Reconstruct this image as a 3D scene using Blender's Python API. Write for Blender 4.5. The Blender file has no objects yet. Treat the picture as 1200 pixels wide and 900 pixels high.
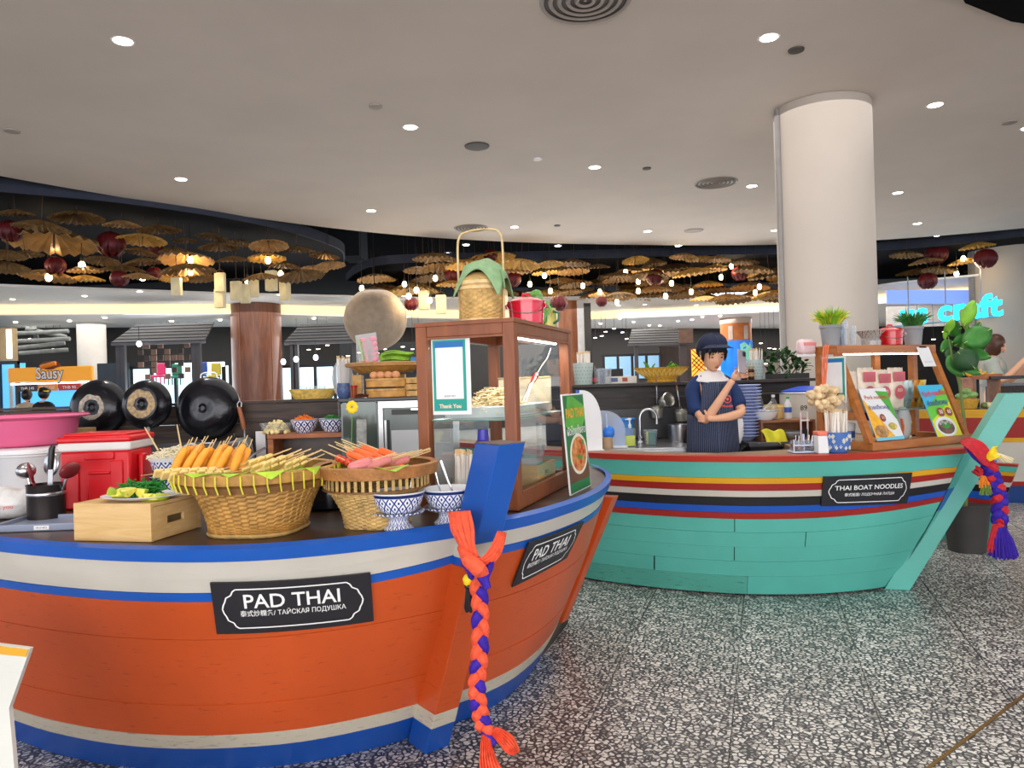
import bpy, bmesh, math, random
from math import sin, cos, pi, radians, sqrt, atan2, exp
from mathutils import Vector, Matrix, Euler, noise
random.seed(7)
SC = bpy.context.scene
COL = SC.collection
# ---------------------------------------------------------------- camera
FPX = 860.0; ROLL = 0.030; CH = 1.30
SR, CR = sin(ROLL), cos(ROLL)
cam = bpy.data.cameras.new('camera'); cam.sensor_width = 36; cam.lens = FPX/1200*36; cam.clip_end = 200
cam.clip_start = .05
co = bpy.data.objects.new('camera', cam); COL.objects.link(co); SC.camera = co
co.matrix_world = Matrix(((CR, SR, 0, 0), (0, 0, -1, 0), (-SR, CR, 0, CH), (0, 0, 0, 1)))
# ---------------------------------------------------------------- exposure, world
SC.view_settings.view_transform = 'Standard'; SC.view_settings.look = 'None'
SC.view_settings.gamma = 1; SC.view_settings.exposure = 0.22
SC.cycles.max_bounces = 7; SC.cycles.transparent_max_bounces = 16; SC.cycles.caustics_reflective = False
SC.cycles.caustics_refractive = False; SC.cycles.sample_clamp_indirect = 4
w = bpy.data.worlds.new('mall_air'); SC.world = w; w.use_nodes = True
w.node_tree.nodes['Background'].inputs[0].default_value = (0.86, 0.90, 1.0, 1)
w.node_tree.nodes['Background'].inputs[1].default_value = 1.9


def area(loc, rot, sx, sy, power, col=(1, .97, .93)):
    l = bpy.data.lights.new('added_fill_light', 'AREA'); l.shape = 'RECTANGLE'; l.size = sx; l.size_y = sy
    l.energy = power; l.color = col
    o = bpy.data.objects.new('added_fill_light', l); COL.objects.link(o); o.location = loc; o.rotation_euler = rot
    return o


# added fill lights, unseen: behind the camera for the ceiling, overhead for hall lamps
area((0.5, -7, 1.9), (radians(99), 0, 0), 14, 3.4, 600, (1, .98, .97))  # broad fill behind the camera, added to brighten the ceiling
area((0.8, 5.5, 3.7), (0, 0, 0), 7, 5, 130)  # added general fill, standing in for the downlights
area((-1, 15.8, 1.3), (radians(-98), 0, 0), 14, 2.4, 220, (.92, .96, 1))   # unseen fill added for the shine of the shopfronts
area((-2, 15, 3.0), (0, 0, 0), 12, 5, 260)
area((8, 18, 3.15), (0, 0, 0), 10, 4, 260)
area((-6, 16.9, 2.93), (0, 0, .35), 12, 2.4, 200)  # this and the next added so floor bounce brightens the far ceiling
area((5.5, 21.8, 2.93), (0, 0, .35), 13, 3, 620)


def P(px, py, d):
    u = (px-600)/FPX; v = (450-py)/FPX
    return Vector((d*(u*CR+v*SR), d, CH+d*(-u*SR+v*CR)))


def PZ(px, py, z):
    u = (px-600)/FPX; v = (450-py)/FPX
    d = (z-CH)/(-u*SR+v*CR)
    return Vector((d*(u*CR+v*SR), d, z))


# ---------------------------------------------------------------- materials
MATS = {}


def _nt(name):
    m = bpy.data.materials.new(name); m.use_nodes = True
    nt = m.node_tree; b = nt.nodes['Principled BSDF']
    return m, nt, b


def N(nt, typ, **kw):
    n = nt.nodes.new(typ)
    for k, v in kw.items():
        if k in n.inputs: n.inputs[k].default_value = v
        else: setattr(n, k, v)
    return n


def ramp(nt, stops, fac, interp='LINEAR'):
    r = nt.nodes.new('ShaderNodeValToRGB'); r.color_ramp.interpolation = interp
    e = r.color_ramp.elements
    while len(e) < len(stops): e.new(.5)
    for i, (p, c) in enumerate(stops):
        e[i].position = p; e[i].color = (*c, 1) if len(c) == 3 else c
    nt.links.new(fac, r.inputs[0]); return r.outputs[0]


def lin(h):
    if isinstance(h, str):
        h = h.lstrip('#'); c = [int(h[i:i+2], 16)/255 for i in (0, 2, 4)]
        return tuple(((x+.055)/1.055)**2.4 if x > .04045 else x/12.92 for x in c)
    return h


def mat(name, col, rough=.5, metal=0, var=.10, scale=8, bump=0, bscale=60, trans=0, ior=1.45, emit=0, alpha=1,
        spec=.5, coat=0, sub=0):
    if name in MATS: return MATS[name]
    m, nt, b = _nt(name); c = lin(col)
    L = nt.links.new
    tc = N(nt, 'ShaderNodeTexCoord')
    if var:
        nz = N(nt, 'ShaderNodeTexNoise', Scale=scale, Detail=4); L(tc.outputs['Object'], nz.inputs['Vector'])
        lo = tuple(x*(1-var) for x in c); hi = tuple(min(1, x*(1+var)) for x in c)
        L(ramp(nt, [(.3, lo), (.7, hi)], nz.outputs['Fac']), b.inputs['Base Color'])
    else: b.inputs['Base Color'].default_value = (*c, 1)
    b.inputs['Roughness'].default_value = rough; b.inputs['Metallic'].default_value = metal
    b.inputs['IOR'].default_value = ior; b.inputs['Transmission Weight'].default_value = trans
    b.inputs['Specular IOR Level'].default_value = spec; b.inputs['Coat Weight'].default_value = coat
    b.inputs['Alpha'].default_value = alpha
    if sub: b.inputs['Subsurface Weight'].default_value = sub; b.inputs['Subsurface Radius'].default_value = (.02, .01, .006)
    if emit:
        b.inputs['Emission Color'].default_value = (*c, 1); b.inputs['Emission Strength'].default_value = emit
    if bump:
        n2 = N(nt, 'ShaderNodeTexNoise', Scale=bscale, Detail=3); L(tc.outputs['Object'], n2.inputs['Vector'])
        bp = N(nt, 'ShaderNodeBump', Strength=bump, Distance=.01); L(n2.outputs['Fac'], bp.inputs['Height'])
        L(bp.outputs[0], b.inputs['Normal'])
    MATS[name] = m; return m


def wood(name, c1, c2, rough=.45, sc=(2, 2, 30), bump=.15, detail=6, dist=1.5):
    """grain runs along the axis with the smallest scale"""
    if name in MATS: return MATS[name]
    m, nt, b = _nt(name); L = nt.links.new
    tc = N(nt, 'ShaderNodeTexCoord'); mp = N(nt, 'ShaderNodeMapping'); mp.inputs['Scale'].default_value = sc
    L(tc.outputs['Object'], mp.inputs[0])
    nz = N(nt, 'ShaderNodeTexNoise', Scale=1.6, Detail=detail, Distortion=dist); L(mp.outputs[0], nz.inputs['Vector'])
    L(ramp(nt, [(.3, lin(c1)), (.7, lin(c2))], nz.outputs['Fac']), b.inputs['Base Color'])
    b.inputs['Roughness'].default_value = rough
    bp = N(nt, 'ShaderNodeBump', Strength=bump, Distance=.004); L(nz.outputs['Fac'], bp.inputs['Height'])
    L(bp.outputs[0], b.inputs['Normal'])
    MATS[name] = m; return m


def paint(name, col, wear='#3a3028', rough=.38, amt=.60):
    """brushed boat paint: slight tone drift, horizontal brush lines, small scuffs and chips"""
    if name in MATS: return MATS[name]
    m, nt, b = _nt(name); L = nt.links.new; c = lin(col)
    tc = N(nt, 'ShaderNodeTexCoord')
    n1 = N(nt, 'ShaderNodeTexNoise', Scale=2.2, Detail=5); L(tc.outputs['Object'], n1.inputs['Vector'])
    base = ramp(nt, [(.25, tuple(x*.84 for x in c)), (.75, tuple(min(1, x*1.1) for x in c))], n1.outputs['Fac'])
    mp = N(nt, 'ShaderNodeMapping'); mp.inputs['Scale'].default_value = (4, 4, 22); L(tc.outputs['Object'], mp.inputs[0])
    n2 = N(nt, 'ShaderNodeTexNoise', Scale=4, Detail=8, Roughness=.7); L(mp.outputs[0], n2.inputs['Vector'])
    f = ramp(nt, [(amt+.06, (0, 0, 0)), (amt+.16, (.55, .55, .55))], n2.outputs['Fac'])
    mx = N(nt, 'ShaderNodeMix', data_type='RGBA'); L(f, mx.inputs['Factor']); L(base, mx.inputs['A'])
    mx.inputs['B'].default_value = (*lin(wear), 1); L(mx.outputs['Result'], b.inputs['Base Color'])
    b.inputs['Roughness'].default_value = rough; b.inputs['Coat Weight'].default_value = .15
    b.inputs['Coat Roughness'].default_value = .25
    bp = N(nt, 'ShaderNodeBump', Strength=.12, Distance=.01); L(n2.outputs['Fac'], bp.inputs['Height'])
    L(bp.outputs[0], b.inputs['Normal'])
    MATS[name] = m; return m


def glassy(name, tint=(1, 1, 1), refl=.12, rough=.02, milk=0):
    if name in MATS: return MATS[name]
    m = bpy.data.materials.new(name); m.use_nodes = True; nt = m.node_tree; nt.nodes.clear(); L = nt.links.new
    o = N(nt, 'ShaderNodeOutputMaterial'); t = N(nt, 'ShaderNodeBsdfTransparent'); t.inputs[0].default_value = (*tint, 1)
    g = N(nt, 'ShaderNodeBsdfGlossy'); g.inputs['Roughness'].default_value = rough
    lw = N(nt, 'ShaderNodeLayerWeight', Blend=refl); mx = N(nt, 'ShaderNodeMixShader')
    cap = N(nt, 'ShaderNodeMath', operation='MULTIPLY'); L(lw.outputs['Fresnel'], cap.inputs[0]); cap.inputs[1].default_value = .35; L(cap.outputs[0], mx.inputs[0]); L(t.outputs[0], mx.inputs[1]); L(g.outputs[0], mx.inputs[2])
    out = mx.outputs[0]
    if milk:
        d = N(nt, 'ShaderNodeBsdfDiffuse'); d.inputs[0].default_value = (.85, .88, .9, 1)
        m2 = N(nt, 'ShaderNodeMixShader'); m2.inputs[0].default_value = milk; L(out, m2.inputs[1]); L(d.outputs[0], m2.inputs[2]); out = m2.outputs[0]
    L(out, o.inputs[0]); MATS[name] = m; return m


def lattice(name, fg='#27408c', bg='#eef0f4', n=14, kz=95, w=.30, inner=True):
    """blue-on-white diamond lattice glaze running round a vessel (object space)"""
    if name in MATS: return MATS[name]
    m, nt, b = _nt(name); L = nt.links.new

    def mth(op, a, bb=None):
        q = N(nt, 'ShaderNodeMath', operation=op)
        for i, x in enumerate((a, bb)):
            if x is None: continue
            if isinstance(x, (int, float)): q.inputs[i].default_value = x
            else: L(x, q.inputs[i])
        return q.outputs[0]
    tc = N(nt, 'ShaderNodeTexCoord'); sp = N(nt, 'ShaderNodeSeparateXYZ'); L(tc.outputs['Object'], sp.inputs[0])
    ang = mth('MULTIPLY', mth('ARCTAN2', sp.outputs[1], sp.outputs[0]), n)
    z = mth('MULTIPLY', sp.outputs[2], kz)
    a = mth('ABSOLUTE', mth('SINE', mth('ADD', ang, z))); c = mth('ABSOLUTE', mth('SINE', mth('SUBTRACT', ang, z)))
    line = mth('LESS_THAN', mth('MINIMUM', a, c), w)
    dot = mth('GREATER_THAN', mth('MULTIPLY', a, c), .86)
    tot = mth('MAXIMUM', line, dot)
    mx = N(nt, 'ShaderNodeMix', data_type='RGBA'); L(tot, mx.inputs['Factor'])
    mx.inputs['A'].default_value = (*lin(bg), 1); mx.inputs['B'].default_value = (*lin(fg), 1)
    L(mx.outputs['Result'], b.inputs['Base Color']); b.inputs['Roughness'].default_value = .12
    MATS[name] = m; return m


def terrazzo():
    m, nt, b = _nt('terrazzo'); L = nt.links.new
    tc = N(nt, 'ShaderNodeTexCoord')
    nz = N(nt, 'ShaderNodeTexNoise', Scale=40, Detail=2); L(tc.outputs['Object'], nz.inputs['Vector'])
    va = N(nt, 'ShaderNodeVectorMath', operation='MULTIPLY_ADD'); L(nz.outputs['Color'], va.inputs[0])
    va.inputs[1].default_value = (.012, .012, 0); L(tc.outputs['Object'], va.inputs[2])
    prev = None
    for sc, th, off in ((45, .34, 0), (80, .26, 7)):
        mp = N(nt, 'ShaderNodeMapping'); mp.inputs['Location'].default_value = (off, off, 0); L(va.outputs[0], mp.inputs[0])
        v = N(nt, 'ShaderNodeTexVoronoi', Scale=sc, voronoi_dimensions='2D', feature='DISTANCE_TO_EDGE'); L(mp.outputs[0], v.inputs['Vector'])
        v2 = N(nt, 'ShaderNodeTexVoronoi', Scale=sc, voronoi_dimensions='2D'); L(mp.outputs[0], v2.inputs['Vector'])
        hs = N(nt, 'ShaderNodeSeparateColor'); L(v2.outputs['Color'], hs.inputs[0])
        # a chip fills its cell by a random amount
        thn = N(nt, 'ShaderNodeMath', operation='MULTIPLY_ADD'); L(hs.outputs[0], thn.inputs[0]); thn.inputs[1].default_value = .22; thn.inputs[2].default_value = .08
        gt = N(nt, 'ShaderNodeMath', operation='GREATER_THAN'); L(v.outputs['Distance'], gt.inputs[0]); L(thn.outputs[0], gt.inputs[1])
        chip = ramp(nt, [(0, lin('#7d7a77')), (.25, lin('#b4b0aa')), (.5, lin('#e4e1da')), (1, lin('#f4f2ec'))], hs.outputs[1])
        mx = N(nt, 'ShaderNodeMix', data_type='RGBA'); L(gt.outputs[0], mx.inputs['Factor'])
        if prev is None: mx.inputs['A'].default_value = (*lin('#434347'), 1)
        else: L(prev, mx.inputs['A'])
        L(chip, mx.inputs['B'])
        if prev is not None:
            sel = N(nt, 'ShaderNodeMath', operation='MULTIPLY'); L(gt.outputs[0], sel.inputs[0])
            g2 = N(nt, 'ShaderNodeMath', operation='GREATER_THAN'); L(hs.outputs[2], g2.inputs[0]); g2.inputs[1].default_value = .72
            L(g2.outputs[0], sel.inputs[1]); L(sel.outputs[0], mx.inputs['Factor'])
        prev = mx.outputs['Result']
    n3 = N(nt, 'ShaderNodeTexNoise', Scale=1.1, Detail=3); L(tc.outputs['Object'], n3.inputs['Vector'])
    tone = ramp(nt, [(.3, (.78, .77, .76)), (.7, (1, 1, 1))], n3.outputs['Fac'])
    mm = N(nt, 'ShaderNodeMix', data_type='RGBA', blend_type='MULTIPLY'); mm.inputs['Factor'].default_value = 1
    L(prev, mm.inputs['A']); L(tone, mm.inputs['B']); L(mm.outputs['Result'], b.inputs['Base Color'])
    b.inputs['Roughness'].default_value = .34; return m


# ---------------------------------------------------------------- mesh builder
class MB:
    def __init__(s): s.v = []; s.f = []; s.mi = []; s.T = Matrix(); s.m = 0
    def add(s, vs, fs):
        o = len(s.v); s.v += [s.T @ Vector(p) for p in vs]; s.f += [[i+o for i in f] for f in fs]; s.mi += [s.m]*len(fs); return s
    def box(s, c, sz, rz=0, rx=0, ry=0):
        M = Matrix.Translation(c) @ Euler((rx, ry, rz)).to_matrix().to_4x4()
        x, y, z = [a/2 for a in sz]
        vs = [M @ Vector(p) for p in ((-x, -y, -z), (x, -y, -z), (x, y, -z), (-x, y, -z), (-x, -y, z), (x, -y, z), (x, y, z), (-x, y, z))]
        return s.add(vs, [(0, 3, 2, 1), (4, 5, 6, 7), (0, 1, 5, 4), (1, 2, 6, 5), (2, 3, 7, 6), (3, 0, 4, 7)])
    def lathe(s, prof, n=32, c=(0, 0, 0), cap=True, M=None, sq=None):
        vs = []; fs = []
        for j, (r, z) in enumerate(prof):
            for i in range(n):
                a = 2*pi*i/n; rr = r*(sq(a, j/(len(prof)-1)) if sq else 1)
                vs.append(Vector((rr*cos(a), rr*sin(a), z)))
        for j in range(len(prof)-1):
            for i in range(n):
                k = (i+1) % n; fs.append((j*n+i, j*n+k, (j+1)*n+k, (j+1)*n+i))
        if cap:
            if prof[0][0] > 1e-5: fs.append(list(range(n))[::-1])
            if prof[-1][0] > 1e-5: fs.append([(len(prof)-1)*n+i for i in range(n)])
        if M is not None: vs = [M @ p for p in vs]
        return s.add([p+Vector(c) for p in vs], fs)
    def tube(s, pts, r, n=8, cap=True, flat=1):
        pts = [Vector(p) for p in pts]; R = r if isinstance(r, (list, tuple)) else [r]*len(pts)
        vs = []; fs = []; up = None
        for i, p in enumerate(pts):
            t = (pts[min(i+1, len(pts)-1)]-pts[max(i-1, 0)])
            if t.length < 1e-9: t = Vector((0, 0, 1))
            t.normalize()
            if up is None: up = Vector((0, 0, 1)) if abs(t.z) < .9 else Vector((1, 0, 0))
            x = t.cross(up)
            if x.length < 1e-6: x = t.orthogonal()
            x.normalize(); y = x.cross(t).normalized(); up = y
            for k in range(n):
                a = 2*pi*k/n; vs.append(p+x*(cos(a)*R[i])+y*(sin(a)*R[i]*flat))
        for i in range(len(pts)-1):
            for k in range(n):
                q = (k+1) % n; fs.append((i*n+k, i*n+q, (i+1)*n+q, (i+1)*n+k))
        if cap: fs.append(list(range(n))[::-1]); fs.append([(len(pts)-1)*n+k for k in range(n)])
        return s.add(vs, fs)
    def ell(s, c, rad, n=12, m=8, M=None):
        if not isinstance(rad, (tuple, list)): rad = (rad,)*3
        prof = [(sin(pi*j/m), -cos(pi*j/m)) for j in range(m+1)]
        vs = []; fs = []
        for (r, z) in prof:
            for i in range(n):
                a = 2*pi*i/n; vs.append(Vector((r*cos(a)*rad[0], r*sin(a)*rad[1], z*rad[2])))
        for j in range(m):
            for i in range(n):
                k = (i+1) % n; fs.append((j*n+i, j*n+k, (j+1)*n+k, (j+1)*n+i))
        if M is not None: vs = [M @ p for p in vs]
        return s.add([p+Vector(c) for p in vs], fs)
    def grid(s, fn, nu, nv, cu=False):
        vs = [fn(i/nu, j/nv) for j in range(nv+1) for i in range(nu+1)]
        fs = [(j*(nu+1)+i, j*(nu+1)+i+1, (j+1)*(nu+1)+i+1, (j+1)*(nu+1)+i) for j in range(nv) for i in range(nu)]
        return s.add(vs, fs)
    def prism(s, poly, z0, z1, M=None):
        n = len(poly); vs = [Vector((p[0], p[1], z0)) for p in poly]+[Vector((p[0], p[1], z1)) for p in poly]
        if M is not None: vs = [M @ p for p in vs]
        return s.add(vs, [list(range(n))[::-1], list(range(n, 2*n))]+[(i, (i+1) % n, n+(i+1) % n, n+i) for i in range(n)])
    def build(s, name, m, parent=None, smooth=True, bevel=0, loc=None, rot=None, solid=0, kind=None):
        me = bpy.data.meshes.new(name); me.from_pydata([tuple(p) for p in s.v], [], s.f)
        for mm in (m if isinstance(m, (list, tuple)) else [m]): me.materials.append(mm)
        if any(s.mi): me.polygons.foreach_set('material_index', s.mi)
        bm = bmesh.new(); bm.from_mesh(me); bmesh.ops.remove_doubles(bm, verts=bm.verts, dist=1e-5)
        bmesh.ops.recalc_face_normals(bm, faces=bm.faces); bm.to_mesh(me); bm.free()
        if smooth:
            me.polygons.foreach_set('use_smooth', [True]*len(me.polygons))
            try: me.set_sharp_from_angle(angle=radians(38))
            except Exception: pass
        o = bpy.data.objects.new(name, me); COL.objects.link(o)
        if parent is not None: o.parent = parent
        if loc is not None: o.location = loc
        if rot is not None: o.rotation_euler = rot
        if bevel:
            b = o.modifiers.new('b', 'BEVEL'); b.width = bevel; b.segments = 2; b.limit_method = 'ANGLE'
        if solid:
            b = o.modifiers.new('s', 'SOLIDIFY'); b.thickness = solid; b.offset = 0
        if kind: o['kind'] = kind
        return o


def tag(o, label, cat, group=None):
    o['label'] = label; o['category'] = cat
    if group: o['group'] = group
    return o


def thing(name, label, cat, loc=(0, 0, 0), rz=0, group=None, rot=None):
    o = bpy.data.objects.new(name, None); COL.objects.link(o); o.empty_display_size = .05
    o.location = loc; o.rotation_euler = rot if rot else (0, 0, rz)
    return tag(o, label, cat, group)


def struct(o): o['kind'] = 'structure'; return o


def box(name, m, parent, c, sz, bevel=0, **k): return MB().box(c, sz, **k).build(name, m, parent, smooth=bool(bevel), bevel=bevel)


def dup(root, loc=None, rot=None, label=None, scale=None, parent=None, group=None):
    r = root.copy(); COL.objects.link(r)
    if parent is not None: r.parent = parent
    if loc is not None: r.location = loc
    if rot is not None: r.rotation_euler = rot
    if scale is not None: r.scale = (scale,)*3 if isinstance(scale, (int, float)) else scale
    if label: r['label'] = label
    if group: r['group'] = group
    for ch in list(root.children):
        c = ch.copy(); COL.objects.link(c); c.parent = r
        for g in list(ch.children):
            d = g.copy(); COL.objects.link(d); d.parent = c
    return r


_tc = {}


def text_geo(s, align='CENTER', font=None, spacing=1.0, bold=0.0):
    k = (s, align, bold, spacing)
    if k in _tc: return _tc[k]
    cu = bpy.data.curves.new('t', 'FONT'); cu.body = s; cu.align_x = align; cu.align_y = 'CENTER'; cu.size = 1
    cu.space_character = spacing; cu.offset = bold; cu.resolution_u = 3
    o = bpy.data.objects.new('t', cu); COL.objects.link(o)
    dg = bpy.context.evaluated_depsgraph_get(); me = bpy.data.meshes.new_from_object(o.evaluated_get(dg))
    vs = [v.co.copy() for v in me.vertices]; fs = [list(p.vertices) for p in me.polygons]
    bpy.data.objects.remove(o); bpy.data.curves.remove(cu); bpy.data.meshes.remove(me)
    _tc[k] = (vs, fs); return vs, fs


def text_on(mb, s, fn, size, cx=0, cy=0, width=None, **k):
    """lay the lettering s on a surface: fn(x, y) -> point"""
    vs, fs = text_geo(s, **k)
    if not vs: return mb
    sx = size
    if width:
        w = max(v.x for v in vs)-min(v.x for v in vs); mx = (max(v.x for v in vs)+min(v.x for v in vs))/2
        sx = width/w
    return mb.add([fn(cx+v.x*sx, cy+v.y*size) for v in vs], fs)


def catmull(pts, s):
    n = len(pts)-1; x = min(max(s, 0), 1)*n; i = min(int(x), n-1); t = x-i
    p = [Vector(pts[max(0, min(n, i+k))]) for k in (-1, 0, 1, 2)]
    if i == 0: p[0] = p[1]*2-p[2]
    if i+2 > n: p[3] = p[2]*2-p[1]
    return .5*((2*p[1])+(p[2]-p[0])*t+(2*p[0]-5*p[1]+4*p[2]-p[3])*t*t+(3*p[1]-p[0]-3*p[2]+p[3])*t**3)


# common materials
WHITE = mat('white_plastic', '#e9e9ea', .35, var=.03)
BLACK = mat('black_plastic', '#17171a', .4, var=.1)
STEEL = mat('brushed_steel', '#b9b9bb', .28, metal=1, var=.08, scale=30)
CHROME = mat('chrome', '#d6d6d8', .12, metal=1, var=0)
GLASS = glassy('clear_glass', (.97, .985, .98), .10)
CLEARP = glassy('clear_plastic', (.93, .95, .97), .25, .08, milk=.10)
BAG = glassy('thin_plastic_bag', (.9, .9, .92), .3, .2, milk=.35)
PORC = mat('white_porcelain', '#eceef1', .1, var=.02)
BAMB = mat('bamboo_slat', '#c79a55', .5, var=.3, scale=40, bump=.3, bscale=120)
BAMBL = mat('pale_bamboo', '#dcc08a', .5, var=.22, scale=40)
STICK = mat('skewer_bamboo', '#dfc08a', .6, var=.12)
DARKW = wood('dark_counter_wood', '#2a1a13', '#5a4030', .35, (3, 3, 3), .1)
OLDW = wood('weathered_wood', '#17120f', '#57453a', .6, (1.5, 1.5, 22), .5, 8, .6)
CASEW = wood('teak_case_wood', '#7a4122', '#96552e', .4, (9, 9, 2.0), .05)
PINE = wood('pale_pine', '#cfa668', '#e2bf86', .5, (2, 6, 22), .05)
GREENL = mat('green_leaf', '#4f9a2d', .45, var=.35, scale=25)
# ================================================================ THE SETTING
TERR = terrazzo()
fl = struct(MB().box((3, 14, -.06), (60, 60, .1)).build('floor', TERR, smooth=False))
D2 = Vector((.325, .946, 0)).normalized(); N2 = Vector((.946, -.325, 0)).normalized()
mb = MB(); mb.box((0, 0, 0), (.514, 24, .01)); sl0 = None
for k in range(-16, 24):
    c = N2*(-.149+.52*(k+.5))+D2*9
    if sl0 is None:
        sl0 = mb.build('floor_slab', TERR, fl, smooth=False); sl = sl0
    else:
        sl = sl0.copy(); COL.objects.link(sl)
    sl.location = (c.x, c.y, -.005); sl.rotation_euler.z = atan2(D2.y, D2.x)-pi/2
BRASS = mat('brass_strip', '#8a6a3a', .4, metal=.8)
a_, b_ = PZ(1230, 792, 0), PZ(1040, 937, 0)
mb = MB(); mb.box((0, 0, 0), ((a_-b_).length+1, .012, .004)); o = struct(mb.build('trim_1', BRASS, smooth=False))
o.location = ((a_+b_)/2)+Vector((0, 0, .001)); o.rotation_euler.z = atan2((a_-b_).y, (a_-b_).x)

CEILM = mat('ceiling_paint', '#e3d8cf', .75, var=.04, scale=1.2)
CZ = 3.77
edge = [(-9.5, 2), (-7.2, 5.6), (-5.63, 8.07), (-3.63, 10.4), (-1.41, 12.1), (1.53, 13.2), (5.45, 13.8), (9, 12.95), (12.3, 10.5), (14, 7)]
ep = [catmull([Vector((*p, 0)) for p in edge], i/60) for i in range(61)]
struct(MB().prism([(p.x, p.y) for p in ep]+[(14, -7), (-9.5, -7)], CZ, CZ+.3).build('ceiling', CEILM, smooth=False))
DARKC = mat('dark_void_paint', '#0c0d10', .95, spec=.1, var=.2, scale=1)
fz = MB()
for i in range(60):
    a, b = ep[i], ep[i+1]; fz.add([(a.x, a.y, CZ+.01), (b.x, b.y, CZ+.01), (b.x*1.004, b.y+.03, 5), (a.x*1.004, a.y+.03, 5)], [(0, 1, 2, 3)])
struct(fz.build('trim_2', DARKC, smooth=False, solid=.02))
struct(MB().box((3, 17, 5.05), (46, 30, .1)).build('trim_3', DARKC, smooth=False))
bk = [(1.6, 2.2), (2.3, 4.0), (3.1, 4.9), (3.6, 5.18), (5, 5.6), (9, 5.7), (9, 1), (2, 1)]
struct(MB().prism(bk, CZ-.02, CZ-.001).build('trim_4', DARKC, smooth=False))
# lower ring ceiling behind the void, with its lit cove
ringn = [(-14, 10.5), (-8.6, 12.3), (-5.5, 14.2), (-1.8, 15.9), (1.94, 16.7), (7.15, 18.1), (8.3, 15.7), (9.9, 14.5), (14, 11)]
cove = [(-14, 13), (-10, 14.5), (-5.5, 15.6), (-1.9, 18.0), (2.3, 19.7), (7.3, 18.9), (9.3, 17.3), (11.2, 16.3), (15, 13.5)]
RINGM = mat('ring_ceiling_paint', '#f6f6f4', .6, var=.03)
struct(MB().prism([(p[0], p[1]) for p in ringn]+[(30, 14), (30, 34), (-26, 34), (-26, 12)], 3.20, 3.24).build('trim_5', RINGM, smooth=False))
struct(MB().prism([(p[0], p[1]+.25) for p in cove]+[(30, 16), (30, 34), (-26, 34), (-26, 14)], 2.98, 3.02).build('trim_6', RINGM, smooth=False))
COVE = mat('cove_light', '#ffe9bd', .5, var=0, emit=.62)
mb = MB()
for a, b in zip(cove, cove[1:]): mb.add([(a[0], a[1]+.25, 3.0), (b[0], b[1]+.25, 3.0), (b[0], b[1]+.3, 3.2), (a[0], a[1]+.3, 3.2)], [(0, 1, 2, 3)])
struct(mb.build('trim_7', COVE, smooth=False, solid=.02))
# the far shop line
FARM = mat('far_dark_wall', '#191512', .6, var=.35, scale=.8)
line = [(-24, 14), (-12.3, 17.3), (-6.6, 19.0), (2.8, 23.3), (10.8, 26.5), (24, 26.5), (30, 20)]
mb = MB()
for a, b in zip(line, line[1:]): mb.add([(a[0], a[1], 0), (b[0], b[1], 0), (b[0], b[1], 3.2), (a[0], a[1], 3.2)], [(0, 1, 2, 3)])
struct(mb.build('wall_back', FARM, smooth=False, solid=.05))


def far(px):  # a little in front of the far wall
    k = min(max(px/1200, 0), 1); return 16.4+9.2*k


def quad(name, m, d, x0, y0, x1, y1, th=.06, parent=None, d1=None):
    a = P(x0, y1, d); b = P(x1, y0, d)
    if d1 is None:
        return MB().box(((a.x+b.x)/2, d+th/2, (a.z+b.z)/2), (abs(b.x-a.x), th, abs(b.z-a.z))).build(name, m, parent, smooth=False)
    A, B, C_, D_ = P(x0, y1, d), P(x1, y1, d1), P(x1, y0, d1), P(x0, y0, d)
    n = Vector((0, th, 0))
    return MB().add([A, B, C_, D_, A+n, B+n, C_+n, D_+n], [(0, 1, 2, 3), (7, 6, 5, 4), (0, 4, 5, 1), (1, 5, 6, 2), (2, 6, 7, 3), (3, 7, 4, 0)]).build(name, m, parent, smooth=False)


# columns ---------------------------------------------------------
def column(name, label, x0, x1, ybase, d, m, ztop, extra=None):
    c = P((x0+x1)/2, ybase, d); r = (x1-x0)/2*d/FPX
    t = thing(name, label, 'column', (c.x, d+r, 0))
    MB().lathe([(r, 0), (r, ztop)], 48).build('shaft', m, t)
    return t, r


COLW = mat('column_plaster', '#bfb4a9', .6, var=.03, scale=2, bump=.05)
t, r = column('column', 'big round white plaster column rising behind the right wooden display case', 939, 1053, 420, 6.4, COLW, CZ-.002)
MB().box((-r-.012, -.05, 1.88), (.03, .05, 3.76)).build('corner_channel', mat('grey_channel', '#8f8b88', .5), t, smooth=False)
t, r = column('column', 'pale square-looking column at the right edge of the picture', 1173, 1262, 420, 14.2, COLW, 4.99)
MB().box((-r-.01, .05, 2.49), (.06, .14, 4.98)).build('corner_channel', MATS['grey_channel'], t, smooth=False)
WALN = wood('column_veneer', '#5a3120', '#7d4a30', .35, (5, 5, .8), .05)
t, r = column('column', 'reddish-brown wood-clad column behind the three black pans', 263, 321, 440, 15.5, WALN, 3.195)
for a in (-1.95, -.6, -2.9): MB().box((cos(a)*(r+.002), sin(a)*(r+.002), 1.59), (.02, .012, 3.17), rz=a+pi/2).build('joint_strip', mat('bronze_strip', '#8b5a3a', .35), t, smooth=False)
MB().lathe([(r+.012, 1.08), (r+.012, 1.12)], 48, cap=False).build('joint_ring', MATS['bronze_strip'], t)
t, r = column('column', 'orange-brown panelled column right behind the noodle display case', 655, 682, 400, 17, wood('column_veneer_light', '#7e4528', '#99603c', .35, (5, 5, .8), .05), 3.195)
for z in (1.6, 2.05, 2.5): MB().lathe([(r+.004, z), (r+.004, z+.02)], 40, cap=False).build('joint_ring', MATS['bronze_strip'], t)
o = quad('white_post', mat('white_post_paint', '#cfd0d4', .5), 16.9, 681, 352, 688, 520); tag(o, 'narrow white post against the orange-brown panelled column', 'post')
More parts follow.
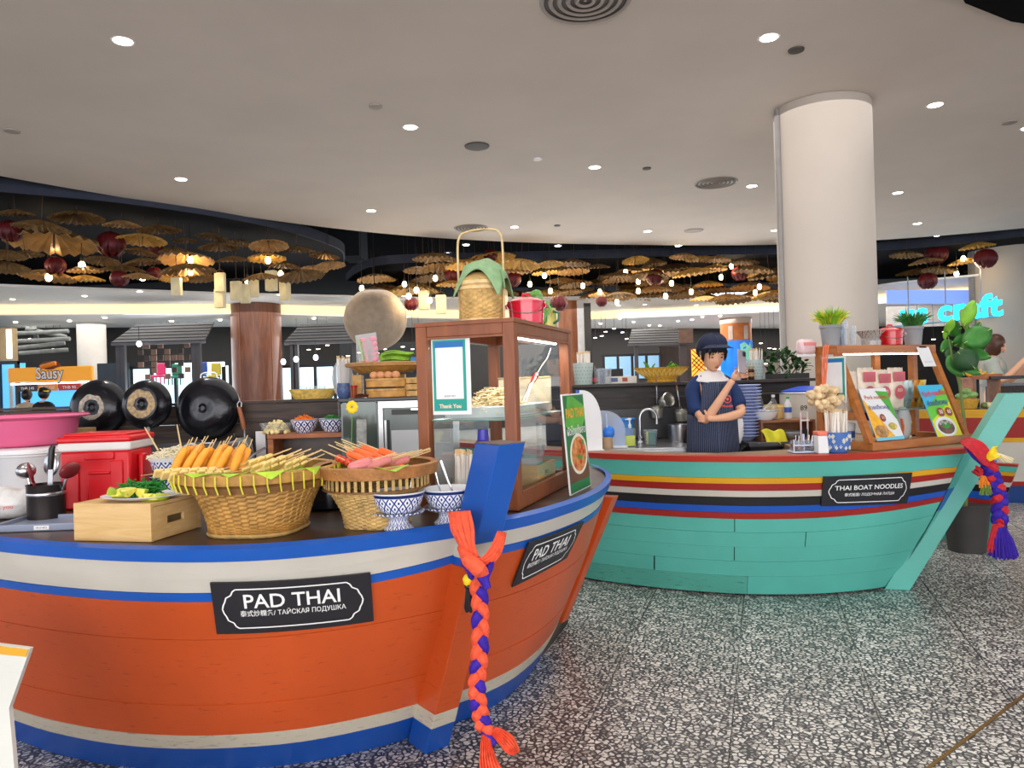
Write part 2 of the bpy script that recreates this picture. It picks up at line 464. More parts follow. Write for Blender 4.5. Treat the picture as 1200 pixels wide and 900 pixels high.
o = quad('black_pole', BLACK, 16.6, 689, 355, 692, 520); tag(o, 'thin black pole just right of the narrow white post', 'pole')
t, r = column('column', 'far white round column beside the orange snack stall sign', 84, 115, 430, 16.4, mat('far_column', '#d9d2c8', .6, var=.03), 2.975)
t, r = column('column', 'short round pillar with orange band and blue map poster behind the cook', 851, 887, 430, 20.5, mat('pillar_orange', '#b26427', .5, var=.15), 2.975)
MB().lathe([(r+.01, 2.82), (r+.01, 2.97)], 40, cap=False).build('grey_band', mat('pillar_grey', '#b9a79b', .5), t)
for a in (-2.2, -1.2): MB().box((cos(a)*(r+.01), sin(a)*(r+.01), 2.55), (.13, .01, .38), rz=a+pi/2).build('grey_tab', MATS['pillar_grey'], t, smooth=False)
BLUEP = mat('blue_poster', '#1273dd', .35, var=.2, scale=3, emit=.25)
MB().lathe([(r+.015, .8), (r+.015, 2.33)], 40, cap=False).build('poster_wrap', BLUEP, t)
def cyl(R, z0): return lambda x, y: Vector((R*cos(-1.45+x/R), R*sin(-1.45+x/R), z0+y))
blob = [(-.05, .26), (.02, .30), (.10, .24), (.13, .30), (.17, .18), (.12, .10), (.08, .02), (.03, .04), (.0, .12), (-.06, .10), (-.04, .18)]
mb = MB(); f_ = cyl(r+.03, 1.72); mb.add([f_(p[0]*1.9, p[1]*1.9) for p in blob], [list(range(len(blob)))])
mb.build('poster_map', mat('mint', '#8fe0c8', .4), t, smooth=False)
mb = MB(); text_on(mb, 'hug', cyl(r+.03, 1.5), .26, .1, 0, bold=.02); mb.build('poster_lettering', WHITE, t, smooth=False)

# round recessed lights, vents and small fittings in the white ceiling
LAMP = mat('downlight_glow', '#ffffff', .5, var=0, emit=14)
RIM = mat('downlight_rim', '#d8d0c8', .4, var=0)
dl0 = thing('ceiling_downlight', 'x', 'light', (0, 0, CZ))
MB().lathe([(.062, -.001), (.078, -.006), (.084, -.001)], 24, cap=False).build('trim_ring', RIM, dl0)
MB().lathe([(.001, -.004), (.06, -.004)], 20, cap=False).build('lamp_disc', LAMP, dl0)
DL = [(144, 48, 'large bright ceiling downlight nearest the upper left corner'), (901, 44, 'large bright ceiling downlight up left of the white column top'),
      (481, 149, 'ceiling downlight just left of the round grey speaker grille'), (697, 196, 'ceiling downlight left of the round vent beside the column'),
      (1096, 123, 'ceiling downlight immediately right of the white column top'), (881, 218, 'ceiling downlight right beside the round vent near the column'),
      (212, 210, 'ceiling downlight above the left umbrella cluster rim'), (435, 247, 'ceiling downlight near the ceiling edge left of the small round vent'),
      (603, 266, 'ceiling downlight near the ceiling edge right of the small round vent'), (759, 271, 'ceiling downlight at the ceiling edge between small vent and column'),
      (908, 270, 'ceiling downlight close to the left side of the white column shaft'), (1052, 226, 'ceiling downlight peeping from behind the right side of the column'),
      (1075, 262, 'lowest ceiling downlight right of the white column'), (1205, 150, 'ceiling downlight at the far right picture edge')]
sp = bpy.data.lights.new('downlight_beam', 'SPOT'); sp.energy = 55; sp.spot_size = radians(95); sp.spot_blend = .6; sp.shadow_soft_size = .08; sp.color = (1, .96, .9)
for i, (x, y, lab) in enumerate(DL):
    p = PZ(x, y, CZ)
    o = dup(dl0, (p.x, p.y, CZ), label=lab, group='recessed downlights in the white ceiling') if i else dl0
    if not i: o.location = (p.x, p.y, CZ); tag(o, lab, 'light', 'recessed downlights in the white ceiling')
    l = bpy.data.objects.new('downlight_beam', sp); COL.objects.link(l); l.location = (p.x, p.y, CZ-.03)
for x, y in ((200, -700), (900, -700), (560, -330), (1160, -330), (-60, -330)):   # the same fittings overhead and behind the camera
    p = Vector(((x-600)/300, 1.6+(y+330)/180, CZ)); l = bpy.data.objects.new('downlight_beam', sp); COL.objects.link(l); l.location = (p.x, p.y, CZ-.03)
VENT = mat('vent_metal', '#a79d95', .5, var=0); DK = mat('vent_dark', '#4a4542', .6)
for x, y, R, lab in ((686, 1, .30, 'large round slatted air vent at the top edge of the picture'), (839, 214, .27, 'round slatted ceiling air vent left of the white column'), (552, 267, .27, 'round slatted ceiling air vent above the tall bamboo basket')):
    p = PZ(x, y, CZ); t = thing('ceiling_vent', lab, 'vent', (p.x, p.y, CZ), group='round ceiling vents')
    MB().lathe([(.01, -.001), (R*.93, -.001)], 32, cap=False).build('backing', DK, t)
    for k in range(5):
        rr = R*(1-.19*k); MB().lathe([(rr, -.001), (rr-.012, -.014), (rr-R*.10, -.004)], 36, cap=False).build('ring_slat', VENT, t)
for x, y, R, m_, nm, lab in ((559, 171, .13, DK, 'ceiling_speaker', 'round grey speaker grille in the ceiling above centre'), (440, 124, .06, VENT, 'sprinkler_cover', 'small round cover plate left of the ceiling centre'),
                             (933, 58, .06, DK, 'sprinkler_cover', 'small round dark cap beside the upper right downlight'), (630, 186, .05, WHITE, 'smoke_detector', 'small white smoke detector right of the grille'),
                             (813, 270, .16, VENT, 'ceiling_speaker', 'flat round speaker grille near ceiling edge left of column'), (758, 197, .05, DK, 'sprinkler_cover', 'tiny dark cap right of the middle downlight'),
                             (14, 153, .07, VENT, 'sprinkler_cover', 'small round cover plate at the left picture edge'), (1183, 143, .07, VENT, 'sprinkler_cover', 'faint round cover plate at the right picture edge'),
                             (653, 264, .05, DK, 'sprinkler_cover', 'tiny sprinkler cap right of the small vent')):
    p = PZ(x, y, CZ); o = MB().lathe([(R, 0), (R*.96, -.012), (R*.5, -.016), (.001, -.016)], 24).build(nm, m_, loc=(p.x, p.y, CZ)); tag(o, lab, 'ceiling fitting')

# dark canopy plates carrying the parasols
RIMM = mat('canopy_plate', '#17191f', .9, spec=.15, var=.1, scale=2)
nl = [(-12, 5.5), (-7.6, 7.2), (-6.0, 8.4), (-4.75, 9.2), (-3.6, 10.5), (-3.0, 12.0), (-2.95, 13.2), (-3.6, 14.6), (-6, 15.6), (-12, 15)]
nr = [(-3.6, 16.3), (-3.1, 15.1), (-2.5, 14.3), (-1.6, 14.15), (-.2, 14.2), (3, 14.3), (7, 14.4), (9, 13.6), (12, 11), (16, 10), (16, 18), (9, 18.8), (3, 18.6), (-2, 17.8)]
for pl, lab in ((nl, 'dark suspended canopy plate over the left parasol cluster'), (nr, 'dark suspended canopy plate over the long right parasol cluster')):
    pp = [catmull([Vector((*p, 0)) for p in pl+[pl[0]]], i/70) for i in range(70)]
    t = thing('canopy_plate', lab, 'ceiling panel', (0, 0, 0))
    MB().prism([(p.x, p.y) for p in pp], 3.72, 3.78).build('plate', RIMM, t, smooth=False)
    mb = MB()
    for a, b in zip(pp, pp[1:]+pp[:1]): mb.add([(a.x, a.y, 3.70), (b.x, b.y, 3.70), (b.x, b.y, 3.86), (a.x, a.y, 3.86)], [(0, 1, 2, 3)])
    mb.build('edge_band', mat('canopy_rim', '#3a3f4e', .7, spec=.2, var=.1), t, smooth=False, solid=.03)
o = MB().tube([P(405, 268, 14.6), P(498, 247, 14.9)], .03).tube([P(452, 257, 14.75), P(452, 257, 14.75)+Vector((0, 0, .6))], .01, 6).build('hanging_pipe', mat('pale_pipe', '#a5a8ad', .4)); tag(o, 'pale slanting pipe in the dark void left of the bamboo basket handle', 'pipe')
o = quad('service_duct', mat('duct_grey', '#34373c', .5), 16.5, 398, 262, 420, 300, 1.0); tag(o, 'dark grey service duct in the void between the two parasol clusters', 'duct')
for x, y in ((107, 224), (329, 261), (525, 297), (575, 304), (546, 287), (654, 288), (795, 288), (497, 300), (1098, 276)):
    p = P(x, y, 13.8+random.random()); s_ = 4.99 if y < 300 else 3.71
    dd = max(9, (s_-CH)*FPX/(450-(x-600)*SR-y)); p = P(x, y, dd)
    o = MB().lathe([(.001, -.01), (.07, -.01), (.09, 0)], 16, cap=False).build('void_spotlight', LAMP, loc=p); tag(o, 'small round spotlight in the dark void above the parasols', 'light', 'spotlights in the dark void')

EDX = [(-200, 7), (0, 8.07), (300, 10.4), (500, 12.1), (700, 13.2), (940, 13.8), (1200, 12.95), (1400, 11)]


def edged(x):
    for (a, u), (b, v) in zip(EDX, EDX[1:]):
        if a <= x <= b: return u+(v-u)*(x-a)/(b-a)+.55
    return 13


# parasols --------------------------------------------------------
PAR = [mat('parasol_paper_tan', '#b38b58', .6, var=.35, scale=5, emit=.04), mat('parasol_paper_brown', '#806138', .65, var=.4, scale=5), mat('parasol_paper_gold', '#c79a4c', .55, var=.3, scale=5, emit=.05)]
POLE = mat('parasol_stick', '#4b3526', .6)


def parasol_mesh(m, seed, name='paper_parasol'):
    rnd = random.Random(seed); t = thing(name, 'x', 'parasol', (0, 0, 0)); n = 44; mb = MB()
    amp = [1+rnd.uniform(-.05, .05) for _ in range(n)]
    def fn(u, v):
        k = int(round(u*n)) % n; a = 2*pi*u; r = .03+v*.47*amp[k]*(1 if k % 2 else .965)
        return Vector((r*cos(a), r*sin(a), .16*(1-v**1.35)+(.021 if k % 2 else -.021)*v))
    mb.grid(fn, n, 4); mb.build('canopy', m, t, smooth=False, solid=.004)
    MB().tube([(0, 0, .9), (0, 0, .2), (0, 0, -.05)], [.003, .008, .008], 6).build('stick', POLE, t)
    MB().lathe([(.03, .13), (.022, .19), (.008, .21)], 10).build('cap', POLE, t)
    return t


prot = [parasol_mesh(PAR[i % 3], i) for i in range(6)]
used = set()
LU = [(18, 252, 42, 1), (48, 268, 62, 1), (90, 257, 60, 1), (143, 265, 42, 0), (63, 286, 100, 1), (167, 283, 55, 2), (248, 279, 36, 1), (257, 291, 46, 1), (282, 286, 32, 1), (187, 271, 48, 1), (165, 297, 38, 1),
      (218, 306, 64, 0), (220, 319, 64, 1), (313, 304, 44, 2), (315, 289, 46, 0), (348, 295, 42, 1), (380, 301, 36, 1), (387, 312, 36, 0), (8, 315, 48, 1), (57, 326, 60, 1), (100, 329, 42, 2), (100, 318, 40, 1),
      (143, 318, 50, 1), (163, 326, 40, 0), (167, 309, 42, 1), (203, 327, 34, 2), (235, 327, 40, 1), (120, 307, 40, 1), (7, 300, 44, 1), (203, 295, 34, 1), (353, 325, 55, 1), (273, 306, 38, 1), (217, 283, 28, 1), (367, 317, 36, 0), (307, 327, 44, 1), (30, 300, 40, 1), (330, 312, 40, 1)]
RU = [(605, 319, 36, 0), (640, 320, 34, 2), (671, 319, 40, 0), (700, 314, 30, 1), (722, 327, 45, 1), (767, 311, 30, 1), (777, 337, 50, 1), (740, 317, 28, 1), (1145, 290, 38, 2), (1075, 322, 46, 1), (1062, 300, 36, 1), (1085, 308, 36, 0), (1130, 308, 34, 2), (1120, 330, 40, 1), (1150, 318, 36, 1), (1100, 318, 38, 1)]
rnd = random.Random(3)
for i in range(104): RU.append((rnd.uniform(428, 934), 299+54*rnd.random()**.75, rnd.uniform(32, 50), rnd.choice((0, 1, 1, 2))))
names = {0: 'tan', 1: 'dark brown', 2: 'golden'}
PLACED = []
for ci, lst in enumerate((LU, RU)):
    zz = 2.95 if ci == 0 else 3.42
    for j, (x, y, wpx, c) in enumerate(lst):
        hor = 450-(x-600)*SR; z = zz+random.uniform(-.06, .06)
        d = min(max((z-CH)*FPX/(hor-y), edged(x)), 17.0)
        for k in range(40):
            dd = max(edged(x)-.3, d*(1+(.012*(k//2+1))*(1 if k % 2 else -1))) if k else d
            dd = min(dd, 19); p = P(x, y, dd); s_ = wpx*dd/FPX
            if all((Vector((p.x-a.x, p.y-a.y)).length > .43*(s_+b)) or abs(p.z-a.z) > .17*max(s_, b)+.03 for a, b in PLACED): break
        PLACED.append((p.copy(), s_))
        idx = c+3*(j % 2); src = prot[idx]
        if ci == 0:
            side = 'near the left picture edge' if x < 110 else 'over the middle of the left cluster' if x < 240 else 'near the right tip of the left cluster'
            lvl = 'high up' if y < 295 else 'low down'
            lab = f'{names[c]} pleated paper parasol hung {lvl} {side}'
        else:
            side = 'between the bamboo basket and the moon globe' if x < 560 else 'above the red enamel pot' if x < 700 else 'left of the white column' if x < 950 else 'right of the white column'
            lab = f'{names[c]} pleated paper parasol in the far cluster {side}'
        rot = (random.uniform(-.12, .12), random.uniform(-.12, .12), random.random()*6)
        grp = f'{names[c]} parasols of the {"left" if ci == 0 else "right"} hanging cluster'
        if idx not in used:
            used.add(idx); src.location = p; src.rotation_euler = rot; src['label'] = lab; src['group'] = grp; src['s'] = 1; src.scale = (s_, s_, s_); o = src
        else: o = dup(src, p, rot, lab, s_, group=grp)
ORD = ['first', 'second', 'third', 'fourth', 'fifth', 'sixth', 'seventh', 'eighth', 'ninth', 'tenth', 'eleventh', 'twelfth', 'thirteenth', 'fourteenth', 'fifteenth', 'sixteenth', 'seventeenth', 'eighteenth', 'nineteenth', 'twentieth']
ORD += ['twenty-'+x for x in ORD[:9]]+['thirtieth']+['thirty-'+x for x in ORD[:9]]+['fortieth']+['forty-'+x for x in ORD[:9]]+['fiftieth']+['fifty-'+x for x in ORD[:9]]+['sixtieth']+['sixty-'+x for x in ORD[:9]]+['seventieth']+['seventy-'+x for x in ORD[:9]]


def ordinal(name, fmt):
    """tell look-alikes apart by counting from the left of the picture"""
    gr = {}
    for o in bpy.data.objects:
        if o.parent is None and o.name.split('.')[0] == name and o.get('group'): gr.setdefault(o['group'], []).append(o)
    for g, os_ in gr.items():
        os_.sort(key=lambda o: o.location.x/o.location.y)
        for i, o in enumerate(os_): o['label'] = fmt(g).format(ORD[i] if i else 'first')


BULB = mat('warm_bulb', '#ffdfa0', .3, var=0, emit=22)
bl0 = thing('filament_bulb', 'x', 'light bulb', (0, 0, 0)); MB().ell((0, 0, 0), (.042, .042, .055), 12, 8).build('glass', BULB, bl0)
MB().lathe([(.022, .05), (.022, .10), (.005, .12), (.003, 2.05)], 8).build('socket_cord', BLACK, bl0)
BU = [(63, 284), (167, 283), (223, 305), (314, 305), (10, 312), (57, 325), (96, 311), (167, 325), (223, 318), (385, 311), (329, 321), (290, 329),
      (424, 338), (474, 333), (510, 326), (488, 340), (479, 347), (504, 352), (638, 323), (621, 333), (645, 341), (683, 335), (703, 342), (748, 330), (748, 341), (733, 319), (723, 354), (780, 347), (857, 312), (845, 325), (787, 332), (810, 342), (890, 336), (928, 317), (930, 329), (885, 343), (1145, 308), (1121, 321), (1129, 303)]
pl = bpy.data.lights.new('bulb_light', 'POINT'); pl.energy = 5; pl.color = (1, .75, .42); pl.shadow_soft_size = .06
for i, (x, y) in enumerate(BU):
    d = edged(x)+random.uniform(0, 1)
    p = P(x, y, d); lab = f'glowing bulb among the {"left" if x < 400 else "right"} hanging parasols'; grp = f'bulbs of the {"left" if x < 400 else "right"} parasol cluster'
    if i: dup(bl0, p, label=lab, group=grp)
    else: bl0.location = p; tag(bl0, lab, 'light bulb', grp)
    if i % 2 == 0: l = bpy.data.objects.new('bulb_light', pl); COL.objects.link(l); l.location = p-Vector((0, 0, .1))
LOT = mat('lotus_red', '#5e0f18', .5, var=.35, scale=8)
lo0 = thing('lotus_lantern', 'x', 'lantern', (0, 0, 0))
for tier, (nn, tilt, z) in enumerate(((9, 1.0, .02), (8, .55, 0), (6, .2, .0))):
    for k in range(nn):
        a = 2*pi*k/nn+tier*.4; mb = MB()
        rr = (.17, .14, .10)[tier]
        mb.grid(lambda u, v: Vector(((u-.5)*.14*sin(pi*min(v*.85+.15, 1)), rr*sin(.25+2.3*v)*(1-.1*abs(u-.5)), z+.15*cos(.25+2.5*v))), 4, 6)
        o = mb.build('petal', LOT, lo0, solid=.004); o.rotation_euler.z = a
MB().tube([(0, 0, .12), (0, 0, .8)], .005, 5).build('cord', BLACK, lo0)
LO = [(12, 272, .26, 8.5), (130, 288, .30, 8.6), (65, 312, .24, 9.5), (140, 327, .22, 10), (181, 321, .18, 10), (183, 292, .18, 9.6), (532, 323, .34, 13), (482, 357, .25, 13.5), (600, 328, .34, 14), (655, 356, .28, 12.6), (768, 326, .32, 14), (705, 354, .2, 14), (867, 321, .30, 14), (1097, 299, .32, 11.5), (1087, 330, .26, 11.5), (1155, 304, .3, 11.5), (575, 300, .25, 14)]
for i, (x, y, s_, d) in enumerate(LO):
    lab = 'dark red lotus-petal lantern among the '+('left parasols' if x < 400 else 'far parasols behind the bamboo basket' if x < 640 else 'parasols left of the white column' if x < 950 else 'parasols right of the white column')
    s_ *= edged(x)/d; d = edged(x)+random.random(); p = P(x, y, d)
    if i: dup(lo0, p, (0, 0, i), lab, s_/.34*1.1, group='red lotus lanterns')
    else: lo0.location = p; tag(lo0, lab, 'lantern', 'red lotus lanterns'); lo0.scale = (.84,)*3
TAGP = mat('lantern_paper', '#d8cca6', .6, var=.15, emit=.12)
tg0 = thing('paper_lantern', 'x', 'lantern', (0, 0, 0)); box('shade', TAGP, tg0, (0, 0, 0), (.13, .09, .25), .01)
MB().tube([(-.05, 0, .125), (-.04, 0, .15), (0, 0, .17), (.04, 0, .15), (.05, 0, .125)], .006, 6).build('handle', POLE, tg0); MB().tube([(0, 0, .17), (.01, 0, 1.9)], .005, 6).build('cord', POLE, tg0)
for i, (x, y, d) in enumerate([(207, 336, 10), (258, 331, 9.5), (258, 350, 9.7), (277, 341, 9.5), (287, 344, 9.7), (297, 337, 9.4), (318, 329, 9), (334, 341, 9.6), (497, 352, 9.4), (517, 357, 9.6), (589, 350, 10)]):
    lab = ['single square paper lantern hung left of the cluster of lanterns', 'upper of two overlapping paper lanterns at the brown column left edge', 'lower of two overlapping paper lanterns at the brown column left edge', 'left paper lantern of the close pair before the brown column',
           'right paper lantern of the close pair before the brown column', 'paper lantern hung right after the close pair', 'largest brightest paper lantern before the brown column', 'paper lantern at the right edge of the brown column',
           'paper lantern hung right of the moon globe', 'second paper lantern right of the moon globe', 'paper lantern half behind the tall bamboo basket'][i]
    k_ = (edged(x)+.1*i)/d; d = edged(x)+.1*i
    if i: dup(tg0, P(x, y, d), (0, 0, random.uniform(-.5, .5)), lab, k_, group='square paper lanterns')
    else: tg0.location = P(x, y, d); tag(tg0, lab, 'lantern', 'square paper lanterns')

ordinal('paper_parasol', lambda g: g.split()[0]+('-brown' if 'brown' in g else '')+' pleated paper parasol, {} of its colour from the left in the '+('left' if 'the left' in g else 'right')+' cluster')
ordinal('filament_bulb', lambda g: 'glowing hanging bulb, {} from the left in the '+('left' if 'the left' in g else 'right')+' parasol cluster')
ordinal('void_spotlight', lambda g: 'small round spotlight in the dark void, {} from the left')
ordinal('lotus_lantern', lambda g: 'dark red lotus-petal lantern, {} from the left of all lotus lanterns')
# moon globe
p = P(440, 374, 12.9); r = 36.5*12.9/FPX; nzv = noise
mb = MB(); mb.ell((0, 0, 0), r, 64, 40)
mb.v = [v*(1+.012*noise.noise(v*5)+.006*noise.noise(v*16)) for v in mb.v]
t = thing('moon_globe', 'large grey-beige paper globe hanging like a moon behind the steel fridge', 'globe lamp', p)
mb.build('globe', mat('moon_paper', '#a89887', .95, spec=.1, var=.12, scale=9, bump=.5, bscale=22), t); MB().tube([(0, 0, r), (0, 0, 4.99-p.z)], .006, 6).build('cord', BLACK, t)
# ================================================================ THE BOATS
class Hull:
    def __init__(s, G, B, gz=.85, bulge=.35, lift=None):
        s.G = [Vector((*p, 0)) for p in G]; s.B = [Vector((*p, 0)) for p in B]; s.gz = gz; s.b = bulge; s.lift = lift or (lambda a, z: 0)
    def xy(s, u, z):
        k = z/s.gz; g = catmull(s.G, u); b = catmull(s.B, u); f = k+s.b*k*(1-k); p = b+(g-b)*f; return Vector((p.x, p.y, z))
    def nrm(s, u, z):
        e = 1e-3; a = s.xy(min(u+e, 1), z)-s.xy(max(u-e, 0), z); b = s.xy(u, z+e)-s.xy(u, z-e)
        n = a.cross(b).normalized(); return n if n.y < 0 or n.x > .3 else -n
    def pt(s, u, z, off=0): return s.xy(u, z)+s.nrm(u, z)*off
    def strake(s, name, m, par, u0, u1, z0, z1, off=.004, nu=36, nv=3, gap=.0008):
        def fn(a, b):
            u = u0+(u1-u0)*a; zt = z1+s.lift(u, z1)-gap; zb = z0+s.lift(u, z0)+gap
            if b < 0: return s.pt(u, zb, -.012)
            if b > 1: return s.pt(u, zt, -.012)
            return s.pt(u, zb+(zt-zb)*b, off)
        seq = [-1]+[i/nv for i in range(nv+1)]+[2]
        vs = [fn(i/nu, q) for q in seq for i in range(nu+1)]
        fs = [(j*(nu+1)+i, j*(nu+1)+i+1, (j+1)*(nu+1)+i+1, (j+1)*(nu+1)+i) for j in range(len(seq)-1) for i in range(nu)]
        return MB().add(vs, fs).build(name, m, par)
    def find(s, px, py):
        best = None
        for i in range(201):
            for j in range(86):
                q = s.xy(i/200, j/100); X = q.x; Y = q.y; Z = q.z-CH
                sx = (X*CR-Z*SR)/Y*FPX+600; sy = 450-(X*SR+Z*CR)/Y*FPX
                e = (sx-px)**2+(sy-py)**2
                if best is None or e < best[0]: best = (e, i/200, j/100)
        return best[1:]
    def patch(s, corners, off):
        """corners (u, z) tl tr br bl -> function of (x, y) in 0..1, y upward"""
        tl, tr, br, bl = corners
        def fn(x, y, o=off):
            a = [bl[i]*(1-x)*(1-y)+br[i]*x*(1-y)+tr[i]*x*y+tl[i]*(1-x)*y for i in (0, 1)]
            return s.pt(a[0], a[1], o)
        return fn


BLUE = paint('blue_boat_paint', '#1259b8'); BLUED = paint('worn_blue_boat_paint', '#124a9e', amt=.56)
WHT = paint('cream_boat_paint', '#cdc8bc', wear='#57503f', amt=.60); WHTD = paint('dirty_cream_boat_paint', '#c6beaa', wear='#4a4230', amt=.50)
ORG = paint('orange_boat_paint', '#c9521f', wear='#5c2410', amt=.53); TEAL = paint('teal_boat_paint', '#5ab8a9', wear='#2c5a50', amt=.58)
TEALD = paint('stained_teal_boat_paint', '#54a998', wear='#3c3a22', amt=.5)
REDP = paint('red_boat_paint', '#b23020'); YEL = paint('yellow_boat_paint', '#e0a51f'); BLKP = paint('black_boat_paint', '#1d1d20')
BLU2 = paint('stripe_blue_paint', '#1c55b8'); DRED = paint('deep_red_boat_paint', '#9e2420')
SIGNM = mat('sign_charcoal', '#26262b', .45, var=.05); SIGNW = mat('sign_white_print', '#f2f2f0', .5, var=0)

# --- orange boat
G1 = [(-3.2, 3.9), (-2.6, 3.05), (-2.1, 2.6), (-1.661, 2.361), (-1.3, 2.212), (-1.009, 2.139), (-.756, 2.127), (-.522, 2.187), (-.30, 2.30), (-.15, 2.40)]
B1 = [(-3.2, 4.3), (-2.7, 3.45), (-2.3, 3.05), (-1.869, 2.769), (-1.599, 2.640), (-1.36, 2.565), (-1.10, 2.533), (-.80, 2.555), (-.533, 2.656), (-.37, 2.76)]
G2 = [(-.15, 2.40), (-.02, 2.47), (.12, 2.63), (.29, 2.92), (.40, 3.25), (.45, 3.6), (.42, 3.95)]
B2 = [(-.37, 2.76), (-.29, 2.815), (-.19, 2.89), (-.075, 3.03), (.05, 3.32), (.13, 3.71), (.14, 4.1)]
HL = Hull(G1, B1, .85, .35, lambda u, z: (.045*max(0, (u-.55)/.45)**2 if .6 < z < .77 else 0))
HR = Hull(G2, B2, .85, .35, lambda u, z: (.045 if .6 < z < .77 else 0))
bo = thing('wooden_boat_counter', 'orange, white and blue wooden boat hull serving as the near food counter', 'boat', (0, 0, 0))
for H in (HL, HR):
    MB().grid(lambda a, b: H.pt(a, .001+b*.84, -.010), 60, 10).build('hull_core', mat('hull_core', '#1d1611', .8), bo)
    H.strake('gunwale_rail', BLUE, bo, 0, 1, .815, .855, .016)
    H.strake('hull_plank', WHT, bo, 0, 1, .755, .815, .007); H.strake('hull_plank', WHT, bo, 0, 1, .709, .755, .003)
    H.strake('stripe_board', BLUE, bo, 0, 1, .680, .709, .005)
    for a, b, o_ in ((.55, .680, .003), (.42, .55, .004), (.30, .42, .002), (.17, .30, .004)):
        H.strake('hull_plank', ORG, bo, 0, 1, a, b, o_)
    H.strake('hull_plank', WHTD, bo, 0, 1, .112, .17, .006); H.strake('hull_plank', BLUED, bo, 0, 1, .0015, .112, .003)
gl = [catmull([Vector((*p, 0)) for p in G1], i/50) for i in range(51)]+[catmull([Vector((*p, 0)) for p in G2], i/24) for i in range(1, 25)]
inner = [(.25, 4.0), (.10, 3.55), (-.25, 3.25), (-.9, 3.15), (-1.7, 3.25), (-2.4, 3.7), (-2.8, 4.3)]
poly = [(p.x+.012*(0 if i < 51 else -1), p.y+.012) for i, p in enumerate(gl)]+inner
MB().prism(poly, .815, .8455).build('deck', DARKW, bo, smooth=False)
mb = MB()
for a, b in zip(inner, inner[1:]): mb.add([(a[0], a[1]-.03, 0), (b[0], b[1]-.03, 0), (b[0], b[1]-.03, .815), (a[0], a[1]-.03, .815)], [(0, 1, 2, 3)])
mb.build('inner_wall', OLDW, bo, smooth=False, solid=.03)


def beam(par, c0, c1, a, wa, wb, mats, splits, z_end_flat=True, name='stem_post'):
    """raked square post from c0 (bottom) to c1 (top); colour bands at the given heights"""
    c0 = Vector(c0); c1 = Vector(c1); a = Vector((*a, 0)).normalized(); b = Vector((-a.y, a.x, 0))
    zs = [c0.z]+splits+[c1.z]
    for i in range(len(zs)-1):
        mb = MB(); vs = []
        for z in (zs[i], zs[i+1]):
            c = c0+(c1-c0)*((z-c0.z)/(c1.z-c0.z))
            for sa, sb in ((1, -1), (1, 1), (-1, 1), (-1, -1)): vs.append(c+a*(sa*wa/2)+b*(sb*wb/2))
        if i == len(zs)-2:
            for v in vs[4:]: v.z -= .0
        mb.add(vs, [(3, 2, 1, 0), (4, 5, 6, 7), (0, 1, 5, 4), (1, 2, 6, 5), (2, 3, 7, 6), (3, 0, 4, 7)])
        mb.build(name if i == len(zs)-2 else name+'_band', mats[i], par, smooth=False, bevel=.003)


beam(bo, (-.344, 2.673, .0), (-.042, 2.258, 1.12), (.61, -.79), .125, .10, [BLUED, WHTD, ORG, BLUE, WHT, BLUE], [.105, .165, .715, .742, .80])
MB().prism([(-.0625, -.05), (.0625, -.05), (.0625, .05), (-.0625, .05)], 0, .003).build('post_end_grain', mat('end_grain', '#6e5c50', .7, var=.3, scale=40), bo, smooth=False, loc=(-.042, 2.258, 1.1202), rot=(0, 0, atan2(-.79, .61)))
beam(bo, (.20, 3.86, .05), (.44, 3.52, .75), (.85, -.53), .09, .07, [ORG], [], name='aft_post')


